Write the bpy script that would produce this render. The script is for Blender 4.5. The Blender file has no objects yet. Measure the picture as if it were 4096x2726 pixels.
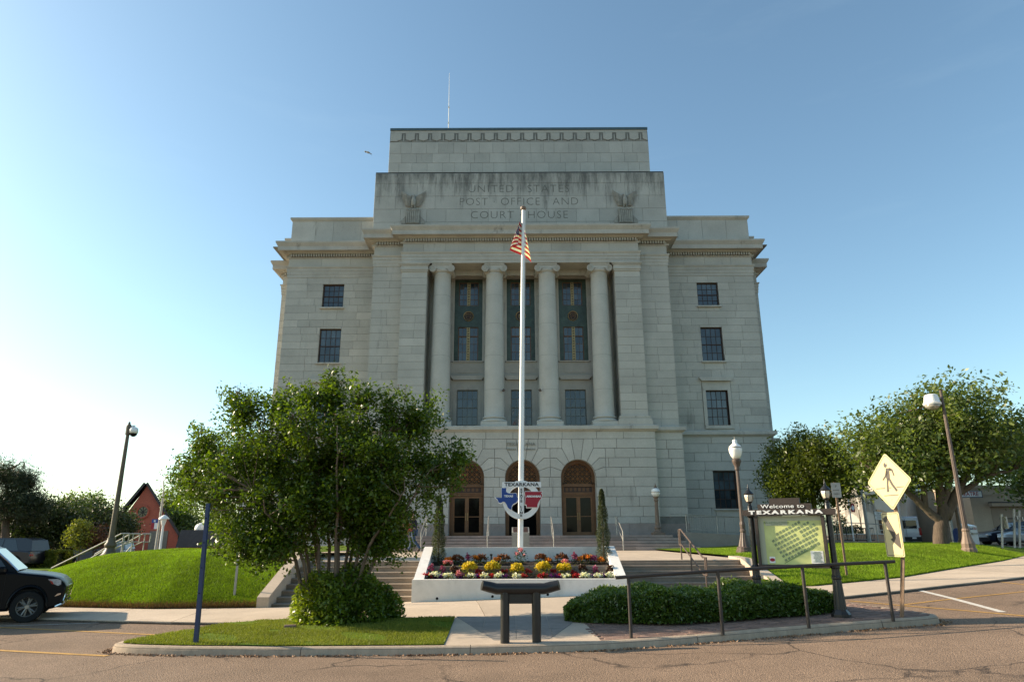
import bpy, bmesh, math, random
import numpy as np
from mathutils import Vector, Matrix
rad = math.radians
random.seed(7); RNG = np.random.default_rng(7)
scene = bpy.context.scene
col = scene.collection

# ---------------------------------------------------------------- camera
CZ = 1.75; PITCH = rad(15.96); ROLL = rad(0.25); FPX = 2731.0
cam_d = bpy.data.cameras.new('camera'); cam = bpy.data.objects.new('camera', cam_d); col.objects.link(cam)
cam_d.sensor_fit = 'HORIZONTAL'; cam_d.sensor_width = 36.0; cam_d.lens = FPX / 4096 * 36.0
cam_d.clip_start = 0.1; cam_d.clip_end = 3000
_f = Vector((0, math.cos(PITCH), math.sin(PITCH))); _u = Vector((0, -math.sin(PITCH), math.cos(PITCH))); _r = Vector((1, 0, 0))
CR = _r * math.cos(ROLL) - _u * math.sin(ROLL); CU = _u * math.cos(ROLL) + _r * math.sin(ROLL)
m3 = Matrix((CR, CU, -_f)).transposed()
cam.matrix_world = Matrix.Translation((0, 0, CZ)) @ m3.to_4x4()
scene.camera = cam

# ---------------------------------------------------------------- sky, sun, exposure
SUN_EL = 24.0; SUN_BACK = 12.0          # degrees; the sun stands to the left, a little behind the facade plane
el, bk = rad(SUN_EL), rad(SUN_BACK)
SUNV = Vector((-math.cos(el) * math.cos(bk), math.cos(el) * math.sin(bk), math.sin(el)))
world = bpy.data.worlds.new('World'); scene.world = world; world.use_nodes = True
wn = world.node_tree; wn.nodes.clear()
sky = wn.nodes.new('ShaderNodeTexSky'); sky.sky_type = 'NISHITA'; sky.sun_disc = False
sky.sun_elevation = el; sky.sun_rotation = math.atan2(SUNV.x, SUNV.y); sky.altitude = 100
sky.air_density = 1.0; sky.dust_density = 1.0; sky.ozone_density = 1.1
wbg = wn.nodes.new('ShaderNodeBackground'); wbg.inputs['Strength'].default_value = 0.110
wout = wn.nodes.new('ShaderNodeOutputWorld')
# faint high cirrus mixed into the sky by direction
wtc = wn.nodes.new('ShaderNodeTexCoord'); wmap = wn.nodes.new('ShaderNodeMapping')
wmap.inputs['Scale'].default_value = (1.6, 1.6, 9.0); wmap.inputs['Rotation'].default_value = (0.0, 0.22, 0.0)
wno = wn.nodes.new('ShaderNodeTexNoise'); wno.inputs['Scale'].default_value = 2.2; wno.inputs['Detail'].default_value = 8; wno.inputs['Roughness'].default_value = 0.6
wmr = wn.nodes.new('ShaderNodeMapRange'); wmr.inputs['From Min'].default_value = 0.56; wmr.inputs['From Max'].default_value = 0.86
wmr.inputs['To Min'].default_value = 0.0; wmr.inputs['To Max'].default_value = 0.03
wmx = wn.nodes.new('ShaderNodeMix'); wmx.data_type = 'RGBA'
wmx.inputs[7].default_value = (6.2, 6.4, 6.6, 1)
wn.links.new(wtc.outputs['Generated'], wmap.inputs['Vector']); wn.links.new(wmap.outputs['Vector'], wno.inputs['Vector'])
wn.links.new(wno.outputs['Fac'], wmr.inputs['Value']); wn.links.new(wmr.outputs['Result'], wmx.inputs[0])
wn.links.new(sky.outputs['Color'], wmx.inputs[6]); wtn = wn.nodes.new('ShaderNodeMix'); wtn.data_type = 'RGBA'; wtn.blend_type = 'MULTIPLY'; wtn.inputs[0].default_value = 1.0; wtn.inputs[7].default_value = (0.90, 1.03, 0.97, 1)   # clear teal-blue evening air
wn.links.new(wmx.outputs[2], wtn.inputs[6]); wn.links.new(wtn.outputs[2], wbg.inputs['Color'])
wn.links.new(wbg.outputs['Background'], wout.inputs['Surface'])
sun_d = bpy.data.lights.new('sun', 'SUN'); sun_d.energy = 4.8; sun_d.angle = rad(0.5); sun_d.color = (1.0, 0.82, 0.60)
sun = bpy.data.objects.new('sun', sun_d); col.objects.link(sun)
sun.rotation_euler = (-SUNV).to_track_quat('-Z', 'Y').to_euler()
scene.view_settings.view_transform = 'Standard'; scene.view_settings.look = 'None'
scene.view_settings.exposure = 1.08; scene.view_settings.gamma = 1.0; scene.view_settings.use_curve_mapping = False
scene.cycles.max_bounces = 6; scene.cycles.diffuse_bounces = 3; scene.cycles.glossy_bounces = 3
scene.cycles.transmission_bounces = 4; scene.cycles.transparent_max_bounces = 6; scene.cycles.caustics_reflective = False; scene.cycles.caustics_refractive = False

# ---------------------------------------------------------------- measuring helpers: a picture point at a given distance
def ray(px, py):
    return _f * FPX + CR * (px - 2048) + CU * (1363 - py)
def at(px, py, Y):
    d = ray(px, py); t = Y / d.y
    return Vector((d.x * t, Y, CZ + d.z * t))
def softramp(x, w):
    return 0.5 * (x + math.sqrt(x * x + w * w))
def ground_z(x, y):
    a = -0.05 + 0.045 * softramp(x, 1.5)
    s = 0.034 * softramp(min(x, 24) + 6, 1.0)
    if x > 9 and y > 24:
        u = min(1.0, (x-9)/8); v = min(1.0, (y-24)/8); s += 0.08 * u*u*(3-2*u) * v*v*(3-2*v)
    t = min(1.0, max(0.0, (y - 12) / 5.0))
    return a + (s - a) * t
def G(px, py, off=0.0):
    """point of the ground (raised by off) seen at a picture point"""
    d = ray(px, py); Y = 15.0
    lo, hi = 3.0, 140.0
    for _ in range(50):
        mid = (lo + hi) / 2; p = at(px, py, mid)
        if p.z > ground_z(p.x, p.y) + off: lo = mid
        else: hi = mid
    p = at(px, py, (lo + hi) / 2); return Vector((p.x, p.y, ground_z(p.x, p.y) + off))

# ---------------------------------------------------------------- mesh helpers
class MB:
    """collects faces; build() links them as one mesh object"""
    def __init__(s): s.v = []; s.f = []; s.t = []; s.tint = 0.5; s.mi = []; s.m = 0; s.uv = None
    def add(s, vs, fs):
        b = len(s.v)
        for p in vs: s.v.append((p[0], p[1], p[2])); s.t.append(s.tint)
        for f in fs: s.f.append(tuple(b + i for i in f)); s.mi.append(s.m)
        return b
    def box(s, x0, x1, y0, y1, z0, z1, skip=''):
        vs = [(x0,y0,z0),(x1,y0,z0),(x1,y1,z0),(x0,y1,z0),(x0,y0,z1),(x1,y0,z1),(x1,y1,z1),(x0,y1,z1)]
        fs = {'b':(0,3,2,1),'t':(4,5,6,7),'f':(0,1,5,4),'r':(1,2,6,5),'k':(2,3,7,6),'l':(3,0,4,7)}
        s.add(vs, [fs[k] for k in fs if k not in skip]); return s
    def cbox(s, cx, cy, cz, sx, sy, sz, rz=0.0, bev=0.0):
        """box by centre and size, turned about z, with chamfered vertical and horizontal edges when bev > 0"""
        hx, hy, hz = sx/2, sy/2, sz/2; b = min(bev, hx*.9, hy*.9, hz*.9)
        c, sn = math.cos(rz), math.sin(rz)
        def tr(p): return (cx + p[0]*c - p[1]*sn, cy + p[0]*sn + p[1]*c, cz + p[2])
        if b <= 0:
            vs = [(-hx,-hy,-hz),(hx,-hy,-hz),(hx,hy,-hz),(-hx,hy,-hz),(-hx,-hy,hz),(hx,-hy,hz),(hx,hy,hz),(-hx,hy,hz)]
            s.add([tr(p) for p in vs], [(0,3,2,1),(4,5,6,7),(0,1,5,4),(1,2,6,5),(2,3,7,6),(3,0,4,7)]); return s
        def ring(i, z): return [(-hx+i,-hy+b,z),(-hx+b,-hy+i,z),(hx-b,-hy+i,z),(hx-i,-hy+b,z),(hx-i,hy-b,z),(hx-b,hy-i,z),(-hx+b,hy-i,z),(-hx+i,hy-b,z)]
        def inner(z): return [(-hx+b,-hy+b,z)]*2+[(hx-b,-hy+b,z)]*2+[(hx-b,hy-b,z)]*2+[(-hx+b,hy-b,z)]*2
        rs = [ring(b*.6,-hz), ring(0,-hz+b), ring(0,hz-b), ring(b*.6,hz)]
        vs = [tr(p) for r in rs for p in r]; fs = [tuple(range(7,-1,-1)), tuple(range(24,32))]
        for k in range(3):
            for i in range(8): j=(i+1)%8; fs.append((k*8+i,k*8+j,k*8+8+j,k*8+8+i))
        s.add(vs, fs); return s
    def tube(s, pts, r, n=8, caps=True):
        pts = [Vector(p) for p in pts]; m = len(pts)
        rs = list(r) if isinstance(r, (list, tuple)) else [r]*m
        base = []; prev = None
        for i, p in enumerate(pts):
            d = (pts[min(i+1,m-1)] - pts[max(i-1,0)]).normalized()
            if prev is None:
                a = Vector((0,0,1)) if abs(d.z) < .9 else Vector((1,0,0)); u = d.cross(a).normalized()
            else:
                u = (prev - d * prev.dot(d)).normalized()
            prev = u; w = d.cross(u)
            base += [p + (u*math.cos(2*math.pi*k/n) + w*math.sin(2*math.pi*k/n))*rs[i] for k in range(n)]
        fs = []
        for i in range(m-1):
            for k in range(n): l=(k+1)%n; fs.append((i*n+k,i*n+l,i*n+n+l,i*n+n+k))
        if caps: fs.append(tuple(range(n-1,-1,-1))); fs.append(tuple(range((m-1)*n, m*n)))
        s.add(base, fs); return s
    def lathe(s, cx, cy, prof, n=16, z0=0.0, a0=0.0, flute=0.0):
        """prof: [(radius, z)...] bottom to top"""
        vs = []; fs = []
        for r, z in prof:
            for k in range(n):
                rr = r * (1 - flute*(k % 2)); a = a0 + 2*math.pi*k/n
                vs.append((cx + rr*math.cos(a), cy + rr*math.sin(a), z0 + z))
        for i in range(len(prof)-1):
            for k in range(n): l=(k+1)%n; fs.append((i*n+k,i*n+l,i*n+n+l,i*n+n+k))
        fs.append(tuple(range(n-1,-1,-1))); fs.append(tuple(range((len(prof)-1)*n, len(prof)*n)))
        s.add(vs, fs); return s
    def prism(s, poly, d0, d1, fn):
        """poly: 2-D outline (counter-clockwise seen from the front); fn(u, v, d) -> point; d0 front, d1 back"""
        n = len(poly); vs = [fn(u, v, d0) for u, v in poly] + [fn(u, v, d1) for u, v in poly]
        fs = [tuple(range(n)), tuple(range(2*n-1, n-1, -1))]
        for i in range(n): j=(i+1)%n; fs.append((i, n+i, n+j, j))
        s.add(vs, fs); return s
    def sphere(s, c, r, n=12, m=8, sz=1.0):
        prof = [(max(1e-4, r*math.sin(math.pi*i/m)), -r*sz*math.cos(math.pi*i/m)) for i in range(m+1)]
        s.lathe(c[0], c[1], prof, n, c[2]); return s
    def build(s, name, mat, parent=None, world=True, smooth=False, sharp=None):
        me = bpy.data.meshes.new(name)
        o = ORG.get(parent.name, Vector((0,0,0))) if (parent is not None and world) else Vector((0,0,0))
        me.from_pydata([(v[0]-o.x, v[1]-o.y, v[2]-o.z) for v in s.v], [], s.f)
        at_ = me.attributes.new('tint', 'FLOAT', 'POINT'); at_.data.foreach_set('value', s.t)
        mats = mat if isinstance(mat, (list, tuple)) else [mat]
        for q in mats: me.materials.append(q)
        if len(mats) > 1: me.polygons.foreach_set('material_index', s.mi)
        if smooth: me.polygons.foreach_set('use_smooth', [True]*len(me.polygons))
        me.update()
        if sharp is not None and smooth:
            try: me.set_sharp_from_angle(angle=rad(sharp))
            except Exception: pass
        return link(name, me, parent)
ORG = {}
def link(name, data, parent=None):
    o = bpy.data.objects.new(name, data); col.objects.link(o)
    if parent is not None:
        o.parent = parent; ORG[o.name] = ORG.get(parent.name, Vector((0,0,0)))
    else: ORG[o.name] = Vector((0,0,0))
    return o
def tag(o, label=None, cat=None, group=None, kind=None):
    if label: o['label'] = label
    if cat: o['category'] = cat
    if group: o['group'] = group
    if kind: o['kind'] = kind
    return o
def thing(name, label, cat, loc=(0,0,0), rz=0.0, group=None):
    o = bpy.data.objects.new(name, None); col.objects.link(o); o.empty_display_size = 0.2
    o.location = loc; o.rotation_euler = (0,0,rz); ORG[o.name] = Vector(loc)
    return tag(o, label, cat, group)
def copy_tree(o, parent=None):
    c = o.copy(); col.objects.link(c); c.parent = parent; ORG[c.name] = ORG.get(o.name, Vector((0,0,0)))
    for ch in list(o.children): copy_tree(ch, c)
    return c
def npmesh(name, verts, faces_per, tint, mat, parent=None, smooth=False, world=True):
    """fast mesh from numpy: verts (N,3), faces given as fixed-size index rows"""
    me = bpy.data.meshes.new(name); n, k = faces_per.shape
    o = ORG.get(parent.name, Vector((0,0,0))) if (parent is not None and world) else Vector((0,0,0))
    v = np.asarray(verts, np.float32) - np.array([o.x,o.y,o.z], np.float32)
    me.vertices.add(len(v)); me.vertices.foreach_set('co', v.ravel())
    me.loops.add(n*k); me.loops.foreach_set('vertex_index', faces_per.astype(np.int32).ravel())
    me.polygons.add(n); me.polygons.foreach_set('loop_start', np.arange(0, n*k, k, dtype=np.int32))
    a = me.attributes.new('tint', 'FLOAT', 'POINT'); a.data.foreach_set('value', np.asarray(tint, np.float32))
    if smooth: me.polygons.foreach_set('use_smooth', np.ones(n, bool))
    me.materials.append(mat); me.update(calc_edges=True)
    return link(name, me, parent)
_fonts = {}
def text_mesh(name, body, size, mat, parent, mw, extrude=0.004, align='CENTER', sx=1.0, spacing=1.0, shear=0.0, bold=0.0, world=True, fit=0, pieces=None):
    """lettering as a mesh; mw: matrix taking text plane (x right, y up, z out) to the place"""
    cu = bpy.data.curves.new(name, 'FONT'); cu.body = body; cu.size = size; cu.extrude = extrude; cu.align_x = align; cu.align_y = 'CENTER'
    cu.space_character = spacing; cu.shear = shear; cu.offset = bold; cu.resolution_u = 3
    t = bpy.data.objects.new('text_tmp', cu)
    me = bpy.data.meshes.new_from_object(t); bpy.data.objects.remove(t); bpy.data.curves.remove(cu)
    if fit:
        xs_ = [v.co.x for v in me.vertices]; c_ = (max(xs_)+min(xs_))/2; k_ = fit/max(1e-6, (max(xs_)-min(xs_)))
        for v in me.vertices: v.co.x = (v.co.x-c_)*k_
        sx = 1.0
    me.name = name; o = ORG.get(parent.name, Vector((0,0,0))) if (parent is not None and world) else Vector((0,0,0))
    me.transform(Matrix.Translation(-o) @ mw @ Matrix.Diagonal((sx,1,1,1))); me.materials.clear(); me.materials.append(mat)
    if pieces:
        par = list(range(len(me.vertices)))
        def root(i):
            while par[i] != i: par[i] = par[par[i]]; i = par[i]
            return i
        for e in me.edges: par[root(e.vertices[0])] = root(e.vertices[1])
        isl = {}
        for f in me.polygons: isl.setdefault(root(f.vertices[0]), []).append(tuple(f.vertices))
        out = []
        for fs in isl.values():
            ids = sorted(set(i for f in fs for i in f)); mp = {i: k for k, i in enumerate(ids)}; m2 = bpy.data.meshes.new(pieces)
            m2.from_pydata([me.vertices[i].co[:] for i in ids], [], [tuple(mp[i] for i in f) for f in fs]); m2.materials.append(mat); out.append(link(pieces, m2, parent))
        bpy.data.meshes.remove(me); return out
    return tag(link(name, me, parent), kind='stuff' if parent is not None else None)
def frame_mat(origin, u, v):
    """matrix whose x is u, y is v, z is u x v, at origin"""
    u = Vector(u).normalized(); v = Vector(v).normalized(); w = u.cross(v)
    m = Matrix((u, v, w)).transposed().to_4x4(); m.translation = Vector(origin); return m

# ---------------------------------------------------------------- materials
def mk(name, c1, c2=None, rough=0.7, metal=0.0, noise=None, noise2=None, bump=None, spec=0.4, coat=0.0, transl=0.0, emit=None, stretch=None, trans=0.0, c3=None, sheen=0.0):
    """principled material; colour c1..c2 by the mesh's own 'tint', broken up by object-space noise; bump=(scale, strength, detail)"""
    m = bpy.data.materials.new(name); m.use_nodes = True; nt = m.node_tree; N = nt.nodes; L = nt.links
    b = N['Principled BSDF']; out = N['Material Output']
    b.inputs['Roughness'].default_value = rough; b.inputs['Metallic'].default_value = metal
    b.inputs['Specular IOR Level'].default_value = spec
    if coat: b.inputs['Coat Weight'].default_value = coat; b.inputs['Coat Roughness'].default_value = 0.06
    if trans: b.inputs['Transmission Weight'].default_value = trans
    tc = N.new('ShaderNodeTexCoord'); vec = tc.outputs['Object']
    if stretch:
        mp = N.new('ShaderNodeMapping'); mp.inputs['Scale'].default_value = stretch; L.new(vec, mp.inputs['Vector']); vec2 = mp.outputs['Vector']
    else: vec2 = vec
    att = N.new('ShaderNodeAttribute'); att.attribute_name = 'tint'
    mix = N.new('ShaderNodeMix'); mix.data_type = 'RGBA'
    mix.inputs[6].default_value = (*c1, 1); mix.inputs[7].default_value = (*(c2 or c1), 1)
    L.new(att.outputs['Fac'], mix.inputs[0]); colr = mix.outputs[2]
    for spec_n in (noise, noise2):
        if not spec_n: continue
        sc, amt = spec_n[0], spec_n[1]; det = spec_n[2] if len(spec_n) > 2 else 4
        no = N.new('ShaderNodeTexNoise'); no.inputs['Scale'].default_value = sc; no.inputs['Detail'].default_value = det; no.inputs['Roughness'].default_value = 0.65
        L.new(vec2, no.inputs['Vector'])
        mr = N.new('ShaderNodeMapRange'); mr.inputs['From Min'].default_value = 0.25; mr.inputs['From Max'].default_value = 0.75
        mr.inputs['To Min'].default_value = 1 - amt; mr.inputs['To Max'].default_value = 1 + amt
        L.new(no.outputs['Fac'], mr.inputs['Value'])
        mu = N.new('ShaderNodeMix'); mu.data_type = 'RGBA'; mu.blend_type = 'MULTIPLY'; mu.inputs[0].default_value = 1
        L.new(colr, mu.inputs[6]); L.new(mr.outputs['Result'], mu.inputs[7]); colr = mu.outputs[2]
    L.new(colr, b.inputs['Base Color'])
    if bump:
        no = N.new('ShaderNodeTexNoise'); no.inputs['Scale'].default_value = bump[0]; no.inputs['Detail'].default_value = bump[2] if len(bump) > 2 else 5
        L.new(vec2, no.inputs['Vector'])
        bp = N.new('ShaderNodeBump'); bp.inputs['Strength'].default_value = bump[1]; bp.inputs['Distance'].default_value = 0.02
        L.new(no.outputs['Fac'], bp.inputs['Height']); L.new(bp.outputs['Normal'], b.inputs['Normal'])
    if emit: b.inputs['Emission Color'].default_value = (*emit[0], 1); b.inputs['Emission Strength'].default_value = emit[1]
    if transl:
        tr = N.new('ShaderNodeBsdfTranslucent'); mu = N.new('ShaderNodeMix'); mu.data_type = 'RGBA'; mu.blend_type = 'MULTIPLY'; mu.inputs[0].default_value = 1
        mu.inputs[7].default_value = (1.5, 1.6, 0.5, 1); L.new(colr, mu.inputs[6]); L.new(mu.outputs[2], tr.inputs['Color'])
        ms = N.new('ShaderNodeMixShader'); ms.inputs['Fac'].default_value = transl
        L.new(b.outputs['BSDF'], ms.inputs[1]); L.new(tr.outputs['BSDF'], ms.inputs[2]); L.new(ms.outputs['Shader'], out.inputs['Surface'])
    m['nodes_color'] = ''
    return m
def color_chain(m):
    """the socket now feeding Base Color and the tree, for adding stains"""
    b = m.node_tree.nodes['Principled BSDF']; return m.node_tree, b, b.inputs['Base Color'].links[0].from_socket

MAT = {}
def add_stain(m, scale, thr, colr, amount=.7, width=.12, stretch=(1,1,.3)):
    """weather marks with a shape of their own: patches where a stretched noise passes thr"""
    nt, b, src = color_chain(m); N, L = nt.nodes, nt.links
    tc = N.new('ShaderNodeTexCoord'); mp = N.new('ShaderNodeMapping'); mp.inputs['Scale'].default_value = stretch; L.new(tc.outputs['Object'], mp.inputs['Vector'])
    no = N.new('ShaderNodeTexNoise'); no.inputs['Scale'].default_value = scale; no.inputs['Detail'].default_value = 8; no.inputs['Roughness'].default_value = .68; L.new(mp.outputs['Vector'], no.inputs['Vector'])
    mr = N.new('ShaderNodeMapRange'); mr.inputs['From Min'].default_value = thr; mr.inputs['From Max'].default_value = thr+width; mr.inputs['To Max'].default_value = amount; L.new(no.outputs['Fac'], mr.inputs['Value'])
    mx = N.new('ShaderNodeMix'); mx.data_type = 'RGBA'; mx.inputs[7].default_value = (*colr, 1); L.new(mr.outputs['Result'], mx.inputs[0]); L.new(src, mx.inputs[6]); L.new(mx.outputs[2], b.inputs['Base Color'])
    return m
MAT['stone'] = mk('limestone', (0.30,0.295,0.262), (0.455,0.435,0.385), rough=0.88, noise=(0.9,0.12,5), noise2=(14,0.10,4), bump=(30,0.25,4), spec=0.25)
MAT['mortar'] = mk('stone_joint', (0.19,0.187,0.17), rough=0.95, noise=(3,0.25))
MAT['stone_trim'] = mk('limestone_trim', (0.385,0.374,0.335), (0.455,0.44,0.395), rough=0.85, noise=(1.1,0.16,6), noise2=(18,0.10), bump=(35,0.2), spec=0.25)
MAT['stone_smooth'] = mk('limestone_column', (0.41,0.405,0.37), (0.47,0.462,0.42), rough=0.85, noise=(1.0,0.10,5), noise2=(22,0.10), bump=(40,0.2), spec=0.25)
MAT['carved'] = mk('carved_limestone', (0.24,0.235,0.20), (0.34,0.325,0.28), rough=0.9, noise=(6,0.2), bump=(25,0.35))
MAT['letter_shade'] = mk('letter_groove_shade_dirt', (0.145,0.145,0.13), rough=0.95, noise=(4,0.3))  # dark colour paints in the groove shade, with the dirt engraving collects
MAT['granite'] = mk('pink_granite', (0.22,0.19,0.17), (0.30,0.255,0.23), rough=0.6, noise=(120,0.45,2), noise2=(3,0.15), spec=0.4)
MAT['green_marble'] = mk('green_marble', (0.03,0.05,0.035), (0.055,0.085,0.055), rough=0.35, noise=(2.5,0.6,8), noise2=(12,0.3), spec=0.5)
MAT['bronze'] = mk('bronze_door', (0.11,0.05,0.02), (0.18,0.085,0.034), rough=0.5, metal=0.2, noise=(3,0.3), spec=0.5)
MAT['bronze_light'] = mk('bronze_grille', (0.24,0.11,0.045), (0.30,0.15,0.065), rough=0.45, metal=0.3, noise=(3,0.3))
MAT['gold'] = mk('gilt_bronze', (0.34,0.24,0.11), (0.42,0.31,0.15), rough=0.4, metal=0.5, noise=(9,0.3))
MAT['winframe'] = mk('window_frame_brown', (0.045,0.022,0.016), rough=0.5, noise=(5,0.2))
MAT['winframe_l'] = mk('window_frame_grey_green', (0.16,0.17,0.15), rough=0.5, noise=(5,0.2))
MAT['glass'] = mk('window_glass_dark', (0.005,0.008,0.013), (0.07,0.095,0.115), rough=0.06, noise=(1.3,0.5), spec=0.9)
MAT['doorglass'] = mk('door_glass_dark', (0.005,0.004,0.004), (0.014,0.011,0.010), rough=0.05, noise=(1.3,0.6), spec=0.16)
MAT['dark'] = mk('dark_interior', (0.006,0.006,0.007), rough=0.9)
MAT['blind'] = mk('window_blind', (0.16,0.18,0.19), rough=0.7)
MAT['concrete'] = mk('concrete_walk', (0.42,0.345,0.27), (0.50,0.41,0.32), rough=0.9, noise=(0.9,0.14,6), noise2=(25,0.10,3), bump=(60,0.25), spec=0.2)
MAT['concrete_dark'] = mk('concrete_steps', (0.22,0.175,0.135), (0.29,0.235,0.185), rough=0.9, noise=(1.5,0.22,6), noise2=(30,0.12), bump=(45,0.3), spec=0.2)
MAT['kerb'] = mk('concrete_kerb', (0.36,0.285,0.215), (0.43,0.345,0.26), rough=0.92, noise=(2.2,0.2,6), noise2=(40,0.14), bump=(50,0.35), stretch=(3,3,0.4), spec=0.2)
MAT['stamped'] = mk('stamped_concrete', (0.20,0.185,0.17), (0.25,0.225,0.205), rough=0.85, noise=(5,0.18), noise2=(30,0.12), bump=(20,0.3))
MAT['brick_paver'] = mk('brick_paver', (0.17,0.115,0.095), (0.27,0.18,0.145), rough=0.9, noise=(6,0.2), noise2=(60,0.15), bump=(50,0.3), spec=0.2)
MAT['sand'] = mk('paver_joint_sand', (0.09,0.075,0.06), rough=1.0, noise=(20,0.3))
MAT['white_paint'] = mk('white_painted_masonry', (0.72,0.70,0.66), (0.78,0.76,0.72), rough=0.65, noise=(1.3,0.10,8), noise2=(6,0.06,6), bump=(25,0.15))
MAT['white_metal'] = mk('white_painted_metal', (0.78,0.78,0.76), rough=0.35, noise=(2,0.03), spec=0.5)
MAT['soil'] = mk('dark_mulch', (0.02,0.013,0.009), (0.05,0.033,0.022), rough=1.0, noise=(30,0.5), bump=(25,0.8))
MAT['black_paint'] = mk('black_painted_steel', (0.010,0.010,0.011), (0.02,0.02,0.02), rough=0.35, noise=(6,0.3), bump=(18,0.15), spec=0.5)
MAT['brown_paint'] = mk('brown_painted_steel', (0.032,0.025,0.022), (0.045,0.036,0.031), rough=0.5, noise=(5,0.25), bump=(30,0.1))
MAT['brown_iron'] = mk('brown_cast_iron_lamp', (0.072,0.050,0.041), (0.098,0.069,0.055), rough=0.5, noise=(8,0.2), spec=0.4)
MAT['tan_iron'] = mk('tan_cast_iron_lamp', (0.15,0.105,0.078), (0.19,0.135,0.10), rough=0.55, noise=(8,0.2))
MAT['grey_metal'] = mk('galvanised_steel', (0.30,0.29,0.27), (0.38,0.37,0.34), rough=0.5, metal=0.5, noise=(8,0.2))
MAT['rail_metal'] = mk('aluminium_rail', (0.42,0.40,0.37), rough=0.4, metal=0.6, noise=(8,0.15))
MAT['rust_post'] = mk('weathered_sign_post', (0.17,0.11,0.07), (0.22,0.15,0.10), rough=0.7, metal=0.2, noise=(12,0.35))
MAT['blue_paint'] = mk('navy_painted_post', (0.028,0.045,0.11), rough=0.4, noise=(5,0.2))
MAT['globe'] = mk('frosted_lamp_glass', (0.80,0.79,0.76), rough=0.25, noise=(2,0.03), spec=0.6)
MAT['lantern_glass'] = mk('amber_lantern_glass', (0.62,0.54,0.42), rough=0.2, noise=(3,0.1), spec=0.6)

add_stain(MAT['stone_trim'], 1.3, .60, (0.075,0.07,0.062), .65, .14, (1,1,.5)); add_stain(MAT['white_paint'], 1.6, .57, (0.40,0.39,0.36), .6, .2, (1,1,.5)); add_stain(MAT['white_paint'], 5.0, .68, (0.30,0.27,0.22), .5, .1, (1,1,.2))
add_stain(MAT['concrete'], 1.1, .58, (0.27,0.22,0.175), .55, .2, (1,1,1)); add_stain(MAT['concrete_dark'], 2.0, .58, (0.10,0.08,0.065), .6, .2, (1,1,1)); add_stain(MAT['kerb'], 2.2, .60, (0.17,0.14,0.11), .6, .15, (1,1,.5)); add_stain(MAT['black_paint'], 9.0, .70, (0.06,0.06,0.06), .7, .05, (1,1,1))
# ================================================================ ground, road, pavements, lawns
def asphalt():
    m = mk('asphalt', (0.215,0.15,0.105), (0.215,0.15,0.105), rough=0.9, noise=(0.45,0.28,9), noise2=(48,0.62,2), bump=(60,0.9,2), spec=0.25)
    nt, b, src = color_chain(m); N, L = nt.nodes, nt.links
    tc = N.new('ShaderNodeTexCoord')
    no = N.new('ShaderNodeTexNoise'); no.inputs['Scale'].default_value = 1.6; no.inputs['Detail'].default_value = 6; L.new(tc.outputs['Object'], no.inputs['Vector'])
    ad = N.new('ShaderNodeMix'); ad.data_type = 'RGBA'; ad.blend_type = 'ADD'; ad.inputs[0].default_value = 0.55
    L.new(tc.outputs['Object'], ad.inputs[6]); L.new(no.outputs['Color'], ad.inputs[7])
    vo = N.new('ShaderNodeTexVoronoi'); vo.feature = 'DISTANCE_TO_EDGE'; vo.inputs['Scale'].default_value = 0.42; L.new(ad.outputs[2], vo.inputs['Vector'])
    mr = N.new('ShaderNodeMapRange'); mr.inputs['From Min'].default_value = 0.0; mr.inputs['From Max'].default_value = 0.013; mr.inputs['To Min'].default_value = 1.0; mr.inputs['To Max'].default_value = 0.0
    L.new(vo.outputs['Distance'], mr.inputs['Value'])
    n2 = N.new('ShaderNodeTexNoise'); n2.inputs['Scale'].default_value = 0.5; L.new(tc.outputs['Object'], n2.inputs['Vector'])
    m2 = N.new('ShaderNodeMapRange'); m2.inputs['From Min'].default_value = 0.42; m2.inputs['From Max'].default_value = 0.55; L.new(n2.outputs['Fac'], m2.inputs['Value'])
    mul = N.new('ShaderNodeMath'); mul.operation = 'MULTIPLY'; L.new(mr.outputs['Result'], mul.inputs[0]); L.new(m2.outputs['Result'], mul.inputs[1])
    mx = N.new('ShaderNodeMix'); mx.data_type = 'RGBA'; mx.inputs[7].default_value = (0.05,0.037,0.029,1)
    L.new(mul.outputs[0], mx.inputs[0]); L.new(src, mx.inputs[6]); L.new(mx.outputs[2], b.inputs['Base Color'])
    return m
MAT['asphalt'] = add_stain(add_stain(asphalt(), .8, .60, (0.10,0.075,0.057), .5, .18, (1,1,1)), .5, .63, (0.30,0.23,0.17), .4, .2, (1,.5,1))
MAT['lawn'] = mk('lawn_turf', (0.09,0.14,0.010), (0.11,0.165,0.013), rough=0.95, noise=(1.2,0.25,5), noise2=(40,0.4,3), bump=(60,0.8), spec=0.1)
MAT['grass'] = mk('grass_blades', (0.10,0.17,0.008), (0.21,0.30,0.02), rough=0.6, noise=(0.55,0.38,6), noise2=(3.2,0.3,4), transl=0.35, spec=0.2)
add_stain(MAT['grass'], .9, .62, (0.20,0.19,0.05), .7, .12, (1,1,1))
MAT['grass_dry'] = mk('short_dry_grass', (0.11,0.135,0.015), (0.23,0.24,0.05), rough=0.6, noise=(1.1,0.25,4), transl=0.3, spec=0.2)
MAT['yellow_line'] = mk('worn_yellow_paint', (0.42,0.235,0.055), rough=0.8, noise=(9,0.3), noise2=(60,0.3))
MAT['white_line'] = mk('worn_white_paint', (0.52,0.49,0.44), rough=0.8, noise=(9,0.2), noise2=(60,0.25))
MAT['litter'] = mk('dry_leaf_litter', (0.16,0.08,0.04), (0.42,0.28,0.18), rough=0.9)
MAT['dead_edge'] = mk('dead_brown_grass', (0.10,0.055,0.025), (0.19,0.11,0.05), rough=0.9, transl=0.2)

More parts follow.
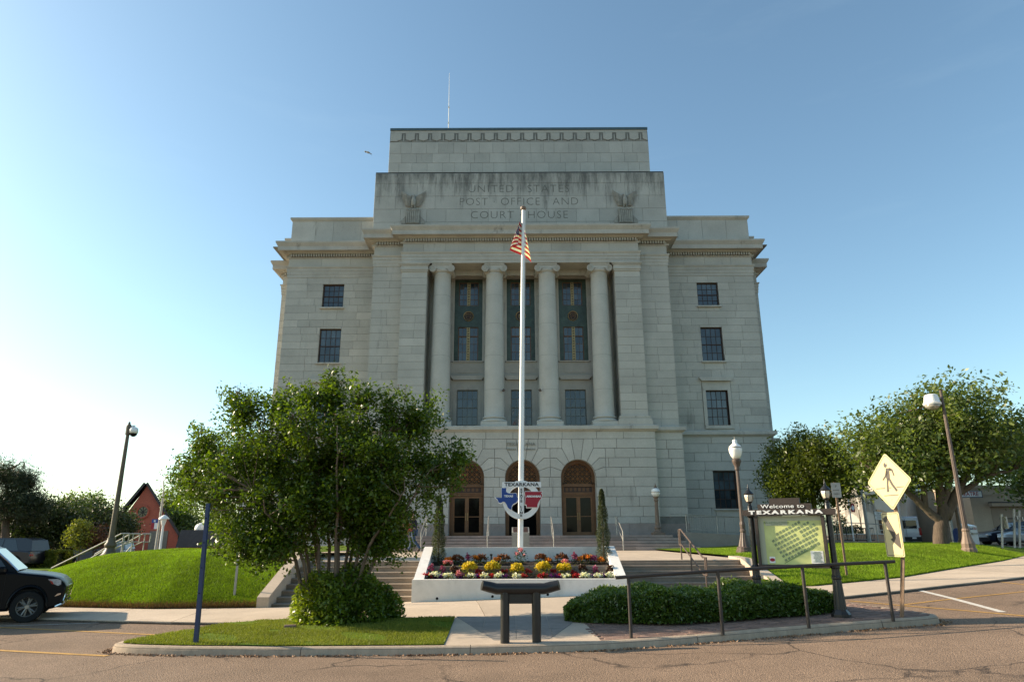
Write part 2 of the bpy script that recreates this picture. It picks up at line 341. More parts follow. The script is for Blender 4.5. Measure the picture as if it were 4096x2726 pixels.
def structure(o, label=None):
    tag(o, label, kind='structure'); return o
xs = sorted(set([-600,-300,-150,-90,-60,-45] + [round(-36+i*1.0,2) for i in range(73)] + [45,60,90,150,300,600]))
ys = sorted(set([-40,-20,-8] + [round(0+i*1.0,2) for i in range(41)] + [44,50,60,75,100,150,260,500,1200]))
mb = MB(); vs = [(x, y, ground_z(x, y)) for y in ys for x in xs]; nx = len(xs)
mb.add(vs, [(j*nx+i, j*nx+i+1, (j+1)*nx+i+1, (j+1)*nx+i) for j in range(len(ys)-1) for i in range(nx-1)])
structure(mb.build('road', MAT['asphalt'], smooth=True), 'worn reddish brown asphalt road and parking surface')

def clip(poly, a, b, c):
    """keep the part of a 2-D polygon where a*x + b*y <= c"""
    out = []
    for i in range(len(poly)):
        p, q = poly[i], poly[(i+1) % len(poly)]; dp = a*p[0]+b*p[1]-c; dq = a*q[0]+b*q[1]-c
        if dp <= 0: out.append(p)
        if (dp < 0 < dq) or (dq < 0 < dp):
            t = dp/(dp-dq); out.append((p[0]+(q[0]-p[0])*t, p[1]+(q[1]-p[1])*t))
    return out
def ccw(poly):
    a = sum(poly[i][0]*poly[(i+1)%len(poly)][1] - poly[(i+1)%len(poly)][0]*poly[i][1] for i in range(len(poly)))
    return poly if a > 0 else poly[::-1]
def sheet(mb, poly, zf, skirt=0.0, step=1.2):
    """lay a 2-D polygon on the height field zf, cut fine enough to follow it, with a skirt downwards"""
    bm = bmesh.new(); vs = [bm.verts.new((x, y, 0)) for x, y in ccw(poly)]
    try: bm.faces.new(vs)
    except ValueError: bm.free(); return
    x0 = min(p[0] for p in poly); x1 = max(p[0] for p in poly); y0 = min(p[1] for p in poly); y1 = max(p[1] for p in poly)
    k = x0 + step
    while k < x1: bmesh.ops.bisect_plane(bm, geom=bm.verts[:]+bm.edges[:]+bm.faces[:], plane_co=(k,0,0), plane_no=(1,0,0)); k += step
    k = y0 + step
    while k < y1: bmesh.ops.bisect_plane(bm, geom=bm.verts[:]+bm.edges[:]+bm.faces[:], plane_co=(0,k,0), plane_no=(0,1,0)); k += step
    for v in bm.verts: v.co.z = zf(v.co.x, v.co.y)
    bm.verts.index_update()
    vv = [v.co.copy() for v in bm.verts]; ff = [[v.index for v in f.verts] for f in bm.faces]
    b = mb.add(vv, ff)
    if skirt:
        for e in bm.edges:
            if len(e.link_faces) == 1:
                l = [l for l in e.link_faces[0].loops if l.edge == e][0]; p = l.vert.co; q = l.link_loop_next.vert.co
                mb.add([p, q, q-Vector((0,0,skirt)), p-Vector((0,0,skirt))], [(1,0,3,2)])
    bm.free()
def gpoly(pts, off=0.0): return [(lambda p: (p.x, p.y))(G(x, y, off)) for x, y in pts]

# ---- main sidewalk in slabs
SW = 0.06
front = gpoly([(0,2466),(400,2478),(830,2487),(1100,2486)], SW) + gpoly([(1800,2478),(2310,2452),(3000,2408),(3382,2382),(3576,2362),(3774,2339),(3968,2319),(4096,2304)], SW)
back = gpoly([(0,2422),(600,2434)], SW) + [(-6.2,18.16),(-2.6,18.35),(3.0,18.35),(6.5,18.4)] + gpoly([(3254,2343),(3602,2309),(3860,2266),(4011,2242),(4096,2222)], SW)
front = [(-40, front[0][1])] + front + [(front[-1][0]+14, front[-1][1]+7)]
back = [(-40, back[0][1])] + back + [(back[-1][0]+8, back[-1][1]+9)]
swz = lambda x, y: ground_z(x, y) + SW
sidewalk_poly = front + back[::-1]
base = MB(); sheet(base, sidewalk_poly, lambda x, y: ground_z(x, y) + SW - 0.02, 0.10)
sw = structure(base.build('sidewalk', MAT['sand']), 'pale tan concrete sidewalk running past the steps')
cuts = [-40,-20]
while cuts[-1] < 20: cuts.append(cuts[-1] + random.choice((1.9, 2.2, 2.5)))
cuts.append(40)
for a, b in zip(cuts[:-1], cuts[1:]):
    g = 0.007; p = clip(clip(sidewalk_poly, 1, 0.12, b + 0.12*17 - g), -1, -0.12, -(a + 0.12*17 + g))
    if len(p) < 3: continue
    q = MB(); q.tint = random.random(); sheet(q, p, swz, 0.03); q.build('slab', MAT['concrete'], sw)

# ---- island: kerb, grass patch, landing, brick paving
KH = 0.125
kpath = [(1140,2497),(900,2514),(747,2543),(560,2576),(480,2592),(446,2603),(455,2610),(520,2615),(700,2620),(1100,2623),(1600,2620),(2067,2612),(2412,2600),(2700,2581),(3067,2550),(3534,2512),(3700,2500),(3762,2493),(3752,2484),(3600,2460),(3420,2436)]
kp = [G(x, y) for x, y in kpath]
def resample(pts, step):
    out = [pts[0]]
    for a, b in zip(pts[:-1], pts[1:]):
        n = max(1, int((b-a).length/step))
        for i in range(1, n+1): out.append(a + (b-a)*(i/n))
    return out
kp = resample(kp, 0.35)
KPROF = [(0.0,-0.03),(0.012,0.06),(0.02,KH-0.035),(0.035,KH-0.010),(0.06,KH),(0.155,KH),(0.16,-0.03)]   # (inwards, up)
def kerb_frames(pts):
    fr = []
    for i, p in enumerate(pts):
        d = (pts[min(i+1,len(pts)-1)] - pts[max(i-1,0)]); d.z = 0; d.normalize(); fr.append((p, Vector((-d.y, d.x, 0))))
    return fr
kf = kerb_frames(kp)
def kerb_mesh(frs, prof, dz=0.0):
    mb = MB(); n = len(prof); vs = []
    for p, nrm in frs:
        for o, z in prof:
            q = p + nrm*o; vs.append((q.x, q.y, ground_z(q.x, q.y) + z + dz))
    fs = [(i*n+k, i*n+k+1, (i+1)*n+k+1, (i+1)*n+k) for i in range(len(frs)-1) for k in range(n-1)]
    mb.add(vs, [f[::-1] for f in fs] ); mb.add([vs[k] for k in range(n)], [tuple(range(n))]); mb.add(vs[-n:], [tuple(range(n-1,-1,-1))]); return mb
kerb = structure(kerb_mesh([(p + nn*0.02, nn) for p, nn in kf], [(0.0,-0.05),(0.0,KH-0.03),(0.12,KH-0.03),(0.12,-0.05)]).build('kerb', MAT['sand']), 'rounded concrete kerb around the planted island')
i0 = 0
while i0 < len(kf)-1:
    i1 = min(len(kf)-1, i0 + random.choice((7,8,9))); 
    if len(kf)-1-i1 < 3: i1 = len(kf)-1
    seg = [kf[i] for i in range(i0, i1+1)]
    d0 = (seg[1][0]-seg[0][0]).normalized()*0.006; d1 = (seg[-1][0]-seg[-2][0]).normalized()*0.006
    seg[0] = (seg[0][0]+d0, seg[0][1]); seg[-1] = (seg[-1][0]-d1, seg[-1][1])
    q = kerb_mesh(seg, KPROF); q.t = [random.random()]*len(q.t); q.build('kerb_section', MAT['kerb'], kerb, smooth=True, sharp=40); i0 = i1
inner = [((p + nn*0.15).x, (p + nn*0.15).y) for p, nn in kf]
isl_back = gpoly([(3300,2424),(2342,2462),(1800,2482)], SW)
island_poly = inner + isl_back
iz = lambda o: (lambda x, y: ground_z(x, y) + KH + o)
q = MB(); sheet(q, island_poly, iz(-0.03), 0.12, 0.8); structure(q.build('island', MAT['sand']), 'raised island bed inside the kerb')
# grass patch (left of the landing)
lp = gpoly([(1812,2489),(1772,2583)], KH)
def side(poly, a, b, keep_left=True):
    nx_, ny_ = (b[1]-a[1]), -(b[0]-a[0])
    if not keep_left: nx_, ny_ = -nx_, -ny_
    return clip(poly, nx_, ny_, nx_*a[0]+ny_*a[1])
def halfplane_left_of(poly, a, b):
    """part of poly with smaller x than the line a-b"""
    nx_, ny_ = -(b[1]-a[1]), (b[0]-a[0])
    if nx_ < 0: nx_, ny_ = -nx_, -ny_
    return clip(poly, nx_, ny_, nx_*a[0]+ny_*a[1])
def halfplane_right_of(poly, a, b):
    nx_, ny_ = (b[1]-a[1]), -(b[0]-a[0])
    if nx_ > 0: nx_, ny_ = -nx_, -ny_
    return clip(poly, nx_, ny_, nx_*a[0]+ny_*a[1])
grass_patch = halfplane_left_of(island_poly, lp[0], lp[1])
q = MB(); sheet(q, grass_patch, iz(0.012), 0.0, 0.5); structure(q.build('island_lawn', MAT['lawn']), 'thin sunlit grass patch inside the kerb under the tree')
# landing of concrete with a stamped wedge
rp = gpoly([(2342,2490),(2403,2558)], KH)
landing = halfplane_right_of(halfplane_left_of(island_poly, rp[0], rp[1]), lp[0], lp[1])
q = MB(); sheet(q, landing, iz(0.0), 0.04, 0.6); q.t = [.6]*len(q.t); lo = structure(q.build('landing', MAT['concrete']), 'tan concrete landing in front of the black photo stand')
wedge = gpoly([(1824,2464),(1975,2560),(2196,2556),(2284,2494),(2310,2462)], KH)
w0, w1 = min(p[0] for p in wedge), max(p[0] for p in wedge)
for k in range(4):
    for j in range(3):
        xa = w0 + (w1-w0)*k/4 + .005; xb = w0 + (w1-w0)*(k+1)/4 - .005
        ya = 12.0 + j*1.05 + .005; yb = 12.0 + (j+1)*1.05 - .005
        p = clip(clip(clip(clip(wedge, 1,0,xb), -1,0,-xa), 0,1,yb), 0,-1,-ya)
        if len(p) < 3: continue
        q = MB(); q.tint = random.random(); sheet(q, p, iz(0.006), 0.01, 0.6); q.build('stamped_panel', MAT['stamped'], lo)
# brick paving
bpoly = halfplane_right_of(island_poly, rp[0], rp[1])
q = MB(); sheet(q, bpoly, iz(-0.012), 0.0, 0.8); bpv = structure(q.build('brick_paving', MAT['sand']), 'red brown brick paving along the kerb under the railing')
pa, pb = gpoly([(2600,2547),(3562,2477)], KH); ang = math.atan2(pb[1]-pa[1], pb[0]-pa[0]); ca, sa = math.cos(ang), math.sin(ang)
hedge_front = gpoly([(2270,2500),(2700,2500),(3000,2480),(3360,2452)], KH)
bricks = []
for j in range(-8, 30):
    for i in range(-4, 40):
        u0 = i*0.203 + (0.1 if j % 2 else 0.0); v0 = j*0.103
        r4 = [(u0+.004, v0+.004), (u0+.199, v0+.004), (u0+.199, v0+.099), (u0+.004, v0+.099)]
        r4 = [(pa[0]+u*ca-v*sa, pa[1]+u*sa+v*ca) for u, v in r4]
        cx = sum(p[0] for p in r4)/4; cy = sum(p[1] for p in r4)/4
        ins = False; n = len(bpoly)
        for a in range(n):
            x1_, y1_ = bpoly[a]; x2_, y2_ = bpoly[(a+1) % n]
            if (y1_ > cy) != (y2_ > cy) and cx < (x2_-x1_)*(cy-y1_)/(y2_-y1_)+x1_: ins = not ins
        if ins: bricks.append((cy, r4))
bricks.sort(key=lambda t: t[0])
rest = MB()
for k, (cy, r4) in enumerate(bricks):
    o = iz(0.006 + random.uniform(-.004, .004)); t = random.random()
    q = MB() if k < 300 else rest; q.tint = t
    vs = [(x, y, o(x, y)) for x, y in r4] + [(x, y, o(x, y)-.03) for x, y in r4]
    q.add(vs, [(0,1,2,3),(0,4,5,1),(1,5,6,2),(2,6,7,3),(3,7,4,0)])
    if k < 300: q.build('brick', MAT['brick_paver'], bpv)
if rest.v: tag(rest.build('brick_field', MAT['brick_paver'], bpv), kind='stuff')

# ---- painted lines
def stripe(name, px, w, mat, label):
    pts = resample([G(x, y) for x, y in px], 0.5); mb = MB(); vs = []
    for p, nn in kerb_frames(pts):
        for s_ in (-w/2, w/2):
            q = p + nn*s_; vs.append((q.x, q.y, ground_z(q.x, q.y) + 0.006))
    mb.add(vs, [(2*i, 2*i+2, 2*i+3, 2*i+1) for i in range(len(pts)-1)])
    structure(mb.build(name, MAT[mat]), label)
stripe('parking_line', [(-200,2500),(110,2513),(400,2527),(650,2539)], 0.10, 'yellow_line', 'yellow parking line ending at the island edge')
stripe('parking_line', [(-200,2590),(0,2600),(430,2622)], 0.11, 'yellow_line', 'yellow parking line ending at the kerb tip')
stripe('parking_line', [(-200,2508),(0,2503),(250,2495),(467,2487)], 0.06, 'white_line', 'faint white line in the shadow of the black car')
stripe('edge_line', [(520,2486),(660,2490),(828,2493)], 0.07, 'yellow_line', 'thin yellow line along the sidewalk edge')
stripe('parking_line', [(3665,2357),(3800,2390),(4012,2447)], 0.13, 'white_line', 'white parking line slanting across the right lot')
stripe('parking_line', [(3399,2402),(3602,2420),(3861,2441),(4096,2462),(4300,2480)], 0.08, 'yellow_line', 'yellow line running right from the hedge end')
stripe('parking_line', [(3610,2418),(3750,2401),(4096,2365),(4300,2345)], 0.07, 'yellow_line', 'yellow line rising to the right behind the walk sign')
stripe('parking_line', [(3977,2323),(4096,2337),(4300,2362)], 0.08, 'yellow_line', 'yellow line at the far right by the sidewalk')
# ---- lawns as height fields
CHEEK_L = at(1035, 2434, 18.35).x; CHEEK_LI = CHEEK_L + 0.30        # concrete cheek wall left of the lower steps
CHEEK_R = 6.62
PLAZA = 1.07
def bpoint(poly, x):
    """y of a polyline at x"""
    for a, b in zip(poly[:-1], poly[1:]):
        if a[0] <= x <= b[0]: return a[1] + (b[1]-a[1])*(x-a[0])/max(1e-6, b[0]-a[0])
    return poly[0][1] if x < poly[0][0] else poly[-1][1]
def smooth01(t): t = min(1.0, max(0.0, t)); return t*t*(3-2*t)
ML = -15.9
def mound_z(x, y):
    f = bpoint(back, x); d = y - f
    zf = math.sin(math.pi/2*min(1, max(0, d)/3.9))**0.9
    zl = math.sin(math.pi/2*min(1, max(0, x-ML)/4.6))**0.9
    lump = 0.02*math.sin(x*2.1+y*1.3)+0.02*math.sin(x*0.9-y*2.2)
    z = ground_z(x, y) + SW + 0.01 + (1.28 - ground_z(x, 19) + lump) * zf * zl
    k = smooth01((CHEEK_L - x)/1.6); ck = .34 if y < 18.35 else (.36 + (PLAZA-.18)*(y-18.35)/2.5 if y < 20.85 else PLAZA+.20)
    return z*k + min(z, max(ck, ground_z(x, y)+SW))*(1-k)
def lawn_r_z(x, y):
    f = bpoint(back, x); d = y - f
    top = 1.14 + 0.20*smooth01((x-7)/9) + 0.02*math.sin(x*1.7)
    zz = ground_z(x, min(y, 23.0)) + SW + 0.01 + max(0, top - ground_z(x, 20)-SW) * (math.sin(math.pi/2*min(1, max(0, d)/4.2)))
    return zz
def hfield(name, x0, x1, nx_, yf, yb, ny_, zf, mat):
    vs = []; 
    for j in range(ny_+1):
        for i in range(nx_+1):
            x = x0 + (x1-x0)*i/nx_; a, b = yf(x), yb(x); y = a + (b-a)*(j/ny_)**1.3; vs.append((x, y, zf(x, y)))
    mb = MB(); w = nx_+1
    mb.add(vs, [(j*w+i, j*w+i+1, (j+1)*w+i+1, (j+1)*w+i) for j in range(ny_) for i in range(nx_)])
    return mb.build(name, mat, smooth=True)
structure(hfield('lawn_mound', ML, CHEEK_L, 40, lambda x: bpoint(back, x), lambda x: 33.0, 36, mound_z, MAT['lawn']), 'bright green grassy mound left of the lower steps')
structure(hfield('lawn', 6.95, 26.0, 50, lambda x: bpoint(back, x), lambda x: 38.5 if x < 14 else max(bpoint(back, x)+1.0, 38.5-(x-14)*.75), 36, lawn_r_z, MAT['lawn']), 'green lawn sloping up right of the lower steps')

def blades(name, n, sampler, zf, h, w, mat, label, lean=0.5):
    xy = sampler(n); n = len(xy)
    gx_ = np.linspace(xy[:,0].min(), xy[:,0].max(), 130); gy_ = np.linspace(xy[:,1].min(), xy[:,1].max(), 110)
    Z = np.array([[zf(a, b) for a in gx_] for b in gy_]); fx = (xy[:,0]-gx_[0])/(gx_[1]-gx_[0]); fy = (xy[:,1]-gy_[0])/(gy_[1]-gy_[0])
    ix = np.clip(fx.astype(int),0,128); iy = np.clip(fy.astype(int),0,108); fx -= ix; fy -= iy
    z = (Z[iy,ix]*(1-fx)+Z[iy,ix+1]*fx)*(1-fy) + (Z[iy+1,ix]*(1-fx)+Z[iy+1,ix+1]*fx)*fy
    a = RNG.uniform(0, 2*math.pi, n); hh = h*RNG.uniform(0.55, 1.25, n); ww = w*RNG.uniform(.7, 1.3, n)
    dx, dy = np.cos(a), np.sin(a); la = RNG.uniform(0, 2*math.pi, n); ll = hh*RNG.uniform(0, lean, n)
    b0 = np.stack([xy[:,0]-dx*ww/2, xy[:,1]-dy*ww/2, z-.004], 1); b1 = np.stack([xy[:,0]+dx*ww/2, xy[:,1]+dy*ww/2, z-.004], 1)
    t = np.stack([xy[:,0]+np.cos(la)*ll, xy[:,1]+np.sin(la)*ll, z+hh], 1)
    v = np.empty((n*3,3)); v[0::3] = b0; v[1::3] = b1; v[2::3] = t
    tint = np.repeat(np.clip(RNG.normal(.5,.28,n),0,1), 3)
    tag(npmesh(name, v, np.arange(n*3).reshape(n,3), tint, mat), label, 'grass', kind='stuff')
def samp_left(n):
    x = RNG.uniform(ML+.1, CHEEK_L-.02, n); u = RNG.uniform(0,1,n)**1.5; f = np.interp(x, [p[0] for p in back], [p[1] for p in back]); return np.stack([x, f + .02 + u*5.6], 1)
def samp_right(n):
    x = RNG.uniform(7.0, 20.0, n); u = RNG.uniform(0,1,n)**1.7; f = np.interp(x, [p[0] for p in back], [p[1] for p in back]); return np.stack([x, f + .02 + u*np.clip(13-(x-12)*.6, 4, 13)], 1)
def samp_poly(poly, bare=None):
    P = np.array(poly)
    def s(n):
        x = RNG.uniform(P[:,0].min(), P[:,0].max(), n*3); y = RNG.uniform(P[:,1].min(), P[:,1].max(), n*3); ins = np.zeros(n*3, bool)
        for a in range(len(P)):
            x1_, y1_ = P[a]; x2_, y2_ = P[(a+1) % len(P)]
            c = ((y1_ > y) != (y2_ > y)); ins ^= c & (x < (x2_-x1_)*(y-y1_)/(y2_-y1_+1e-12)+x1_)
        if bare is not None: ins &= bare(x, y)
        k = np.flatnonzero(ins)[:n]; return np.stack([x[k], y[k]], 1)
    return s
blades('mound_grass', 240000, samp_left, mound_z, 0.045, 0.011, MAT['grass'], 'short bright green grass blades covering the left mound')
blades('right_lawn_grass', 180000, samp_right, lawn_r_z, 0.05, 0.012, MAT['grass'], 'short green grass blades covering the right lawn')
def samp_edge(n):
    x = RNG.uniform(ML+.3, CHEEK_L-.02, n); f = np.interp(x, [p[0] for p in back], [p[1] for p in back]); return np.stack([x, f + np.abs(RNG.normal(0,.07,n))], 1)
blades('dry_edge_grass', 15000, samp_edge, mound_z, 0.075, 0.013, MAT['dead_edge'], 'brown dead grass fringe along the foot of the mound', .9)
SHRUB = G(1345, 2505, KH)
def bare(x, y):
    k = np.sin(x*2.3+1)*np.sin(y*3.1) + .5*np.sin(x*5.3+y*4.7)
    return (RNG.uniform(0,1,len(x)) < np.clip(0.9 - 0.8*(k > .55), .08, 1))
blades('island_grass', 62000, samp_poly(grass_patch, bare), iz(0.012), 0.034, 0.010, MAT['grass_dry'], 'patchy yellow green grass blades on the kerbed island', .7)
# dry leaves in the gutter
def samp_gutter(n):
    i = RNG.integers(4, len(kf)-4, n); c = np.array([(0.5 + 0.5*math.sin(k*1.7)) for k in i]); keep = RNG.uniform(0,1,n) < .15 + .85*c
    i = i[keep]; P = np.array([(kf[k][0].x - kf[k][1].x*.02, kf[k][0].y - kf[k][1].y*.02) for k in i]); Nn = np.array([(kf[k][1].x, kf[k][1].y) for k in i])
    o = np.abs(RNG.normal(0,.05,len(i)))[:,None]; return P - Nn*o + RNG.normal(0,.12,(len(i),1))*np.stack([-Nn[:,1], Nn[:,0]],1)
blades('leaf_litter', 2600, samp_gutter, lambda x, y: ground_z(x, y)+.008, 0.022, 0.045, MAT['litter'], 'dry brown leaves gathered in the gutter along the kerb', 1.6)
# ================================================================ courthouse
X0 = 0.55; FY = 38.5; MY = 39.0; WY = 40.8; A2Y = 40.0; A1Y = 42.5; INY = 40.5
FLOOR = 1.79; BELT = 7.75; ENT = 17.70
ch = thing('courthouse', 'grey limestone courthouse with four tall columns and stepped attic', 'building', (X0, FY, FLOOR))
STONES = []        # (apparent size, outline, plane function, gap, tint, chamfer)
def plane_front(y): return lambda u, v, d: (X0 + u, y + d, v)
def plane_left(x): return lambda u, v, d: (X0 + x + d, -u, v)          # faces -x; u runs towards the viewer (u = -y)
def plane_right(x): return lambda u, v, d: (X0 + x - d, u, v)          # faces +x; u = y
def inset(poly, g):
    n = len(poly); out = []
    for i in range(n):
        a, b, c = Vector(poly[i-1]), Vector(poly[i]), Vector(poly[(i+1) % n])
        e1 = (b-a); e2 = (c-b)
        if e1.length < 1e-6 or e2.length < 1e-6: out.append((b.x, b.y)); continue
        n1 = Vector((-e1.y, e1.x)).normalized(); n2 = Vector((-e2.y, e2.x)).normalized(); k = 1 + n1.dot(n2)
        if k < .15: out.append((b.x, b.y)); continue
        m = (n1+n2)*(g/k); out.append((b.x+m.x, b.y+m.y))
    return out
def stone(poly, fn, gap=0.007, weight=1.0, cham=0.0, lo=0.0, hi=1.0):
    us = [p[0] for p in poly]; vs = [p[1] for p in poly]
    area = sum(poly[i][0]*poly[(i+1)%len(poly)][1]-poly[(i+1)%len(poly)][0]*poly[i][1] for i in range(len(poly)))/2
    t = min(hi, max(lo, random.gauss(0.5, 0.2) + random.choice((0,0,0,0,0.22,-0.22))))
    STONES.append((abs(area)*weight, poly, fn, gap, t, cham))
def rect(a, b, c, d): return [(a,c),(b,c),(b,d),(a,d)]
def subtract(rects, h):
    out = []
    for a, b, c, d in rects:
        if h[0] >= b-.01 or h[1] <= a+.01 or h[2] >= d-.01 or h[3] <= c+.01: out.append((a,b,c,d)); continue
        x0, x1 = max(a,h[0]), min(b,h[1])
        if h[0] > a+.03: out.append((a,h[0],c,d))
        if h[1] < b-.03: out.append((h[1],b,c,d))
        if h[2] > c+.03: out.append((x0,x1,c,h[2]))
        if h[3] < d-.03: out.append((x0,x1,h[3],d))
    return out
def ashlar(u0, u1, levels, fn, wlo, whi, holes=(), gap=0.007, weight=1.0, cham=0.0, lo=0.0, hi=1.0):
    off = 0.0
    for c, d in zip(levels[:-1], levels[1:]):
        L = u1-u0; n = max(1, round(L/random.uniform(wlo, whi))); ws = [random.uniform(.75,1.25) for _ in range(n)]; s_ = sum(ws); x = u0
        for w in ws:
            x2 = x + w/s_*L; rs = [(x, x2, c, d)]
            for h in holes: rs = subtract(rs, h)
            for r in rs: stone(rect(*r), fn, gap, weight, cham, lo, hi)
            x = x2
def levels(a, b, h): n = max(1, round((b-a)/h)); return [a + (b-a)*i/n for i in range(n+1)]
def wall_skin(mb, u0, u1, v0, v1, fn, holes, depth, back=0.03):
    """a wall face with openings cut through and their reveals (depth inwards)"""
    us = sorted(set([u0,u1] + [h[0] for h in holes] + [h[1] for h in holes])); vs = sorted(set([v0,v1] + [h[2] for h in holes] + [h[3] for h in holes]))
    for a, b in zip(us[:-1], us[1:]):
        for c, d in zip(vs[:-1], vs[1:]):
            m = ((a+b)/2, (c+d)/2)
            if any(h[0] < m[0] < h[1] and h[2] < m[1] < h[3] for h in holes): continue
            mb.add([fn(a,c,back), fn(b,c,back), fn(b,d,back), fn(a,d,back)], [(0,1,2,3)])
    for a, b, c, d in holes:
        for p, q in (((a,c),(a,d)), ((a,d),(b,d)), ((b,d),(b,c)), ((b,c),(a,c))):
            mb.add([fn(*p,0.0), fn(*q,0.0), fn(*q,depth), fn(*p,depth)], [(0,1,2,3)])

WX = 11.88; WW = 0.665
wing_holes = [(-WW,WW,15.66,17.22),(-WW,WW,12.07,14.26),(-WW,WW,8.10,10.24),(-WW,WW,3.24,5.40)]
def wing_h(s): return [(s*WX+a, s*WX+b, c, d) for a, b, c, d in wing_holes]
CO = levels(BELT, ENT, 0.475)
BASEC = [2.40,2.76,3.29,3.825,4.36,4.89,5.42,5.94,6.47,7.0,7.43]
# --- wings
for s in (-1, 1):
    a, b = sorted((s*14.87, s*9.02)); H = wing_h(s); sk = MB()
    wall_skin(sk, a, b, 0.9, 20.0, plane_front(WY), H, 0.24)
    sk.build('wing_wall', MAT['mortar'], ch)
    H3 = [(s*WX-WW-.22, s*WX+WW+.22, 8.0, 10.95)]
    ashlar(a, b, CO, plane_front(WY), 1.0, 1.7, H[:2]+H3, weight=1.0)
    ashlar(a, b, [0.95]+BASEC[1:], plane_front(WY-.12), 1.1, 1.9, H[3:], gap=0.010, cham=0.008, weight=1.0, lo=.25)
    ashlar(a, b, [18.38, 19.0], plane_front(WY), 1.2, 1.8)
    ashlar(a, b, [19.95, 21.62], plane_front(WY), 1.3, 1.9)
    # lower skin sits forward of the upper one
    sk = MB(); wall_skin(sk, a-(.12 if s<0 else 0), b+(.12 if s>0 else 0), 0.9, 7.5, plane_front(WY-.12), [H[3]], 0.36); sk.build('basement_wall', MAT['mortar'], ch)
    # outer side face and the side bay further back
    fn = plane_left(-14.87) if s < 0 else plane_right(14.87)
    ua, ub = (-44.0, -WY) if s < 0 else (WY, 44.0)
    sk = MB(); wall_skin(sk, ua, ub, 0.9, 21.8, fn, [], .2); sk.build('side_wall', MAT['mortar'], ch)
    ashlar(ua, ub, CO, fn, 1.0, 1.7, weight=.15); ashlar(ua, ub, [0.95]+BASEC[1:], fn, 1.1, 1.8, weight=.1); ashlar(ua, ub, [18.38,19.0], fn, 1.3, 1.8, weight=.1); ashlar(ua, ub, [19.95,21.62], fn, 1.3, 1.8, weight=.1)
    a2, b2 = sorted((s*16.28, s*14.87)); sk = MB(); wall_skin(sk, a2, b2, 0.9, 21.8, plane_front(44.0), [], .2)
    fn2 = plane_left(-16.28) if s < 0 else plane_right(16.28); ua, ub = (-58.0, -44.0) if s < 0 else (44.0, 58.0)
    wall_skin(sk, ua, ub, 0.9, 21.8, fn2, [], .2); sk.build('side_bay_wall', MAT['mortar'], ch)
    for lv in (CO, [0.95]+BASEC[1:], [18.38,19.0], [19.95,21.62]):
        ashlar(a2, b2, lv, plane_front(44.0), .6, .9, weight=.1); ashlar(ua, ub, lv, fn2, 1.2, 1.9, weight=.05)
# --- middle bays
for s in (-1, 1):
    a, b = sorted((s*9.02, s*7.18)); sk = MB(); wall_skin(sk, a, b, 7.4, 20.0, plane_front(MY), [], .2)
    sk.build('mid_wall', MAT['mortar'], ch)
    ashlar(a, b, CO, plane_front(MY), .8, 1.5); ashlar(a, b, [18.38,19.0], plane_front(MY), 1.8, 2.0)
    a, b = sorted((s*9.14, s*7.47)); ashlar(a, b, BASEC[1:], plane_front(MY-.10), .8, 1.3, gap=.010, cham=.008, lo=.25)
    sk = MB(); wall_skin(sk, a, b, 0.9, 7.45, plane_front(MY-.10), [], .2); sk.build('basement_wall', MAT['mortar'], ch)
    fn = plane_left(-9.02) if s < 0 else plane_right(9.02); ua, ub = (-WY, -MY) if s < 0 else (MY, WY)
    sk = MB(); wall_skin(sk, ua, ub, 7.4, 20.0, fn, [], .2); sk.build('return_wall', MAT['mortar'], ch)
    ashlar(ua, ub, CO, fn, .9, 1.6, weight=.3); ashlar(ua, ub, [18.38,19.0], fn, 1.6, 1.8, weight=.2)
    fn = plane_left(-9.14) if s < 0 else plane_right(9.14); ua, ub = (-(WY-.12), -(MY-.1)) if s < 0 else (MY-.1, WY-.12)
    sk = MB(); wall_skin(sk, ua, ub, 0.9, 7.45, fn, [], .2); sk.build('return_wall', MAT['mortar'], ch); ashlar(ua, ub, [0.95]+BASEC[1:], fn, .9, 1.6, weight=.3)
# --- centre: pilasters, recess behind the columns
for s in (-1, 1):
    a, b = sorted((s*7.18, s*5.66)); sk = MB(); wall_skin(sk, a, b, 7.4, 17.8, plane_front(FY), [], .2)
    ashlar(a, b, [BELT+.55]+CO[2:-1], plane_front(FY), .8, 1.5, weight=1.0)
    fo = plane_left(-7.18) if s < 0 else plane_right(7.18); uo = (-MY, -FY) if s < 0 else (FY, MY)
    fi = plane_right(-5.66) if s < 0 else plane_left(5.66); ui = (FY, INY) if s < 0 else (-INY, -FY)
    wall_skin(sk, *uo, 7.4, 17.8, fo, [], .2); wall_skin(sk, *ui, 7.4, 17.8, fi, [], .2); sk.build('pilaster_core', MAT['mortar'], ch)
    ashlar(*uo, [BELT+.55]+CO[2:-1], fo, .5, .6, weight=.3); ashlar(*ui, CO, fi, .8, 1.3, weight=.25)
    fo = plane_left(-7.47) if s < 0 else plane_right(7.47); uo = (-(MY-.1), -(FY-.15)) if s < 0 else (FY-.15, MY-.1)
    sk = MB(); wall_skin(sk, *uo, 0.9, 7.45, fo, [], .2); sk.build('return_wall', MAT['mortar'], ch); ashlar(*uo, BASEC[1:], fo, .6, .8, weight=.2)
BAYS = (-3.26, 0.0, 3.26)
inner_holes = [(bx-.63, bx+.63, 8.12, 10.26) for bx in BAYS] + [(bx-.87, bx+.87, 12.06, 17.40) for bx in BAYS]
sk = MB(); wall_skin(sk, -5.66, 5.66, 7.4, 17.8, plane_front(INY), inner_holes, .22); sk.build('portico_wall', MAT['mortar'], ch)
ashlar(-5.66, 5.66, CO, plane_front(INY), 1.0, 1.6, [(bx-.98, bx+.98, 7.7, 17.40) for bx in BAYS], weight=.8)
for bx in BAYS: ashlar(bx-.98, bx+.98, [17.40, ENT], plane_front(INY), 1.8, 2.0, weight=.3)
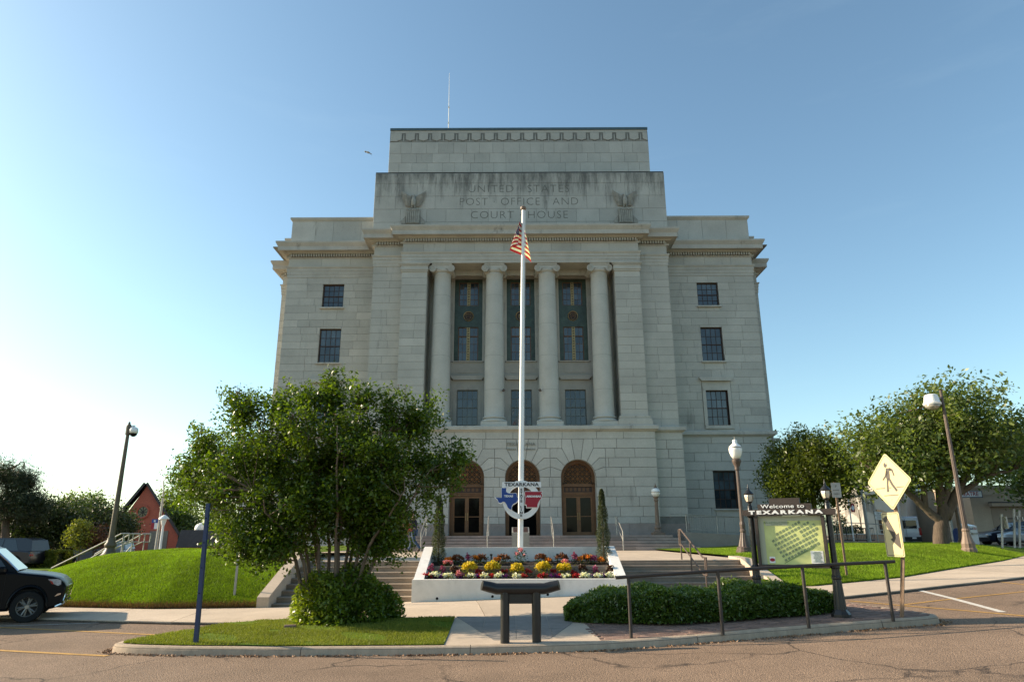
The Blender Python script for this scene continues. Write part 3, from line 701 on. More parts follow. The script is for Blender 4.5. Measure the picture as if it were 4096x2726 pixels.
q = MB(); q.box(X0-5.66, X0+5.66, FY+.02, INY, ENT, ENT+.05); q.build('portico_ceiling', MAT['stone_trim'], ch)
q = MB(); q.box(X0-5.66, X0+5.66, FY-.1, INY+.2, 7.60, BELT); q.build('portico_floor', MAT['stone_trim'], ch)
q = MB(); q.tint=.7
q.box(X0-5.66, X0+5.66, FY+1.2, FY+1.35, 17.35, ENT-.003); q.box(X0-5.66, X0+5.66, INY-.18, INY-.03, 17.42, ENT-.003); q.build('ceiling_beam', MAT['stone_trim'], ch)
# frieze and architrave backing of the centre
sk = MB(); wall_skin(sk, -7.18, 7.18, ENT, 20.0, plane_front(FY), [], .2)
for s in (-1,1):
    fo = plane_left(-7.18) if s < 0 else plane_right(7.18); uo = (-MY, -FY) if s < 0 else (FY, MY); wall_skin(sk, *uo, ENT, 20.0, fo, [], .2)
sk.build('frieze_core', MAT['mortar'], ch)
ashlar(-7.18, 7.18, [18.38, 19.0], plane_front(FY), 1.4, 2.0, weight=1.2, lo=.2, hi=.75)
for s in (-1,1):
    fo = plane_left(-7.18) if s < 0 else plane_right(7.18); uo = (-MY, -FY) if s < 0 else (FY, MY); ashlar(*uo, [18.38,19.0], fo, .5, .6, weight=.2)
# --- rusticated base with three arches
AR = 0.955; SPR = 4.89; BY = FY-.15
AX = (-3.09, 0.0, 3.09)
def arc(cx, a0, a1, n=6):
    return [(cx + AR*math.sin(a0+(a1-a0)*i/n), SPR + AR*math.cos(a0+(a1-a0)*i/n)) for i in range(n+1)]
fb = plane_front(BY); J = [rad(10), rad(31), rad(50), rad(69), rad(90)]
kw = dict(gap=.012, cham=.012)
for cx in AX:
    stone(arc(cx, J[0], -J[0])[::1][::-1][::-1] and ([(cx-.35,7.0)] + arc(cx, -J[0], J[0]) + [(cx+.35,7.0)]), fb, **kw, lo=.35)
    for s in (-1, 1):
        def P(pts): 
            pts = [(cx + s*(x), z) for x, z in pts]
            a = sum(pts[i][0]*pts[(i+1)%len(pts)][1]-pts[(i+1)%len(pts)][0]*pts[i][1] for i in range(len(pts)))
            stone(pts if a > 0 else pts[::-1], fb, **kw, lo=.3)
        def A(i): return [(AR*math.sin(J[i-1]+(J[i]-J[i-1])*k/5), SPR+AR*math.cos(J[i-1]+(J[i]-J[i-1])*k/5)) for k in range(6)]
        e = 1.545
        P([(.35,7.0)] + A(1) + [(.88,6.47),(.88,7.0)])
        P([(.88,6.47)] + A(2) + [(1.20,5.94),(e,5.94),(e,6.47)])
        P([(1.20,5.94)] + A(3) + [(1.42,5.42),(e,5.42),(e,5.94)])
        P([(1.42,5.42)] + A(4) + [(e,4.89),(e,5.42)])
top_holes = [(cx-.88, cx+.88, 6.4, 7.01) for cx in AX]
ashlar(-7.47, 7.47, [7.0, 7.43], fb, 1.5, 2.0, gap=.010, cham=.008, lo=.3)
ashlar(-7.47, 7.47, [6.47, 7.0], fb, 1.2, 1.9, [(cx-.88, cx+.88, 6.0, 7.01) for cx in AX], gap=.010, cham=.008, lo=.3)
full = [(AX[0]-1.545, AX[2]+1.545, 0, 9)]
ashlar(-7.47, 7.47, [4.89,5.42,5.94,6.47], fb, 1.2, 1.8, full, gap=.010, cham=.008, lo=.3)
ashlar(-7.47, 7.47, BASEC[1:6], fb, 1.0, 1.5, [(cx-AR, cx+AR, 0, 4.90) for cx in AX], gap=.010, cham=.008, lo=.3)
# backing with arches cut through
sk = MB()
edges = [-7.47] + [v for cx in AX for v in (cx-AR, cx+AR)] + [7.47]
for a, b in zip(edges[0::2], edges[1::2]): sk.add([fb(a,0.9,.03), fb(b,0.9,.03), fb(b,7.45,.03), fb(a,7.45,.03)], [(0,1,2,3)])
for cx in AX:
    pts = arc(cx, rad(-90), rad(90), 24)
    for p, r in zip(pts[:-1], pts[1:]): sk.add([fb(*p,.03), fb(*r,.03), fb(r[0],7.45,.03), fb(p[0],7.45,.03)], [(0,1,2,3)])
sk.build('basement_wall', MAT['mortar'], ch)
REV = 0.62
for cx in AX:
    q = MB(); q.tint = .6
    pts = [(cx-AR, FLOOR-.2)] + arc(cx, rad(-90), rad(90), 24) + [(cx+AR, FLOOR-.2)]
    for p, r in zip(pts[:-1], pts[1:]): q.add([fb(*p,-.004), fb(*p,REV), fb(*r,REV), fb(*r,-.004)], [(0,1,2,3)])
    q.build('arch_reveal', MAT['stone_trim'], ch, smooth=True, sharp=30)
# granite plinth
for a, b in zip(edges[0::2], edges[1::2]):
    for xa, xb in ([(a, (a+b)/2), ((a+b)/2, b)] if b-a > 1.6 else [(a, b)]):
        q = MB(); q.tint = random.random(); q.box(X0+xa+.004, X0+xb-.004, BY-.05, BY+.2, 1.0, 2.395); q.build('plinth_stone', MAT['granite'], ch)
for s in (-1,1):
    a, b = sorted((s*9.18, s*7.50)); q = MB(); q.tint=.5; q.box(X0+a, X0+b, MY-.15, MY+.2, 1.0, 2.395); q.build('plinth_stone', MAT['granite'], ch)
q = MB(); q.box(X0-7.5, X0+7.5, BY-.04, BY+.02, 2.395, 2.77, ''); 
# thin course above the plinth is part of the ashlar: fill behind the arches' jambs only
ashlar(-7.47, 7.47, [2.395, 2.76], fb, 1.0, 1.5, [(cx-AR, cx+AR, 0, 4.90) for cx in AX], gap=.010, cham=.008, lo=.3)
# --- attics
def attic_box(name, hx, y0, y1, z0, z1):
    sk = MB(); wall_skin(sk, -hx, hx, z0, z1, plane_front(y0), [], .2); wall_skin(sk, -y1, -y0, z0, z1, plane_left(-hx), [], .2); wall_skin(sk, y0, y1, z0, z1, plane_right(hx), [], .2)
    sk.box(X0-hx+.02, X0+hx-.02, y0+.03, y1, z1-.06, z1-.01); sk.build(name, MAT['mortar'], ch)
attic_box('lower_attic', 9.43, A2Y, 58.0, 19.7, 24.72); attic_box('upper_attic', 9.12, A1Y, 57.0, 24.4, 29.35)
A2L = [19.9, 21.13, 22.05, 22.97, 23.90, 24.45]
for fn, u in ((plane_front(A2Y), (-9.43,9.43)), (plane_left(-9.43), (-50.0,-A2Y)), (plane_right(9.43), (A2Y,50.0))):
    w = 1.2 if u[0] == -9.43 and u[1] == 9.43 else .05
    ashlar(*u, A2L, fn, 1.15, 1.45, weight=w, lo=.1, hi=.8, cham=.004)
for fn, u in ((plane_front(A1Y), (-9.12,9.12)), (plane_left(-9.12), (-52.0,-A1Y)), (plane_right(9.12), (A1Y,52.0))):
    w = 1.5 if u[0] == -9.12 and u[1] == 9.12 else .05
    ashlar(*u, [24.4, 25.3, 26.12, 26.87, 27.62, 28.45], fn, .92, 1.05, weight=w, lo=.05, hi=.75, cham=.004)
# --- build the stones: the 300 that show largest as pieces, the rest joined
def stone_mesh(mb, poly, fn, gap, t, cham):
    mb.tint = t; p = inset(poly, gap); d = random.uniform(-.004, .002)
    if cham:
        pi = inset(p, cham); n = len(p)
        vs = [fn(u, v, d) for u, v in pi] + [fn(u, v, d+cham) for u, v in p] + [fn(u, v, .06) for u, v in p]
        fs = [tuple(range(n))]
        for k in (0, n):
            for i in range(n): j=(i+1)%n; fs.append((k+i, k+n+i, k+n+j, k+j))
        mb.add(vs, fs)
    else:
        n = len(p); vs = [fn(u, v, d) for u, v in p] + [fn(u, v, .06) for u, v in p]
        mb.add(vs, [tuple(range(n))] + [(i, n+i, n+(i+1)%n, (i+1)%n) for i in range(n)])
def stained_stone():
    m = mk('limestone_block', (0.375,0.37,0.337), (0.47,0.46,0.417), rough=0.9, noise=(0.55,0.14,6), noise2=(16,0.10,4), bump=(30,0.25,4), spec=0.2)
    nt, b, src = color_chain(m); N, L = nt.nodes, nt.links
    geo = N.new('ShaderNodeNewGeometry'); sep = N.new('ShaderNodeSeparateXYZ'); L.new(geo.outputs['Position'], sep.inputs[0])
    mp = N.new('ShaderNodeMapping'); mp.inputs['Scale'].default_value = (1.6, 1.6, 0.28); L.new(geo.outputs['Position'], mp.inputs['Vector'])
    no = N.new('ShaderNodeTexNoise'); no.inputs['Scale'].default_value = 1.0; no.inputs['Detail'].default_value = 9; no.inputs['Roughness'].default_value = .72; L.new(mp.outputs['Vector'], no.inputs['Vector'])
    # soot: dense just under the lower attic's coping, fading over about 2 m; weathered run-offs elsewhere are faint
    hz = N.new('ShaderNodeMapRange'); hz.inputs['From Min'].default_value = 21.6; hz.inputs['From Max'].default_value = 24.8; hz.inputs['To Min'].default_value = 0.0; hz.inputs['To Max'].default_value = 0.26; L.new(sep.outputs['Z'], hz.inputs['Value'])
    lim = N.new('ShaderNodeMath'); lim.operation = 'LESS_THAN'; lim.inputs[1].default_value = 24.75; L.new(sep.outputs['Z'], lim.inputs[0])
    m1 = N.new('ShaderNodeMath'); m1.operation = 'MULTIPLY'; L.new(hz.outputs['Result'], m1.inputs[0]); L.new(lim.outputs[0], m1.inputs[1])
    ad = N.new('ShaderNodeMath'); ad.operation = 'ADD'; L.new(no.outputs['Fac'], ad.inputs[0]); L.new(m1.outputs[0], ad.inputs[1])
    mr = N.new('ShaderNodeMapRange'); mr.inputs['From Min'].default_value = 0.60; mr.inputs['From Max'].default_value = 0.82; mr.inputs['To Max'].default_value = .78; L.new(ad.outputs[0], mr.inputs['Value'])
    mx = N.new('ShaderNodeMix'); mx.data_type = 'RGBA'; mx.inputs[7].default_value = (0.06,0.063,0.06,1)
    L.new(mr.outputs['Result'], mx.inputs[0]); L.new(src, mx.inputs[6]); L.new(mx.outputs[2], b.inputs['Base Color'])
    return m
MAT['block'] = add_stain(stained_stone(), .55, .60, (0.20,0.20,0.185), .5, .2, (1.3,1.3,.35))
STONES.sort(key=lambda t: -t[0])
restm = MB()
for k, (ar, poly, fn, gap, t, cham) in enumerate(STONES):
    if k < 300:
        q = MB(); stone_mesh(q, poly, fn, gap, t, cham); q.build('stone', MAT['block'], ch)
    else: stone_mesh(restm, poly, fn, gap, t, cham)
tag(restm.build('ashlar_field', MAT['block'], ch), kind='stuff')

# --- mouldings swept round the plan
def sweep(plan, prof, name, mat, cut=None, smooth=False):
    """plan: points left-back -> front -> right-back (local x, world y); prof: (outwards, z)"""
    n = len(plan); offs = []
    for i in range(n):
        p = Vector(plan[i])
        def nrm(a, b): d = (Vector(b)-Vector(a)).normalized(); return Vector((d.y, -d.x))
        if i == 0: m = nrm(plan[0], plan[1])
        elif i == n-1: m = nrm(plan[-2], plan[-1])
        else:
            a, b = nrm(plan[i-1], plan[i]), nrm(plan[i], plan[i+1]); m = (a+b)/(1+a.dot(b))
        offs.append((p, m))
    mb = MB(); k = len(prof)
    vs = [(X0 + (p+m*o).x, (p+m*o).y, z) for p, m in offs for o, z in prof]
    fs = [(i*k+j, (i+1)*k+j, (i+1)*k+j+1, i*k+j+1) for i in range(n-1) for j in range(k-1)]
    mb.add(vs, fs); mb.add(vs[:k], [tuple(range(k))]); mb.add(vs[-k:], [tuple(range(k-1,-1,-1))])
    return mb.build(name, mat, ch)
def mirror_plan(half): return half + [(-x, y) for x, y in half[::-1]]
PLAN = mirror_plan([(-16.28,58),(-16.28,44),(-14.87,44),(-14.87,WY),(-9.02,WY),(-9.02,MY),(-7.18,MY),(-7.18,FY)])
PLANB = mirror_plan([(-16.36,58),(-16.36,43.9),(-14.99,43.9),(-14.99,WY-.12),(-9.14,WY-.12),(-9.14,MY-.1),(-7.47,MY-.1),(-7.47,BY)])
sweep(PLANB, [(0.0,7.40),(.05,7.42),(.10,7.47),(.17,7.52),(.20,7.52),(.20,7.70),(.17,7.735),(-.30,7.765)], 'belt_course', MAT['stone_trim'])
sweep(PLAN, [(0.0,17.68),(.03,17.68),(.03,17.88),(.05,17.88),(.05,18.10),(.075,18.10),(.075,18.27),(.11,18.30),(.14,18.37),(.14,18.40),(0.0,18.42)], 'architrave', MAT['stone_trim'])
CPROF = [(0.0,18.98),(.04,18.98),(.07,19.03),(.02,19.06),(.02,19.24),(.24,19.25),(.26,19.30),(.30,19.34),(.56,19.37),(.56,19.335),(.59,19.335),(.59,19.60),(.61,19.62),(.63,19.67),(.67,19.73),(.72,19.83),(.72,19.92),(0.0,20.02)]
sweep(PLAN, CPROF, 'cornice', MAT['stone_trim'])
WP = [(-16.28,58),(-16.28,44),(-14.87,44),(-14.87,WY),(-9.43,WY)]
CAP = [(0.0,21.60),(.04,21.62),(.09,21.70),(.12,21.72),(.12,21.84),(-.4,21.86)]
sweep(WP, CAP, 'parapet_cap', MAT['stone_trim']); sweep([(-x, y) for x, y in WP[::-1]], CAP, 'parapet_cap', MAT['stone_trim'])
sweep([(-9.43,58),(-9.43,A2Y),(9.43,A2Y),(9.43,58)], [(.0,24.44),(.0,24.60),(-.12,24.74),(-.7,24.76)], 'attic_coping', MAT['block'])
sweep([(-9.08,57),(-9.08,A1Y+.04),(9.08,A1Y+.04),(9.08,57)], [(.03,28.44),(.03,28.52),(-.015,28.56),(-.015,29.24),(.02,29.28),(.02,29.46),(-.1,29.48),(-.6,29.48)], 'attic_frieze', MAT['block'])
MAT['roof_metal'] = mk('blue_grey_flashing', (0.075,0.115,0.13), rough=0.5, metal=.3, noise=(3,.2))
sweep([(-9.08,57),(-9.08,A1Y+.02),(9.08,A1Y+.02),(9.08,57)], [(.05,29.46),(.05,29.64),(-.5,29.66)], 'roof_flashing', MAT['roof_metal'])
q = MB(); q.box(X0-16.1, X0+16.1, WY+.3, 58, 19.9, 19.97); q.box(X0-9, X0+9, A1Y+.3, 57, 29.4, 29.5); q.build('roof', MAT['mortar'], ch)
q = MB(); q.box(X0-16.2, X0+16.2, 57.9, 58.0, 0.9, 21.8); q.build('rear_wall', MAT['stone'], ch)
# dentils
dm = MB(); dm.tint = .6
def dent(p, q_, n_out):
    L = (q_-p).length; n = int(L/.157); d = (q_-p).normalized()
    for i in range(n):
        c = p + d*((i+.5)*L/n) + n_out*.12
        dm.cbox(X0+c.x, c.y, 19.15, .085 if abs(d.x) > .5 else .2, .2 if abs(d.x) > .5 else .085, .17)
for a, b in zip(PLAN[:-1], PLAN[1:]):
    if min(a[1], b[1]) > 52: pass
    d = (Vector(b)-Vector(a)).normalized(); nn = Vector((d.y,-d.x))
    dent(Vector(a)+d*.1, Vector(b)-d*.1 + d*(.2 if False else 0), nn)
tag(dm.build('dentil_course', MAT['stone_trim'], ch), kind='stuff')
# frieze reliefs on the upper attic: plain shields between carved stalks
MAT['relief'] = MAT['block']
pitch = 18.16/19.5
for i in range(20):
    c = -9.08 + pitch*(i-.0) ; fn = plane_front(A1Y+.0)
    xa, xb = c+.15, c+pitch-.15
    if i == 0: c0 = -9.10; xa = -9.08
    xb = min(xb, 9.08)
    poly = [(xa, 29.23),(xa, 28.78)]
    if i > 0: poly += [(xa+.03,28.72),(xa+.30,28.64)]
    poly += [((xa+xb)/2, 28.58)] if i > 0 else [(xa,28.6),(xb-.3,28.6)]
    poly += [(xb-.30,28.64),(xb-.03,28.72),(xb,28.78),(xb,29.23)]
    if i == 19: poly = [(xa,29.23),(xa,28.78),(xa+.03,28.72),(xa+.18,28.65),(xb,28.6),(xb,29.23)]
    q = MB(); q.tint = random.uniform(.1,.6); q.prism(poly, -.02, .06, fn); q.build('relief_panel', MAT['block'], ch)
    if i > 0:
        q = MB(); q.tint = .4
        q.prism([(c-.02,28.62),(c+.02,28.62),(c+.035,28.85),(c+.02,29.1),(c,29.2),(c-.02,29.1),(c-.035,28.85)], .005, .06, fn)
        q.tint = .2; q.prism([(c-.36,28.575),(c+.36,28.575),(c+.3,28.62),(c-.3,28.62)], .01, .06, fn)
        q.build('relief_stalk', MAT['block'], ch)
# --- windows
def sash_window(name, cx, z0, z1, hw, y, cols, rows, fmat, sill=True, blind=False, fw=.055, glass='glass', sm='stone_trim'):
    """double-hung window: frame as the part, panes and sill as its pieces; y is the plane of the frame's face"""
    f = MB(); a, b = X0+cx-hw, X0+cx+hw; d = .07
    f.box(a, a+fw, y, y+d, z0, z1); f.box(b-fw, b, y, y+d, z0, z1); f.box(a+fw, b-fw, y, y+d, z1-fw, z1); f.box(a+fw, b-fw, y, y+d, z0, z0+fw)
    zm = (z0+z1)/2; f.box(a+fw, b-fw, y-.012, y+d-.002, zm-.028, zm+.028)
    pw = (b-a-2*fw)/cols
    for i in range(1, cols): f.box(a+fw+pw*i-.013, a+fw+pw*i+.013, y+.01, y+d-.01, z0+fw, z1-fw)
    hs = []
    for lo, hi in ((z0+fw, zm-.028), (zm+.028, z1-fw)):
        r = rows//2; h = (hi-lo)/r
        for k in range(1, r): f.box(a+fw, b-fw, y+.013, y+d-.013, lo+h*k-.012, lo+h*k+.012)
        hs += [(lo+h*k, lo+h*(k+1)) for k in range(r)]
    o = f.build(name, fmat, ch); wt = random.uniform(.1,.45); bl = random.choice((0,.25,.45)); zbl = random.uniform(z0, z1)
    if blind: wt, bl, zbl = .35, .5, (z0+z1)/2-.3
    for lo, hi in hs:
        for i in range(cols):
            q = MB(); q.tint = min(1, max(0, random.gauss(wt,.15) + (bl if lo > zbl else 0))); xa, xb = a+fw+pw*i+.002, a+fw+pw*(i+1)-.002
            e = [random.uniform(-.004,.004) for _ in range(4)]
            q.add([(xa,y+.04+e[0],lo),(xb,y+.04+e[1],lo),(xb,y+.04+e[2],hi),(xa,y+.04+e[3],hi)], [(0,1,2,3)]); q.build('pane', MAT[glass], o)
    if sill:
        q = MB(); q.tint=.8; q.cbox(X0+cx, y-.13, z0-.045, 2*hw+.2, .34, .09, bev=.012); q.build('sill', MAT[sm], o)
    return o
for s in (-1, 1):
    for k, (a, b, c, d) in enumerate(wing_holes):
        yy = WY + (.06 if k == 3 else .16) - (.0)
        sash_window('window', s*WX, c, d, WW, yy, 4, 4, MAT['winframe'], sill=(k != 2), glass='glass', blind=(k == 3))
    # surround and hood of the third-storey window
    cx = s*WX; q = MB(); q.tint = .7
    y = WY-.05
    for xa, xb, za, zb in ((cx-WW-.2, cx-WW, 8.0, 10.44), (cx+WW, cx+WW+.2, 8.0, 10.44), (cx-WW, cx+WW, 10.245, 10.44)): q.box(X0+xa, X0+xb, y, WY+.2, za, zb)
    q.box(X0+cx-WW-.2, X0+cx+WW+.2, y+.03, WY+.1, 10.445, 10.80); q.build('window_surround', MAT['stone_trim'], ch)
    q = MB(); q.tint=.8; pf = [(-WW-.22,10.80),(WW+.22,10.80),(WW+.30,10.90),(WW+.36,10.96),(WW+.36,11.03),(-WW-.36,11.03),(-WW-.36,10.96),(-WW-.30,10.90)]
    q.prism([(cx+u, v) for u, v in pf], -.22, .1, plane_front(WY)); q.build('window_hood', MAT['stone_trim'], ch)
    q = MB(); q.tint=.7; q.box(X0+cx-WW-.2, X0+cx+WW+.2, WY-.1, WY+.18, 7.90, 8.09); q.build('window_base', MAT['stone_trim'], ch)
# portico windows
def medallion(cx, z, kind):
    m = MB(); y = INY+.10
    n = 28; R0, R1 = .33, .275
    for i in range(n):
        a0, a1 = 2*math.pi*i/n, 2*math.pi*(i+1)/n
        def p(r, a, d): return (X0+cx+r*math.cos(a), y+d, z+r*math.sin(a))
        m.add([p(R1,a0,-.045), p(R0-.02,a0,-.06), p(R0-.02,a1,-.06), p(R1,a1,-.045)], [(0,1,2,3)]); m.add([p(R0-.02,a0,-.06), p(R0,a0,0), p(R0,a1,0), p(R0-.02,a1,-.06)], [(0,1,2,3)]); m.add([p(R1,a0,-.045), p(R1,a1,-.045), p(R1,a1,0), p(R1,a0,0)], [(0,1,2,3)])
    o = m.build('medallion', MAT['gold'], ch, smooth=True, sharp=40)
    d = MB(); d.prism([(cx+R1*math.cos(2*math.pi*i/24), z+R1*math.sin(2*math.pi*i/24)) for i in range(24)], -.012, .02, plane_front(y)); d.build('disc', MAT['winframe'], o)
    e = MB(); fn = plane_front(y)
    if kind == 'shield':
        sh = [(-.17,.15),(-.08,.13),(0,.16),(.08,.13),(.17,.15),(.155,.0),(.14,-.10),(.07,-.165),(0,-.21),(-.07,-.165),(-.14,-.10),(-.155,0)]
        for (u0,v0),(u1,v1) in zip(sh, sh[1:]+sh[:1]): e.tube([(X0+cx+u0, y-.02, z+v0),(X0+cx+u1, y-.02, z+v1)], .013, 6)
        e.tube([(X0+cx-.12, y-.015, z-.03),(X0+cx, y-.015, z+.03),(X0+cx+.12, y-.015, z-.02)], .01, 5)
    else:
        for k in range(9):
            a = rad(60+k*30); e.tube([(X0+cx+.04*math.cos(a), y-.02, z+.04*math.sin(a)),(X0+cx+.2*math.cos(a), y-.02, z+.17*math.sin(a))], [.022,.008], 5)
        e.sphere((X0+cx, y-.02, z+.02), .06)
    e.build('emblem', MAT['gold'], o)
for bi, bx in enumerate(BAYS):
    # green marble slab with two openings
    HH = [(bx-.62, bx+.62, 15.66, 17.22), (bx-.62, bx+.62, 12.10, 14.27)]
    mb = MB(); mb.tint = random.random(); wall_skin(mb, bx-.87, bx+.87, 12.06, 17.40, plane_front(INY+.10), HH, .09, 0.0); mb.build('marble_panel', MAT['green_marble'], ch)
    for z0, z1, rows in ((15.66,17.22,4), (12.10,14.27,4)):
        f = MB(); y = INY+.15; a, b = X0+bx-.62, X0+bx+.62; fw=.05
        f.box(a, a+fw, y, y+.06, z0, z1); f.box(b-fw, b, y, y+.06, z0, z1); f.box(a+fw, b-fw, y, y+.06, z1-fw, z1); f.box(a+fw, b-fw, y, y+.06, z0, z0+fw)
        zt = z0 + (z1-z0)*.72 if z1 < 15 else None
        if zt: f.box(a+fw, b-fw, y-.01, y+.058, zt-.03, zt+.03)
        zs = [z0+fw+(z1-z0-2*fw)*k/rows for k in range(rows+1)]
        for k in range(1, rows): f.box(a+fw, b-fw, y+.02, y+.05, zs[k]-.01, zs[k]+.01)
        for xs_ in (a+fw+.14+.08, b-fw-.14-.08): f.box(xs_-.009, xs_+.009, y+.022, y+.048, z0+fw, z1-fw)
        o = f.build('window', MAT['bronze'], ch)
        for k in range(rows):
            for xa, xb in ((a+fw, a+fw+.22), (a+fw+.22, X0+bx-.075), (X0+bx+.075, b-fw-.22), (b-fw-.22, b-fw)):
                q = MB(); q.tint = min(1, max(0, random.gauss(.55,.2))); e = [random.uniform(-.003,.003) for _ in range(4)]
                q.add([(xa,y+.035+e[0],zs[k]),(xb,y+.035+e[1],zs[k]),(xb,y+.035+e[2],zs[k+1]),(xa,y+.035+e[3],zs[k+1])], [(0,1,2,3)]); q.build('pane', MAT['glass'], o)
        g = MB(); g.box(X0+bx-.10, X0+bx-.06, y-.05, y+.06, z0+.02, z1-.02); g.box(X0+bx+.06, X0+bx+.10, y-.05, y+.06, z0+.02, z1-.02); g.box(X0+bx-.06, X0+bx+.06, y-.02, y+.058, z0+.02, z1-.02)
        g.build('mullion', MAT['gold'], o)
        g = MB(); n = 9 if z1 > 15 else 13
        for k in range(n):
            zz = z0+.1 + (z1-z0-.2)*k/(n-1); g = MB(); g.cbox(X0+bx, y-.03, zz, .085, .03, .055); g.build('mullion_stud', MAT['winframe'], o)
    medallion(bx, 14.97, 'shield' if bi != 1 else 'eagle')
    # lower stone surround
    q = MB(); q.tint=.5; y = INY-.03
    for xa, xb, za, zb in ((bx-.86, bx-.63, BELT, 10.5), (bx+.63, bx+.86, BELT, 10.5), (bx-.63, bx+.63, 10.265, 10.5)): q.box(X0+xa, X0+xb, y, INY+.2, za, zb)
    q.box(X0+bx-.98, X0+bx+.98, INY-.005, INY+.1, 10.502, 10.86); q.box(X0+bx-.98, X0+bx-.862, INY-.004, INY+.1, BELT, 10.5); q.box(X0+bx+.862, X0+bx+.98, INY-.004, INY+.1, BELT, 10.5)
    q.build('window_surround', MAT['stone_trim'], ch)
    q = MB(); q.tint=.7; pf = [(-.86,10.86),(.86,10.86),(.92,10.96),(1.0,11.02),(1.0,11.12),(-1.0,11.12),(-1.0,11.02),(-.92,10.96)]
    q.prism([(bx+u, v) for u, v in pf], -.20, .1, plane_front(INY)); q.build('window_hood', MAT['stone_trim'], ch)
    q = MB(); q.tint=.5; q.box(X0+bx-.98, X0+bx+.98, INY-.005, INY+.1, 11.122, 11.98); q.box(X0+bx-.62, X0+bx+.62, INY-.03, INY+.0, 11.32, 11.82); q.build('spandrel_panel', MAT['stone_trim'], ch)
    q = MB(); q.tint=.9; q.box(X0+bx-.92, X0+bx+.92, INY-.10, INY+.2, 11.985, 12.055); q.box(X0+bx-.98, X0+bx-.872, INY-.004, INY+.1, 12.06, 17.395); q.box(X0+bx+.872, X0+bx+.98, INY-.004, INY+.1, 12.06, 17.395); q.build('sill', MAT['stone_trim'], ch)
    sash_window('window', bx, 8.12, 10.26, .63, INY+.10, 4, 4, MAT['winframe_l'], sill=False, fw=.045)
# --- columns
col_proto = None
COLX = (-4.78, -1.60, 1.60, 4.78)
def make_column(cx):
    cy = FY+.62; zb = BELT
    r0, r1 = .585, .50; prof = []
    for i in range(15):
        t = i/14; r = r0 - (r0-r1)*(t**1.7); prof.append((r, zb+.62 + (17.02-zb-.62)*t))
    prof = [(r0+.03, zb+.58)] + prof + [(r1+.025,17.05),(r1+.025,17.09),(r1,17.11),(r1,17.2)]
    m = MB(); m.tint=.6; m.lathe(X0+cx, cy, prof, 40); o = m.build('column', MAT['stone_smooth'], ch, smooth=True, sharp=50)
    for zj in (9.9, 11.95, 13.9, 15.7):                                     # drum joints
        t = (zj-zb-.62)/(17.02-zb-.62); rr = r0-(r0-r1)*t**1.7 + .0015
        j = MB(); j.lathe(X0+cx, cy, [(rr-.02,zj-.007),(rr,zj-.006),(rr,zj+.006),(rr-.02,zj+.007)], 40); j.build('drum_joint', MAT['mortar'], o, smooth=True)
    b = MB(); b.tint=.6
    tor = lambda R, zc, r: [(R + r*math.cos(a), zc + r*math.sin(a)) for a in [rad(-90+k*22.5) for k in range(9)]]
    b.lathe(X0+cx, cy, tor(.68, zb+.33, .085) + [(.64,zb+.42),(.60,zb+.46),(.64,zb+.50)] + tor(.63, zb+.545, .05), 40); b.build('base', MAT['stone_smooth'], o, smooth=True, sharp=40)
    p = MB(); p.tint=.6; p.box(X0+cx-.75, X0+cx+.75, cy-.75, cy+.75, zb+.0, zb+.245); p.build('plinth', MAT['stone_smooth'], o)
    c = MB(); c.tint=.7
    c.lathe(X0+cx, cy, [(r1,17.14),(r1+.06,17.18),(r1+.11,17.26),(r1+.11,17.34)], 36)          # echinus
    c.box(X0+cx-.60, X0+cx+.60, cy-.60, cy+.60, 17.575, ENT-.002)                                     # abacus
    c.box(X0+cx-.66, X0+cx+.66, cy-.56, cy-.48, 17.36, 17.572); c.box(X0+cx-.66, X0+cx+.66, cy+.48, cy+.56, 17.36, 17.572); c.box(X0+cx-.55, X0+cx+.55, cy-.48, cy+.48, 17.3, 17.572)
    c.build('capital', MAT['stone_trim'], o)
    for s in (-1, 1):
        v = MB(); v.tint=.7; ax, az = cx+s*.56, 17.37; n = 20
        # bolster
        for (ya, yb, ra, rb) in ((cy-.57, cy-.30, .22, .15), (cy-.30, cy+.30, .15, .15), (cy+.30, cy+.57, .15, .22)):
            vs = [(X0+ax+ra*math.cos(2*math.pi*k/n), ya, az+ra*math.sin(2*math.pi*k/n)) for k in range(n)] + [(X0+ax+rb*math.cos(2*math.pi*k/n), yb, az+rb*math.sin(2*math.pi*k/n)) for k in range(n)]
            v.add(vs, [(k, n+k, n+(k+1)%n, (k+1)%n)[::-1] for k in range(n)])
        v.add([(X0+ax+.22*math.cos(2*math.pi*k/n), cy-.57, az+.22*math.sin(2*math.pi*k/n)) for k in range(n)], [tuple(range(n))])
        sp = [(X0+ax - s*(.20-.18*t)*math.cos(t*5*math.pi - math.pi/2 + math.pi), cy-.578, az+(.20-.18*t)*math.sin(t*5*math.pi+math.pi/2)) for t in [i/40 for i in range(41)]]
        v.tube(sp, [.026-.012*i/40 for i in range(41)], 5); v.sphere((X0+ax, cy-.575, az), .04, 8, 6)
        v.build('volute', MAT['stone_trim'], o, smooth=True, sharp=45)
    return o
for cx in COLX: make_column(cx)
for s in (-1, 1):     # pilaster capitals and bases
    a, b = sorted((s*7.18, s*5.66)); q = MB(); q.tint=.7
    for g, z0, z1 in ((.04,17.14,17.24),(.08,17.243,17.33),(.06,17.333,17.52),(.12,17.523,17.60),(.16,17.603,17.675)): q.box(X0+a-g, X0+b+g, FY-g-.02, FY+.5, z0, z1)
    q.build('pilaster_capital', MAT['stone_trim'], ch)
    q = MB(); q.tint=.6
    for g, z0, z1 in ((.20,BELT,8.0),(.17,8.003,8.12),(.10,8.123,8.2),(.12,8.203,8.29)): q.box(X0+a-g, X0+b+g, FY-g-.02, FY+.6, z0, z1)
    q.build('pilaster_base', MAT['stone_trim'], ch)
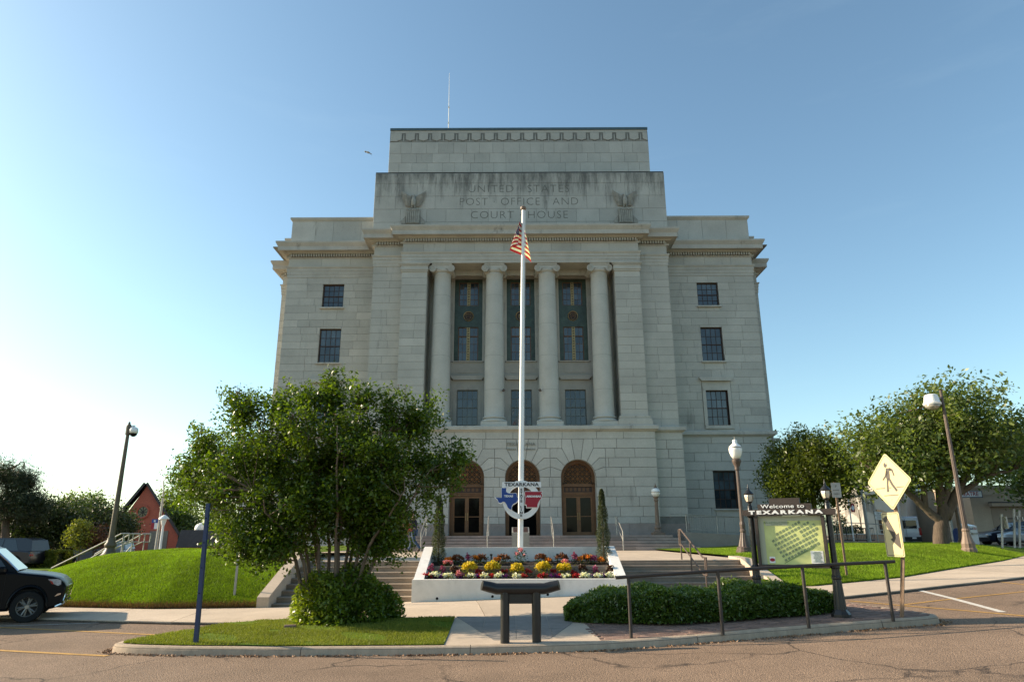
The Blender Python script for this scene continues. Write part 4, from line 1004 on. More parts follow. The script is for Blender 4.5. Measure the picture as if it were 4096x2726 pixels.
# small flood lamps on the inner columns
for cx, s in ((-1.60, 1), (1.60, -1)):
    q = MB(); q.lathe(X0+cx+s*.55, FY+.1, [(.02,0),(.06,.03),(.075,.08),(.06,.14),(.02,.18)], 10, 9.75); q.tube([(X0+cx+s*.4,FY+.3,9.84),(X0+cx+s*.66,FY+.05,9.84)], .015, 5); q.build('flood_lamp', MAT['brown_iron'], ch)
# --- bronze doors
def doors(cx, is_open):
    y = BY + REV - .06; fw = .10; a, b = X0+cx-AR+.005, X0+cx+AR-.005
    f = MB(); f.tint=.5
    for sa in (0, 1):
        for k, (w0, w1, d) in enumerate(((0,.05,-.10),(.05,.10,-.05),(.10,.16,-.08))):
            x_a, x_b = (a+w0, a+w1) if sa == 0 else (b-w1, b-w0); f.box(x_a, x_b, y+d, y+.06, FLOOR, SPR-.28)
    f.box(a, b, y-.11, y+.06, 4.40, 4.50); f.box(a, b, y-.09, y+.06, 4.02, 4.10); f.box(a, b, y-.06, y+.05, 3.92, 4.02); f.box(a, b, y-.075, y+.055, 4.50, 4.56)
    n = 26
    for r0_, r1_, d in ((AR-.004, AR-.06, -.10),(AR-.06, AR-.12, -.05),(AR-.12, AR-.17, -.08)):
        pts0 = [(cx-r0_, 4.50)] + [(cx+r0_*math.sin(rad(-90+180*i/n)), SPR+r0_*math.cos(rad(-90+180*i/n))) for i in range(n+1)] + [(cx+r0_,4.50)]
        pts1 = [(cx-r1_, 4.50)] + [(cx+r1_*math.sin(rad(-90+180*i/n)), SPR+r1_*math.cos(rad(-90+180*i/n))) for i in range(n+1)] + [(cx+r1_,4.50)]
        for (p0, p1, q0, q1) in zip(pts0[:-1], pts0[1:], pts1[:-1], pts1[1:]):
            f.add([(X0+p0[0],y+d,p0[1]),(X0+q0[0],y+d,q0[1]),(X0+q1[0],y+d,q1[1]),(X0+p1[0],y+d,p1[1])], [(0,1,2,3)]); f.add([(X0+q0[0],y+d,q0[1]),(X0+q0[0],y+.06,q0[1]),(X0+q1[0],y+.06,q1[1]),(X0+q1[0],y+d,q1[1])], [(0,1,2,3)])
    o = f.build('door_frame', MAT['bronze'], ch)
    g = MB(); g.prism([(cx-.8,4.56)] + [(cx+.8*math.sin(rad(-90+15*i)), SPR+.8*math.cos(rad(-90+15*i))) for i in range(13)] + [(cx+.8,4.56)], .06, .08, plane_front(y)); g.build('lunette_glass', MAT['doorglass'], o)
    # lattice of the lunette: squares with diagonals
    R = .80; st = .2667; z_b = 4.57
    def inside(x, z): return z > z_b-.001 and (abs(x) < R) and (z < SPR or x*x+(z-SPR)**2 < R*R)
    def clipseg(p, q):
        k = 24; ins = [i for i in range(k+1) if inside(p[0]+(q[0]-p[0])*i/k, p[1]+(q[1]-p[1])*i/k)]
        if len(ins) < 3: return None
        i0_, i1_ = min(ins), max(ins); return [(p[0]+(q[0]-p[0])*i0_/k, p[1]+(q[1]-p[1])*i0_/k), (p[0]+(q[0]-p[0])*i1_/k, p[1]+(q[1]-p[1])*i1_/k)]
    lines = []
    for i in range(-3, 4): lines.append(((i*st, z_b), (i*st, z_b+1.3)))
    for j in range(0, 5): lines.append(((-R, z_b+j*st), (R, z_b+j*st)))
    for i in range(-8, 5): lines.append(((i*st, z_b), (i*st+5*st, z_b+5*st))); lines.append(((-i*st, z_b), (-i*st-5*st, z_b+5*st)))
    for p, q2 in lines:
        c = clipseg(p, q2)
        if not c or (Vector(c[0])-Vector(c[1])).length < .08: continue
        l = MB(); l.tint=.5; (xa, za), (xb, zb) = c; l.tube([(X0+cx+xa, y+.02, za), (X0+cx+xb, y+.02, zb)], .017, 4); l.build('lattice_bar', MAT['bronze_light'], o)
    for i in range(-2, 3):
        for j in range(1, 4):
            if inside(i*st, z_b+j*st+.06) and (i+j) % 2 == 0: l = MB(); l.sphere((X0+cx+i*st, y+.005, z_b+j*st), .045, 8, 5); l.build('rosette', MAT['bronze_light'], o)
    t = MB(); t.box(a+.16, b-.16, y-.01, y+.03, 4.10, 4.40); t.build('transom_panel', MAT['winframe'], o)
    for i in range(6): t = MB(); t.tint=.2; t.box(a+.26+i*.235, a+.40+i*.235, y-.03, y-.008, 4.16, 4.34); t.build('transom_ornament', MAT['bronze'], o)
    def leaf(xa, xb, open_):
        l = MB(); l.tint=.7; z0, z1 = FLOOR+.02, 3.90; st_ = .10
        if open_:    # swung inwards against the jamb
            xs_ = xa if open_ < 0 else xb; l.box(xs_-.03, xs_+.03, y+.05, y+.85, z0, z1); return l.build('door_leaf', MAT['bronze'], o)
        l.box(xa, xa+st_, y-.03, y+.03, z0, z1); l.box(xb-st_, xb, y-.03, y+.03, z0, z1); l.box(xa+st_, xb-st_, y-.028, y+.028, z1-.10, z1); l.box(xa+st_, xb-st_, y-.028, y+.028, z0, z0+.16); l.box(xa+st_, xb-st_, y-.01, y+.02, 2.78, 2.82)
        d = l.build('door_leaf', MAT['bronze'], o); g = MB(); g.tint = random.random(); g.add([(xa+st_,y+.0,z0+.16),(xb-st_,y+.004,z0+.16),(xb-st_,y+.0,z1-.1),(xa+st_,y+.004,z1-.1)], [(0,1,2,3)]); g.build('door_glass', MAT['doorglass'], d)
        h = MB(); hx = xb-.05 if xb < X0+cx+.01 else xa+.05; h.tube([(hx,y-.08,2.6),(hx,y-.08,3.0)], .015, 6); h.build('door_handle', MAT['gold'], d)
    xm = X0+cx
    leaf(a+.165, xm-.004, -1 if is_open else 0); leaf(xm+.004, b-.165, 1 if is_open else 0)
    if is_open:
        q = MB(); q.box(X0+cx-1.6, X0+cx+1.6, y+2.5, y+2.55, FLOOR, 4.2); q.box(X0+cx-1.6, X0+cx-1.55, y+.1, y+2.5, FLOOR, 4.2); q.box(X0+cx+1.55, X0+cx+1.6, y+.1, y+2.5, FLOOR, 4.2); q.box(X0+cx-1.6, X0+cx+1.6, y+.1, y+2.5, 4.12, 4.2); q.build('vestibule', MAT['dark'], ch)
for i, cx in enumerate(AX): doors(cx, i == 1)
# --- inscription and reliefs
def front_text(name, body, size, xc, zc, y, mat, fit, spacing=1.0, bold=0.0, extrude=.004):
    return text_mesh(name, body, size, mat, ch, frame_mat((X0+xc, y, zc), (1,0,0), (0,0,1)), extrude, fit=fit, spacing=spacing, bold=bold, pieces=name)
TY = A2Y - .004  # letters sit slightly proud; groove shade and dirt come from their dark colour
front_text('inscription_letter', 'UNITED \u00b7 STATES', .76, -.06, 23.46, TY, MAT['letter_shade'], 6.54, 1.12, bold=-.014)
front_text('inscription_letter', 'POST \u00b7 OFFICE \u00b7 AND', .76, -.06, 22.54, TY, MAT['letter_shade'], 7.65, 1.12, bold=-.014)
front_text('inscription_letter', 'COURT \u00b7 HOUSE', .76, -.04, 21.60, TY, MAT['letter_shade'], 6.24, 1.12, bold=-.014)
front_text('raised_letter', 'TEXARKANA', .26, -.08, 6.70, BY-.02, MAT['carved'], 1.63, 1.12, extrude=.02)
front_text('raised_letter', 'TEXAS - ARKANSAS', .13, -.08, 6.42, BY-.02, MAT['carved'], 1.6, 1.1, extrude=.015)
MAT['eagle'] = mk('weathered_relief_stone', (0.23,0.225,0.20), (0.35,0.34,0.30), rough=.9, noise=(5,.25), bump=(25,.3))
def eagle(cx):
    e = MB(); e.tint=.7; y = A2Y; zb = 21.12
    fn = plane_front(y)
    # body and head
    prof = [(.02,0),(.10,.05),(.15,.2),(.16,.36),(.13,.52),(.08,.62),(.09,.70),(.09,.77),(.05,.83),(.01,.85)]
    e.lathe(X0+cx, y-.12, prof, 14, zb+1.08)
    for s in (-1, 1): e.prism([(cx+s*a, zb+b) for a, b in ((.06,1.1),(.42,1.16),(.62,1.45),(.66,1.75),(.76,2.12),(.40,1.95),(.14,1.78))][::s], -.05, .03, fn)
    o = e.build('eagle_relief', MAT['eagle'], ch, smooth=True, sharp=35)
    b = MB(); b.tube([(X0+cx-.05,y-.1,zb+1.85),(X0+cx-.13,y-.14,zb+1.84),(X0+cx-.15,y-.13,zb+1.78)], [.05,.035,.008], 7); b.build('beak', MAT['eagle'], o, smooth=True)
    for s in (-1, 1):
        for k in range(11):
            t = k/10; root = (cx + s*(.16+.04*t), zb+1.75-.62*t); tip = (cx + s*(.80-.30*t**1.5), zb+2.18-1.02*t)
            mid = ((root[0]+tip[0])/2 - 0, (root[1]+tip[1])/2 - .05)
            w = MB(); w.tint=.65+.1*(k%2); w.tube([(X0+root[0],y-.08,root[1]),(X0+mid[0],y-.17,mid[1]),(X0+tip[0],y-.11,tip[1])], [.034,.036,.026], 5); w.build('feather', MAT['eagle'], o)
        l = MB(); l.tube([(X0+cx+s*.07,y-.08,zb+1.2),(X0+cx+s*.09,y-.12,zb+.95)], [.07,.04], 7); l.build('talon', MAT['eagle'], o)
    sh = MB(); sh.tint=.6; sh.prism([(cx-.44,zb-.15),(cx+.44,zb-.15),(cx+.46,zb+.9),(cx-.46,zb+.9)], -.16, .05, fn); s_o = sh.build('shield', MAT['eagle'], o)
    for k in range(7):
        r = MB(); r.tint=.75; xa = cx-.41+k*.12; r.prism([(xa,zb-.1),(xa+.075,zb-.1),(xa+.075,zb+.70),(xa,zb+.70)], -.21, -.155, fn); r.build('shield_bar', MAT['eagle'], o)
    for k in range(5): r = MB(); r.sphere((X0+cx-.34+k*.17, y-.17, zb+.80), .06, 8, 5); r.build('shield_star', MAT['eagle'], o)
    for s in (-1,1):
        f = MB(); f.prism([(cx+s*.48,zb-.15),(cx+s*.75,zb-.15),(cx+s*.75,zb+.1),(cx+s*.48,zb+.4)][::s], -.09, .05, fn); f.build('side_block', MAT['eagle'], o)
eagle(-6.87); eagle(6.78)
# antenna and lightning rods on the roof
an = thing('antenna', 'thin white radio antenna mast on the courthouse roof', 'antenna', (at(1795,500,46).x, 46.0, 29.5))
p = at(1795,500,46); q = MB(); q.tube([(p.x,46,29.5),(p.x-.02,46,33.5),(p.x-.05,46,at(1795,292,46).z)], [.05,.035,.012], 6); q.build('mast', MAT['white_metal'], an)
for zz in (31.0, 32.4, 33.8): q = MB(); q.cbox(p.x-.02, 46, zz, .12, .12, .10); q.build('collar', MAT['white_metal'], an)
q = MB(); q.cbox(p.x, 46, 29.55, .4, .4, .1); q.build('foot', MAT['grey_metal'], an)
# ================================================================ steps, plaza, planter, flagpole
PL_X0, PL_X1 = at(1645, 2400, 18.15).x, at(2519, 2395, 18.15).x
# plaza
q = MB(); q.box(-12.0, 6.93, 20.9, 36.0, 0.6, PLAZA-.02); plaza = structure(q.build('plaza', MAT['sand']), 'concrete forecourt between the two flights of steps')
for i in range(9):
    for j in range(6):
        q = MB(); q.tint = random.random(); xa = -12.0 + i*2.104; ya = 20.9 + j*2.5
        q.box(xa+.006, xa+2.098, ya+(.0 if j == 0 else .006), ya+2.494, PLAZA-.04, PLAZA); q.build('slab', MAT['concrete'], plaza)
# lower steps, left and right of the planter
for nm, xa, xb, n, lab in (('lower_steps', CHEEK_LI+.004, PL_X0-.02, 8, 'brown concrete steps left of the white planter'), ('lower_steps', PL_X1+.02, CHEEK_R-.004, 7, 'brown concrete steps right of the white planter')):
    q = MB(); q.box(xa+.1, xb-.1, 20.75, 21.0, -.2, PLAZA-.06); st_o = structure(q.build(nm, MAT['concrete_dark']), lab)
    for k in range(n):
        zt = PLAZA - .133*k; yn = 20.9 - .36*k; q = MB(); q.tint = random.random()
        y1_ = yn+.36 if k else yn+.30
        pr = [(yn+.012, -.3), (y1_+.02, -.3), (y1_+.02, zt-.135 if k else zt-.003), (y1_, zt-.003), (yn, zt-.003), (yn-.014, zt-.02), (yn-.012, zt-.05)]
        pts = [(yn+.008, -.3), (yn-.004, zt-.05), (yn-.014, zt-.035), (yn-.014, zt-.012), (yn-.004, zt-.002), (y1_, zt-.002), (y1_, -.3)]
        vs = [(xa, y, z) for y, z in pts] + [(xb, y, z) for y, z in pts]; m = len(pts)
        q.add(vs, [tuple(range(m)), tuple(range(2*m-1, m-1, -1))] + [(i, m+i, m+(i+1)%m, (i+1)%m)[::-1] for i in range(m)])
        q.build('step', MAT['concrete_dark'], st_o)
# cheek walls
def cheek(xa, xb, lab):
    pts = [(18.15,-.2),(18.15,.32),(18.35,.40),(20.85,PLAZA+.26),(21.5,PLAZA+.26),(21.5,-.2)]
    q = MB(); q.tint=.6; m = len(pts); vs = [(xa, y, z) for y, z in pts] + [(xb, y, z) for y, z in pts]
    q.add(vs, [tuple(range(m))[::-1], tuple(range(m, 2*m))] + [(i, m+i, m+(i+1)%m, (i+1)%m) for i in range(m)]); o = q.build('cheek_wall', MAT['concrete']); tag(o, lab, 'wall')
cheek(CHEEK_L, CHEEK_LI, 'sloping concrete cheek wall between the grassy mound and the steps')
pts = [(18.5,0),(18.5,.62),(20.85,PLAZA+.05),(22.0,PLAZA+.08),(22.0,0)]
q = MB(); q.tint=.6; m = len(pts); vs = [(CHEEK_R, y, z) for y, z in pts] + [(CHEEK_R+.3, y, z) for y, z in pts]
q.add(vs, [tuple(range(m))[::-1], tuple(range(m, 2*m))] + [(i, m+i, m+(i+1)%m, (i+1)%m) for i in range(m)]); tag(q.build('cheek_wall', MAT['concrete']), 'sloping concrete cheek wall between the right steps and the lawn', 'wall')
# upper steps of granite and the landing before the doors
q = MB(); q.box(X0-7.4, X0+7.4, 36.6, 39.2, .9, FLOOR-.15); us = structure(q.build('upper_steps', MAT['granite']), 'pink granite steps leading up to the bronze doors')
MAT['granite_step'] = mk('granite_step', (0.27,0.215,0.19), (0.34,0.27,0.24), rough=0.65, noise=(110,0.35,2), noise2=(2,0.2,6), spec=0.3)
for k in range(5):
    zt = FLOOR - .144*k; yn = 36.4 - .40*k; hx0 = 7.65 + .24*k
    xb_ = [-hx0]; 
    while xb_[-1] < hx0-2.4: xb_.append(xb_[-1] + random.uniform(1.9,2.6))
    xb_[-1] = hx0 if hx0-xb_[-1] < 1.0 else xb_[-1]
    if xb_[-1] != hx0: xb_.append(hx0)
    for a, b in zip(xb_[:-1], xb_[1:]):
        q = MB(); q.tint = random.random(); y1_ = yn+.42 if k else 38.9
        q.box(X0+a+.003, X0+b-.003, yn, y1_, zt-.10, zt-(.0 if k else .0)); q.tint *= .5; q.box(X0+a+.003, X0+b-.003, yn+.03, y1_-.01, zt-.146, zt-.101); q.build('step', MAT['granite_step'], us)
# handrails on the upper steps
for i, (px, lab) in enumerate(((1694,'pale metal handrail left of the left bronze door'),(1952,'pale metal handrail between the left and centre doors'),(2210,'pale metal handrail between the centre and right doors'),(2480,'pale metal handrail right of the right bronze door'))):
    x = at(px, 2120, 35.5).x; t = thing('stair_handrail', lab, 'handrail', (x, 34.7, PLAZA), group='handrails of the upper steps')
    q = MB(); q.tube([(x,34.6,PLAZA+.45),(x,34.6,PLAZA+.88),(x,36.55,FLOOR+.95),(x,36.95,FLOOR+.95),(x,36.95,FLOOR+.5)], .024, 8); q.build('top_rail', MAT['rail_metal'], t)
    q = MB(); q.tube([(x,34.6,PLAZA+.45),(x,36.55,FLOOR+.5),(x,36.95,FLOOR+.5)], .018, 8); q.build('lower_rail', MAT['rail_metal'], t)
    for y, z0, z1 in ((34.68,PLAZA,PLAZA+.90),(36.6,FLOOR,FLOOR+.95)):
        q = MB(); q.tube([(x,y,z0),(x,y,z1)], .022, 8); q.build('post', MAT['rail_metal'], t)
# handrail on the lower right steps
x = 5.02; t = thing('stair_handrail', 'brown pipe handrail on the right lower steps', 'handrail', (x, 20.0, .6))
q = MB(); q.tube([(x,21.45,PLAZA+.42),(x,21.45,PLAZA+.86),(x,21.2,PLAZA+.86),(x,18.95,1.20),(x,18.62,1.20),(x,18.62,.76)], .024, 8); q.build('top_rail', MAT['brown_iron'], t)
q = MB(); q.tube([(x,21.45,PLAZA+.42),(x,21.2,PLAZA+.42),(x,18.95,.76),(x,18.62,.76)], .02, 8); q.build('lower_rail', MAT['brown_iron'], t)
for y, z0, z1 in ((21.3,PLAZA,PLAZA+.86),(20.2,.8,1.6),(18.75,.25,1.2)):
    q = MB(); q.tube([(x,y,z0),(x,y,z1)], .022, 8); q.build('post', MAT['brown_iron'], t)

# ---- white planter
pl = thing('planter', 'white painted raised planter full of flowers in front of the flagpole', 'planter', ((PL_X0+PL_X1)/2, 18.2, .2))
xa, xb = PL_X0, PL_X1; FT = .715
q = MB(); q.tint=.5; q.box(xa, xb, 18.15, 18.37, -.1, FT); q.build('front_wall', MAT['white_paint'], pl)
for i, px in enumerate((1748, 1970, 2191)):
    p = at(px, 2392-i*8, 18.145); q = MB(); n = 12
    q.prism([(p.x+.033*math.cos(2*math.pi*k/n), p.z+.033*math.sin(2*math.pi*k/n)) for k in range(n)], 18.146, 18.16, lambda u, v, d: (u, d, v)); q.build('drain_hole', MAT['dark'], pl)
for x0_, x1_ in ((xa, xa+.26), (xb-.26, xb)):
    pts = [(18.372,-.1),(18.372,FT-.002),(18.50,FT+.02),(20.45,1.46),(20.62,1.475),(20.62,-.1)]; m = len(pts); q = MB()
    vs = [(x0_, y, z) for y, z in pts] + [(x1_, y, z) for y, z in pts]
    q.add(vs, [tuple(range(m))[::-1], tuple(range(m, 2*m))] + [(i, m+i, m+(i+1)%m, (i+1)%m) for i in range(m)]); q.build('side_wall', MAT['white_paint'], pl)
q = MB(); q.box(xa+.262, xb-.262, 20.40, 20.618, -.1, 1.455); q.build('back_wall', MAT['white_paint'], pl)
def bed(name, y0, y1, z0, z1):
    mb = MB(); nx_, ny_ = 60, 14; vs = []
    for j in range(ny_+1):
        for i in range(nx_+1): vs.append((xa+.262+(xb-xa-.524)*i/nx_, y0+(y1-y0)*j/ny_, z0+(z1-z0)*j/ny_+random.uniform(-.015,.015)))
    mb.add(vs, [(j*(nx_+1)+i, j*(nx_+1)+i+1, (j+1)*(nx_+1)+i+1, (j+1)*(nx_+1)+i) for j in range(ny_) for i in range(nx_)]); mb.build(name, MAT['soil'], pl, smooth=True)
bed('soil', 18.372, 19.42, .64, .76); bed('soil', 19.56, 20.398, .96, 1.08)
for r in range(2):
    x = xa+.27
    while x < xb-.3:
        w = random.uniform(.26,.34); x2 = min(x+w, xb-.265); q = MB(); q.tint = random.random(); q.cbox((x+x2)/2, 19.49, .78+.115*r+.03, x2-x-.008, .15, .108, bev=.008); q.build('retaining_stone', MAT['concrete_dark'], pl); x = x2
for px in (1965, 2230):
    p = at(px, 2215, 20.0); q = MB(); q.tube([(p.x,20.0,1.02),(p.x,20.0,1.24)], .02, 7); q.cbox(p.x, 20.0, 1.26, .07,.07,.05); tag(q.build('garden_spotlight', MAT['black_paint']), 'small black garden spotlight %s of the flagpole in the planter' % ('left' if px < 2100 else 'right'), 'spotlight')

# ---- flagpole
FPY = 20.95
pb_ = at(2081, 2190, FPY); ptp = at(2093, 838, FPY)
fp = thing('flagpole', 'tall white flagpole rising behind the planter before the courthouse', 'flagpole', (pb_.x, FPY, PLAZA))
n = 14; pts = [Vector((pb_.x, FPY, PLAZA)).lerp(Vector((ptp.x, FPY, ptp.z)), i/n) for i in range(n+1)]
q = MB(); q.tube(pts, [.082 - .034*(i/n)**1.5 for i in range(n+1)], 14); q.build('pole', MAT['white_metal'], fp, smooth=True, sharp=60)
q = MB(); q.lathe(ptp.x, FPY, [(.03,-.03),(.09,0),(.10,.03),(.10,.08),(.07,.11),(.01,.12)], 14, ptp.z); q.build('truck_cap', MAT['tan_iron'], fp, smooth=True, sharp=40)
q = MB(); q.lathe(pb_.x, FPY, [(.16,0),(.16,.03),(.11,.06),(.10,.12),(.09,.13)], 14, PLAZA); q.build('base_collar', MAT['white_metal'], fp)
q = MB(); q.tube([(ptp.x+.07,FPY-.03,ptp.z-.05),(pb_.x+.10,FPY-.03,PLAZA+1.2)], .006, 5); q.build('halyard', MAT['white_metal'], fp)
# ---- flag, hanging limp
MAT['flag_red'] = mk('flag_red', (0.42,0.02,0.028), rough=.7, transl=0.25); MAT['flag_white'] = mk('flag_white', (0.75,0.73,0.70), rough=.7, transl=0.25); MAT['flag_blue'] = mk('flag_navy', (0.025,0.035,0.13), rough=.7, transl=0.15)
ft = at(2092, 884, FPY); ux, uy = 60, 39; mb = MB(); vs = []
for j in range(uy+1):
    v = j/uy
    for i in range(ux+1):
        u = i/ux
        if u < .5: A = -.43*math.sin(math.pi/2*u/.5)**1.3
        else: A = -.43 + (.43+.30)*smooth01((u-.5)/.5)
        x = ft.x + A*(.22+.78*v) - .02
        z = ft.z - .80*v - .62*(u**.8)*(.25+.75*v) + .10*math.sin(math.pi*u)*v
        y = FPY + .12 - .22*smooth01(u*2)*(1-smooth01(u*2-1)) + .06*math.sin(u*11+v*2.5) + (.12*smooth01(u*2-1))
        vs.append((x, y, z))
mb.v = vs; mb.t = [.5]*len(vs)
for j in range(uy):
    for i in range(ux):
        mb.f.append((j*(ux+1)+i, j*(ux+1)+i+1, (j+1)*(ux+1)+i+1, (j+1)*(ux+1)+i)); s_ = j*13//uy
        if s_ < 7 and i < ux*.40: mb.mi.append(1 if (i % 4 == 2 and j % 4 == (1 if (i//4) % 2 else 3)) else 2)
        else: mb.mi.append(0 if s_ % 2 == 0 else 1)
fl = mb.build('flag', [MAT['flag_red'], MAT['flag_white'], MAT['flag_blue']], smooth=True)
tag(fl, 'striped red and white flag with starry blue corner hanging limp on the pole', 'flag')
# ---- state line sign on the pole
SY = FPY - .14
ss = thing('state_line_sign', 'round white state line sign with blue and red state outlines on the flagpole', 'sign', (pb_.x, SY, at(2086,2075,SY).z))
MAT['sign_white'] = mk('sign_white_enamel', (0.76,0.77,0.76), rough=.4, noise=(3,.03)); MAT['sign_blue'] = mk('sign_blue_enamel', (0.018,0.06,0.26), rough=.4); MAT['sign_red'] = mk('sign_red_enamel', (0.32,0.012,0.03), rough=.4); MAT['sign_black'] = mk('sign_black_lettering', (0.012,0.012,0.013), rough=.5)
def zs_(zx, zy, Y=SY): return at(1940+.1531*zx, 1880+.1531*zy, Y)
c = zs_(948, 766); R1_ = (zs_(948,262)-zs_(948,1270)).length/2; R0_ = R1_-.155
def ring(mb, R0, R1, y0, y1, n=48):
    for i in range(n):
        a, b = 2*math.pi*i/n, 2*math.pi*(i+1)/n
        P_ = lambda r, t, y: (c.x+r*math.cos(t), y, c.z+r*math.sin(t))
        mb.add([P_(R0,a,y0),P_(R1,a,y0),P_(R1,b,y0),P_(R0,b,y0),P_(R0,a,y1),P_(R1,a,y1),P_(R1,b,y1),P_(R0,b,y1)], [(0,1,2,3),(7,6,5,4),(1,5,6,2),(4,0,3,7)])
for y0, y1 in ((SY-.02, SY+.0), (SY+.26, SY+.28)):
    q = MB(); ring(q, R0_, R1_, y0, y1); q.build('ring', MAT['sign_white'], ss)
fns = lambda u, v, d: (u, SY+d, v)
q = MB(); a, b = zs_(447,305), zs_(1465,440); q.box(a.x, b.x, SY-.035, SY-.022, b.z, a.z); q.build('name_plate', MAT['sign_white'], ss)
a2, b2 = zs_(882,440), zs_(1019,1262); q = MB(); q.box(a2.x, b2.x, SY-.034, SY-.022, b2.z, a2.z-.002); q.build('centre_plate', MAT['sign_white'], ss)
TX = [(437,462),(553,462),(553,560),(590,590),(650,605),(730,612),(790,595),(825,615),(840,700),(865,735),(855,800),(800,850),(730,885),(700,935),(690,1030),(640,1010),(600,975),(570,900),(520,830),(475,815),(410,855),(355,835),(335,770),(270,710),(437,716)]
AK = [(1045,555),(1490,558),(1480,590),(1455,605),(1495,625),(1480,690),(1460,740),(1420,790),(1385,850),(1370,900),(1365,965),(1090,965),(1085,895),(1045,890),(1055,700),(1040,600)]
def outline(pts): return [(zs_(x, y).x, zs_(x, y).z) for x, y in pts][::-1]
def grow(poly, g): return inset(ccw(poly), -g)
for nm, pts, mt in (('texas_plate', TX, 'sign_blue'), ('arkansas_plate', AK, 'sign_red')):
    pz = ccw(outline(pts)); g = grow(pz, .012)
    q = MB(); q.prism(g, -.045, -.036, fns); o = q.build(nm, MAT['sign_white'], ss)
    q = MB(); q.prism(pz, -.050, -.0455, fns); q.build('state_field', MAT[mt], o)
    q = MB(); q.prism([(u, v) for u, v in g], .285, .296, fns); q.build('rear_plate', MAT['sign_white'], ss)
for zz in (zs_(948,330).z, zs_(948,1200).z): q = MB(); q.box(c.x-.10, c.x+.10, SY+.0, SY+.26, zz-.02, zz+.02); q.build('bracket', MAT['sign_white'], ss)
def sign_text(body, zx, zy, size, mat, d, sx=1.3, sp=1.05, bold=.004, pieces=None):
    p = zs_(zx, zy); text_mesh('lettering', body, size, MAT[mat], ss, frame_mat((p.x, SY+d, p.z), (1,0,0), (0,0,1)), .002, sx=sx, spacing=sp, bold=bold, pieces=pieces)
sign_text('TEXARKANA', 955, 374, .137, 'sign_black', -.038, 1.22, 1.06, pieces='letter')
for i, ch_ in enumerate('STATE'): sign_text(ch_, 950, 508+i*75, .085, 'sign_black', -.037, 1.35)
for i, ch_ in enumerate('LINE'): sign_text(ch_, 946, 957+i*75, .085, 'sign_black', -.037, 1.35)
sign_text('TEXAS', 617, 677, .078, 'sign_white', -.053, 1.15, .98); sign_text('ARKANSAS', 1270, 683, .078, 'sign_white', -.053, 1.15, .96)
# ---- monument behind the pole
mx = at(2082, 2140, 22.2).x; mo = thing('monument', 'grey stone pedestal with slanted plaque behind the flagpole', 'monument', (mx, 22.2, PLAZA))
MAT['grey_stone'] = mk('grey_monument_stone', (0.25,0.25,0.23), rough=.8, noise=(8,.15), noise2=(60,.15))
q = MB(); x0_, x1_ = mx-.27, mx+.27
q.add([(x0_,22.0,PLAZA),(x1_,22.0,PLAZA),(x1_,22.45,PLAZA),(x0_,22.45,PLAZA),(x0_,22.0,1.86),(x1_,22.0,1.86),(x1_,22.45,2.03),(x0_,22.45,2.03)], [(0,3,2,1),(4,5,6,7),(0,1,5,4),(1,2,6,5),(2,3,7,6),(3,0,4,7)]); q.build('pedestal', MAT['grey_stone'], mo)
q = MB(); q.add([(x0_+.04,22.03,1.878),(x1_-.04,22.03,1.878),(x1_-.04,22.42,2.026),(x0_+.04,22.42,2.026)], [(0,1,2,3)]); q.build('plaque', MAT['winframe'], mo)
# ================================================================ street furniture
# ---- black photo stand on the landing
lb, rb = G(2014, 2570, KH), G(2151, 2570, KH); cy = (lb.y+rb.y)/2 + .05; gz = min(lb.z, rb.z)
bs = thing('photo_stand', 'black painted pipe photo stand on the landing before the planter', 'photo stand', ((lb.x+rb.x)/2, cy, gz))
ztop = at(2081, 2345, cy).z; zl = at(2081, 2360, cy).z
xl, xr = at(2020, 2500, cy).x, at(2146, 2500, cy).x
for x in (xl, xr): q = MB(); q.tube([(x,cy,gz-.02),(x,cy,ztop+.01)], .074, 18); q.build('leg', MAT['black_paint'], bs, smooth=True, sharp=50)
e0, e1 = at(1933,2338,cy).x, at(2231,2338,cy).x
q = MB(); q.tube([(e0-.02,cy-.03,ztop+.028),(e0+.10,cy,ztop-.0),(e0+.22,cy,ztop-.03),(e1-.22,cy,ztop-.03),(e1-.10,cy,ztop),(e1+.02,cy-.03,ztop+.028)], [.078,.086,.088,.088,.086,.078], 18); q.build('top_bar', MAT['black_paint'], bs, smooth=True, sharp=50)
zp1, zp0 = at(2081,2374,cy).z, at(2081,2412,cy).z
q = MB(); q.box(xl+.07, xr-.07, cy-.03, cy+.03, zp0, zp1); q.build('panel', MAT['black_paint'], bs)
# ---- island railing along the kerb
posts = [(2525,2552),(2891,2533),(3236,2508),(3573,2480)]
pp = [G(x, y-2, KH) for x, y in posts]
tops = [at(2528, 2305, pp[0].y), at(2860, 2281, pp[1].y), at(3205, 2262, pp[2].y), at(3532, 2246, pp[3].y)]
gr = thing('guard_railing', 'brown pipe guard railing standing along the brick paved kerb', 'railing', pp[1])
tp = [Vector((p.x, p.y, t.z)) for p, t in zip(pp, tops)]
ext0 = tp[0] + (tp[0]-tp[1])*.14; ext1 = tp[3] + (tp[3]-tp[2])*.12
zfit = lambda p: p
q = MB(); q.tube([ext0] + tp + [ext1], .028, 12); q.build('top_rail', MAT['brown_paint'], gr, smooth=True, sharp=50)
for p, t in zip(pp, tp): q = MB(); q.tube([(p.x,p.y,p.z-.02), (p.x,p.y,t.z)], .028, 10); q.build('post', MAT['brown_paint'], gr, smooth=True, sharp=50)
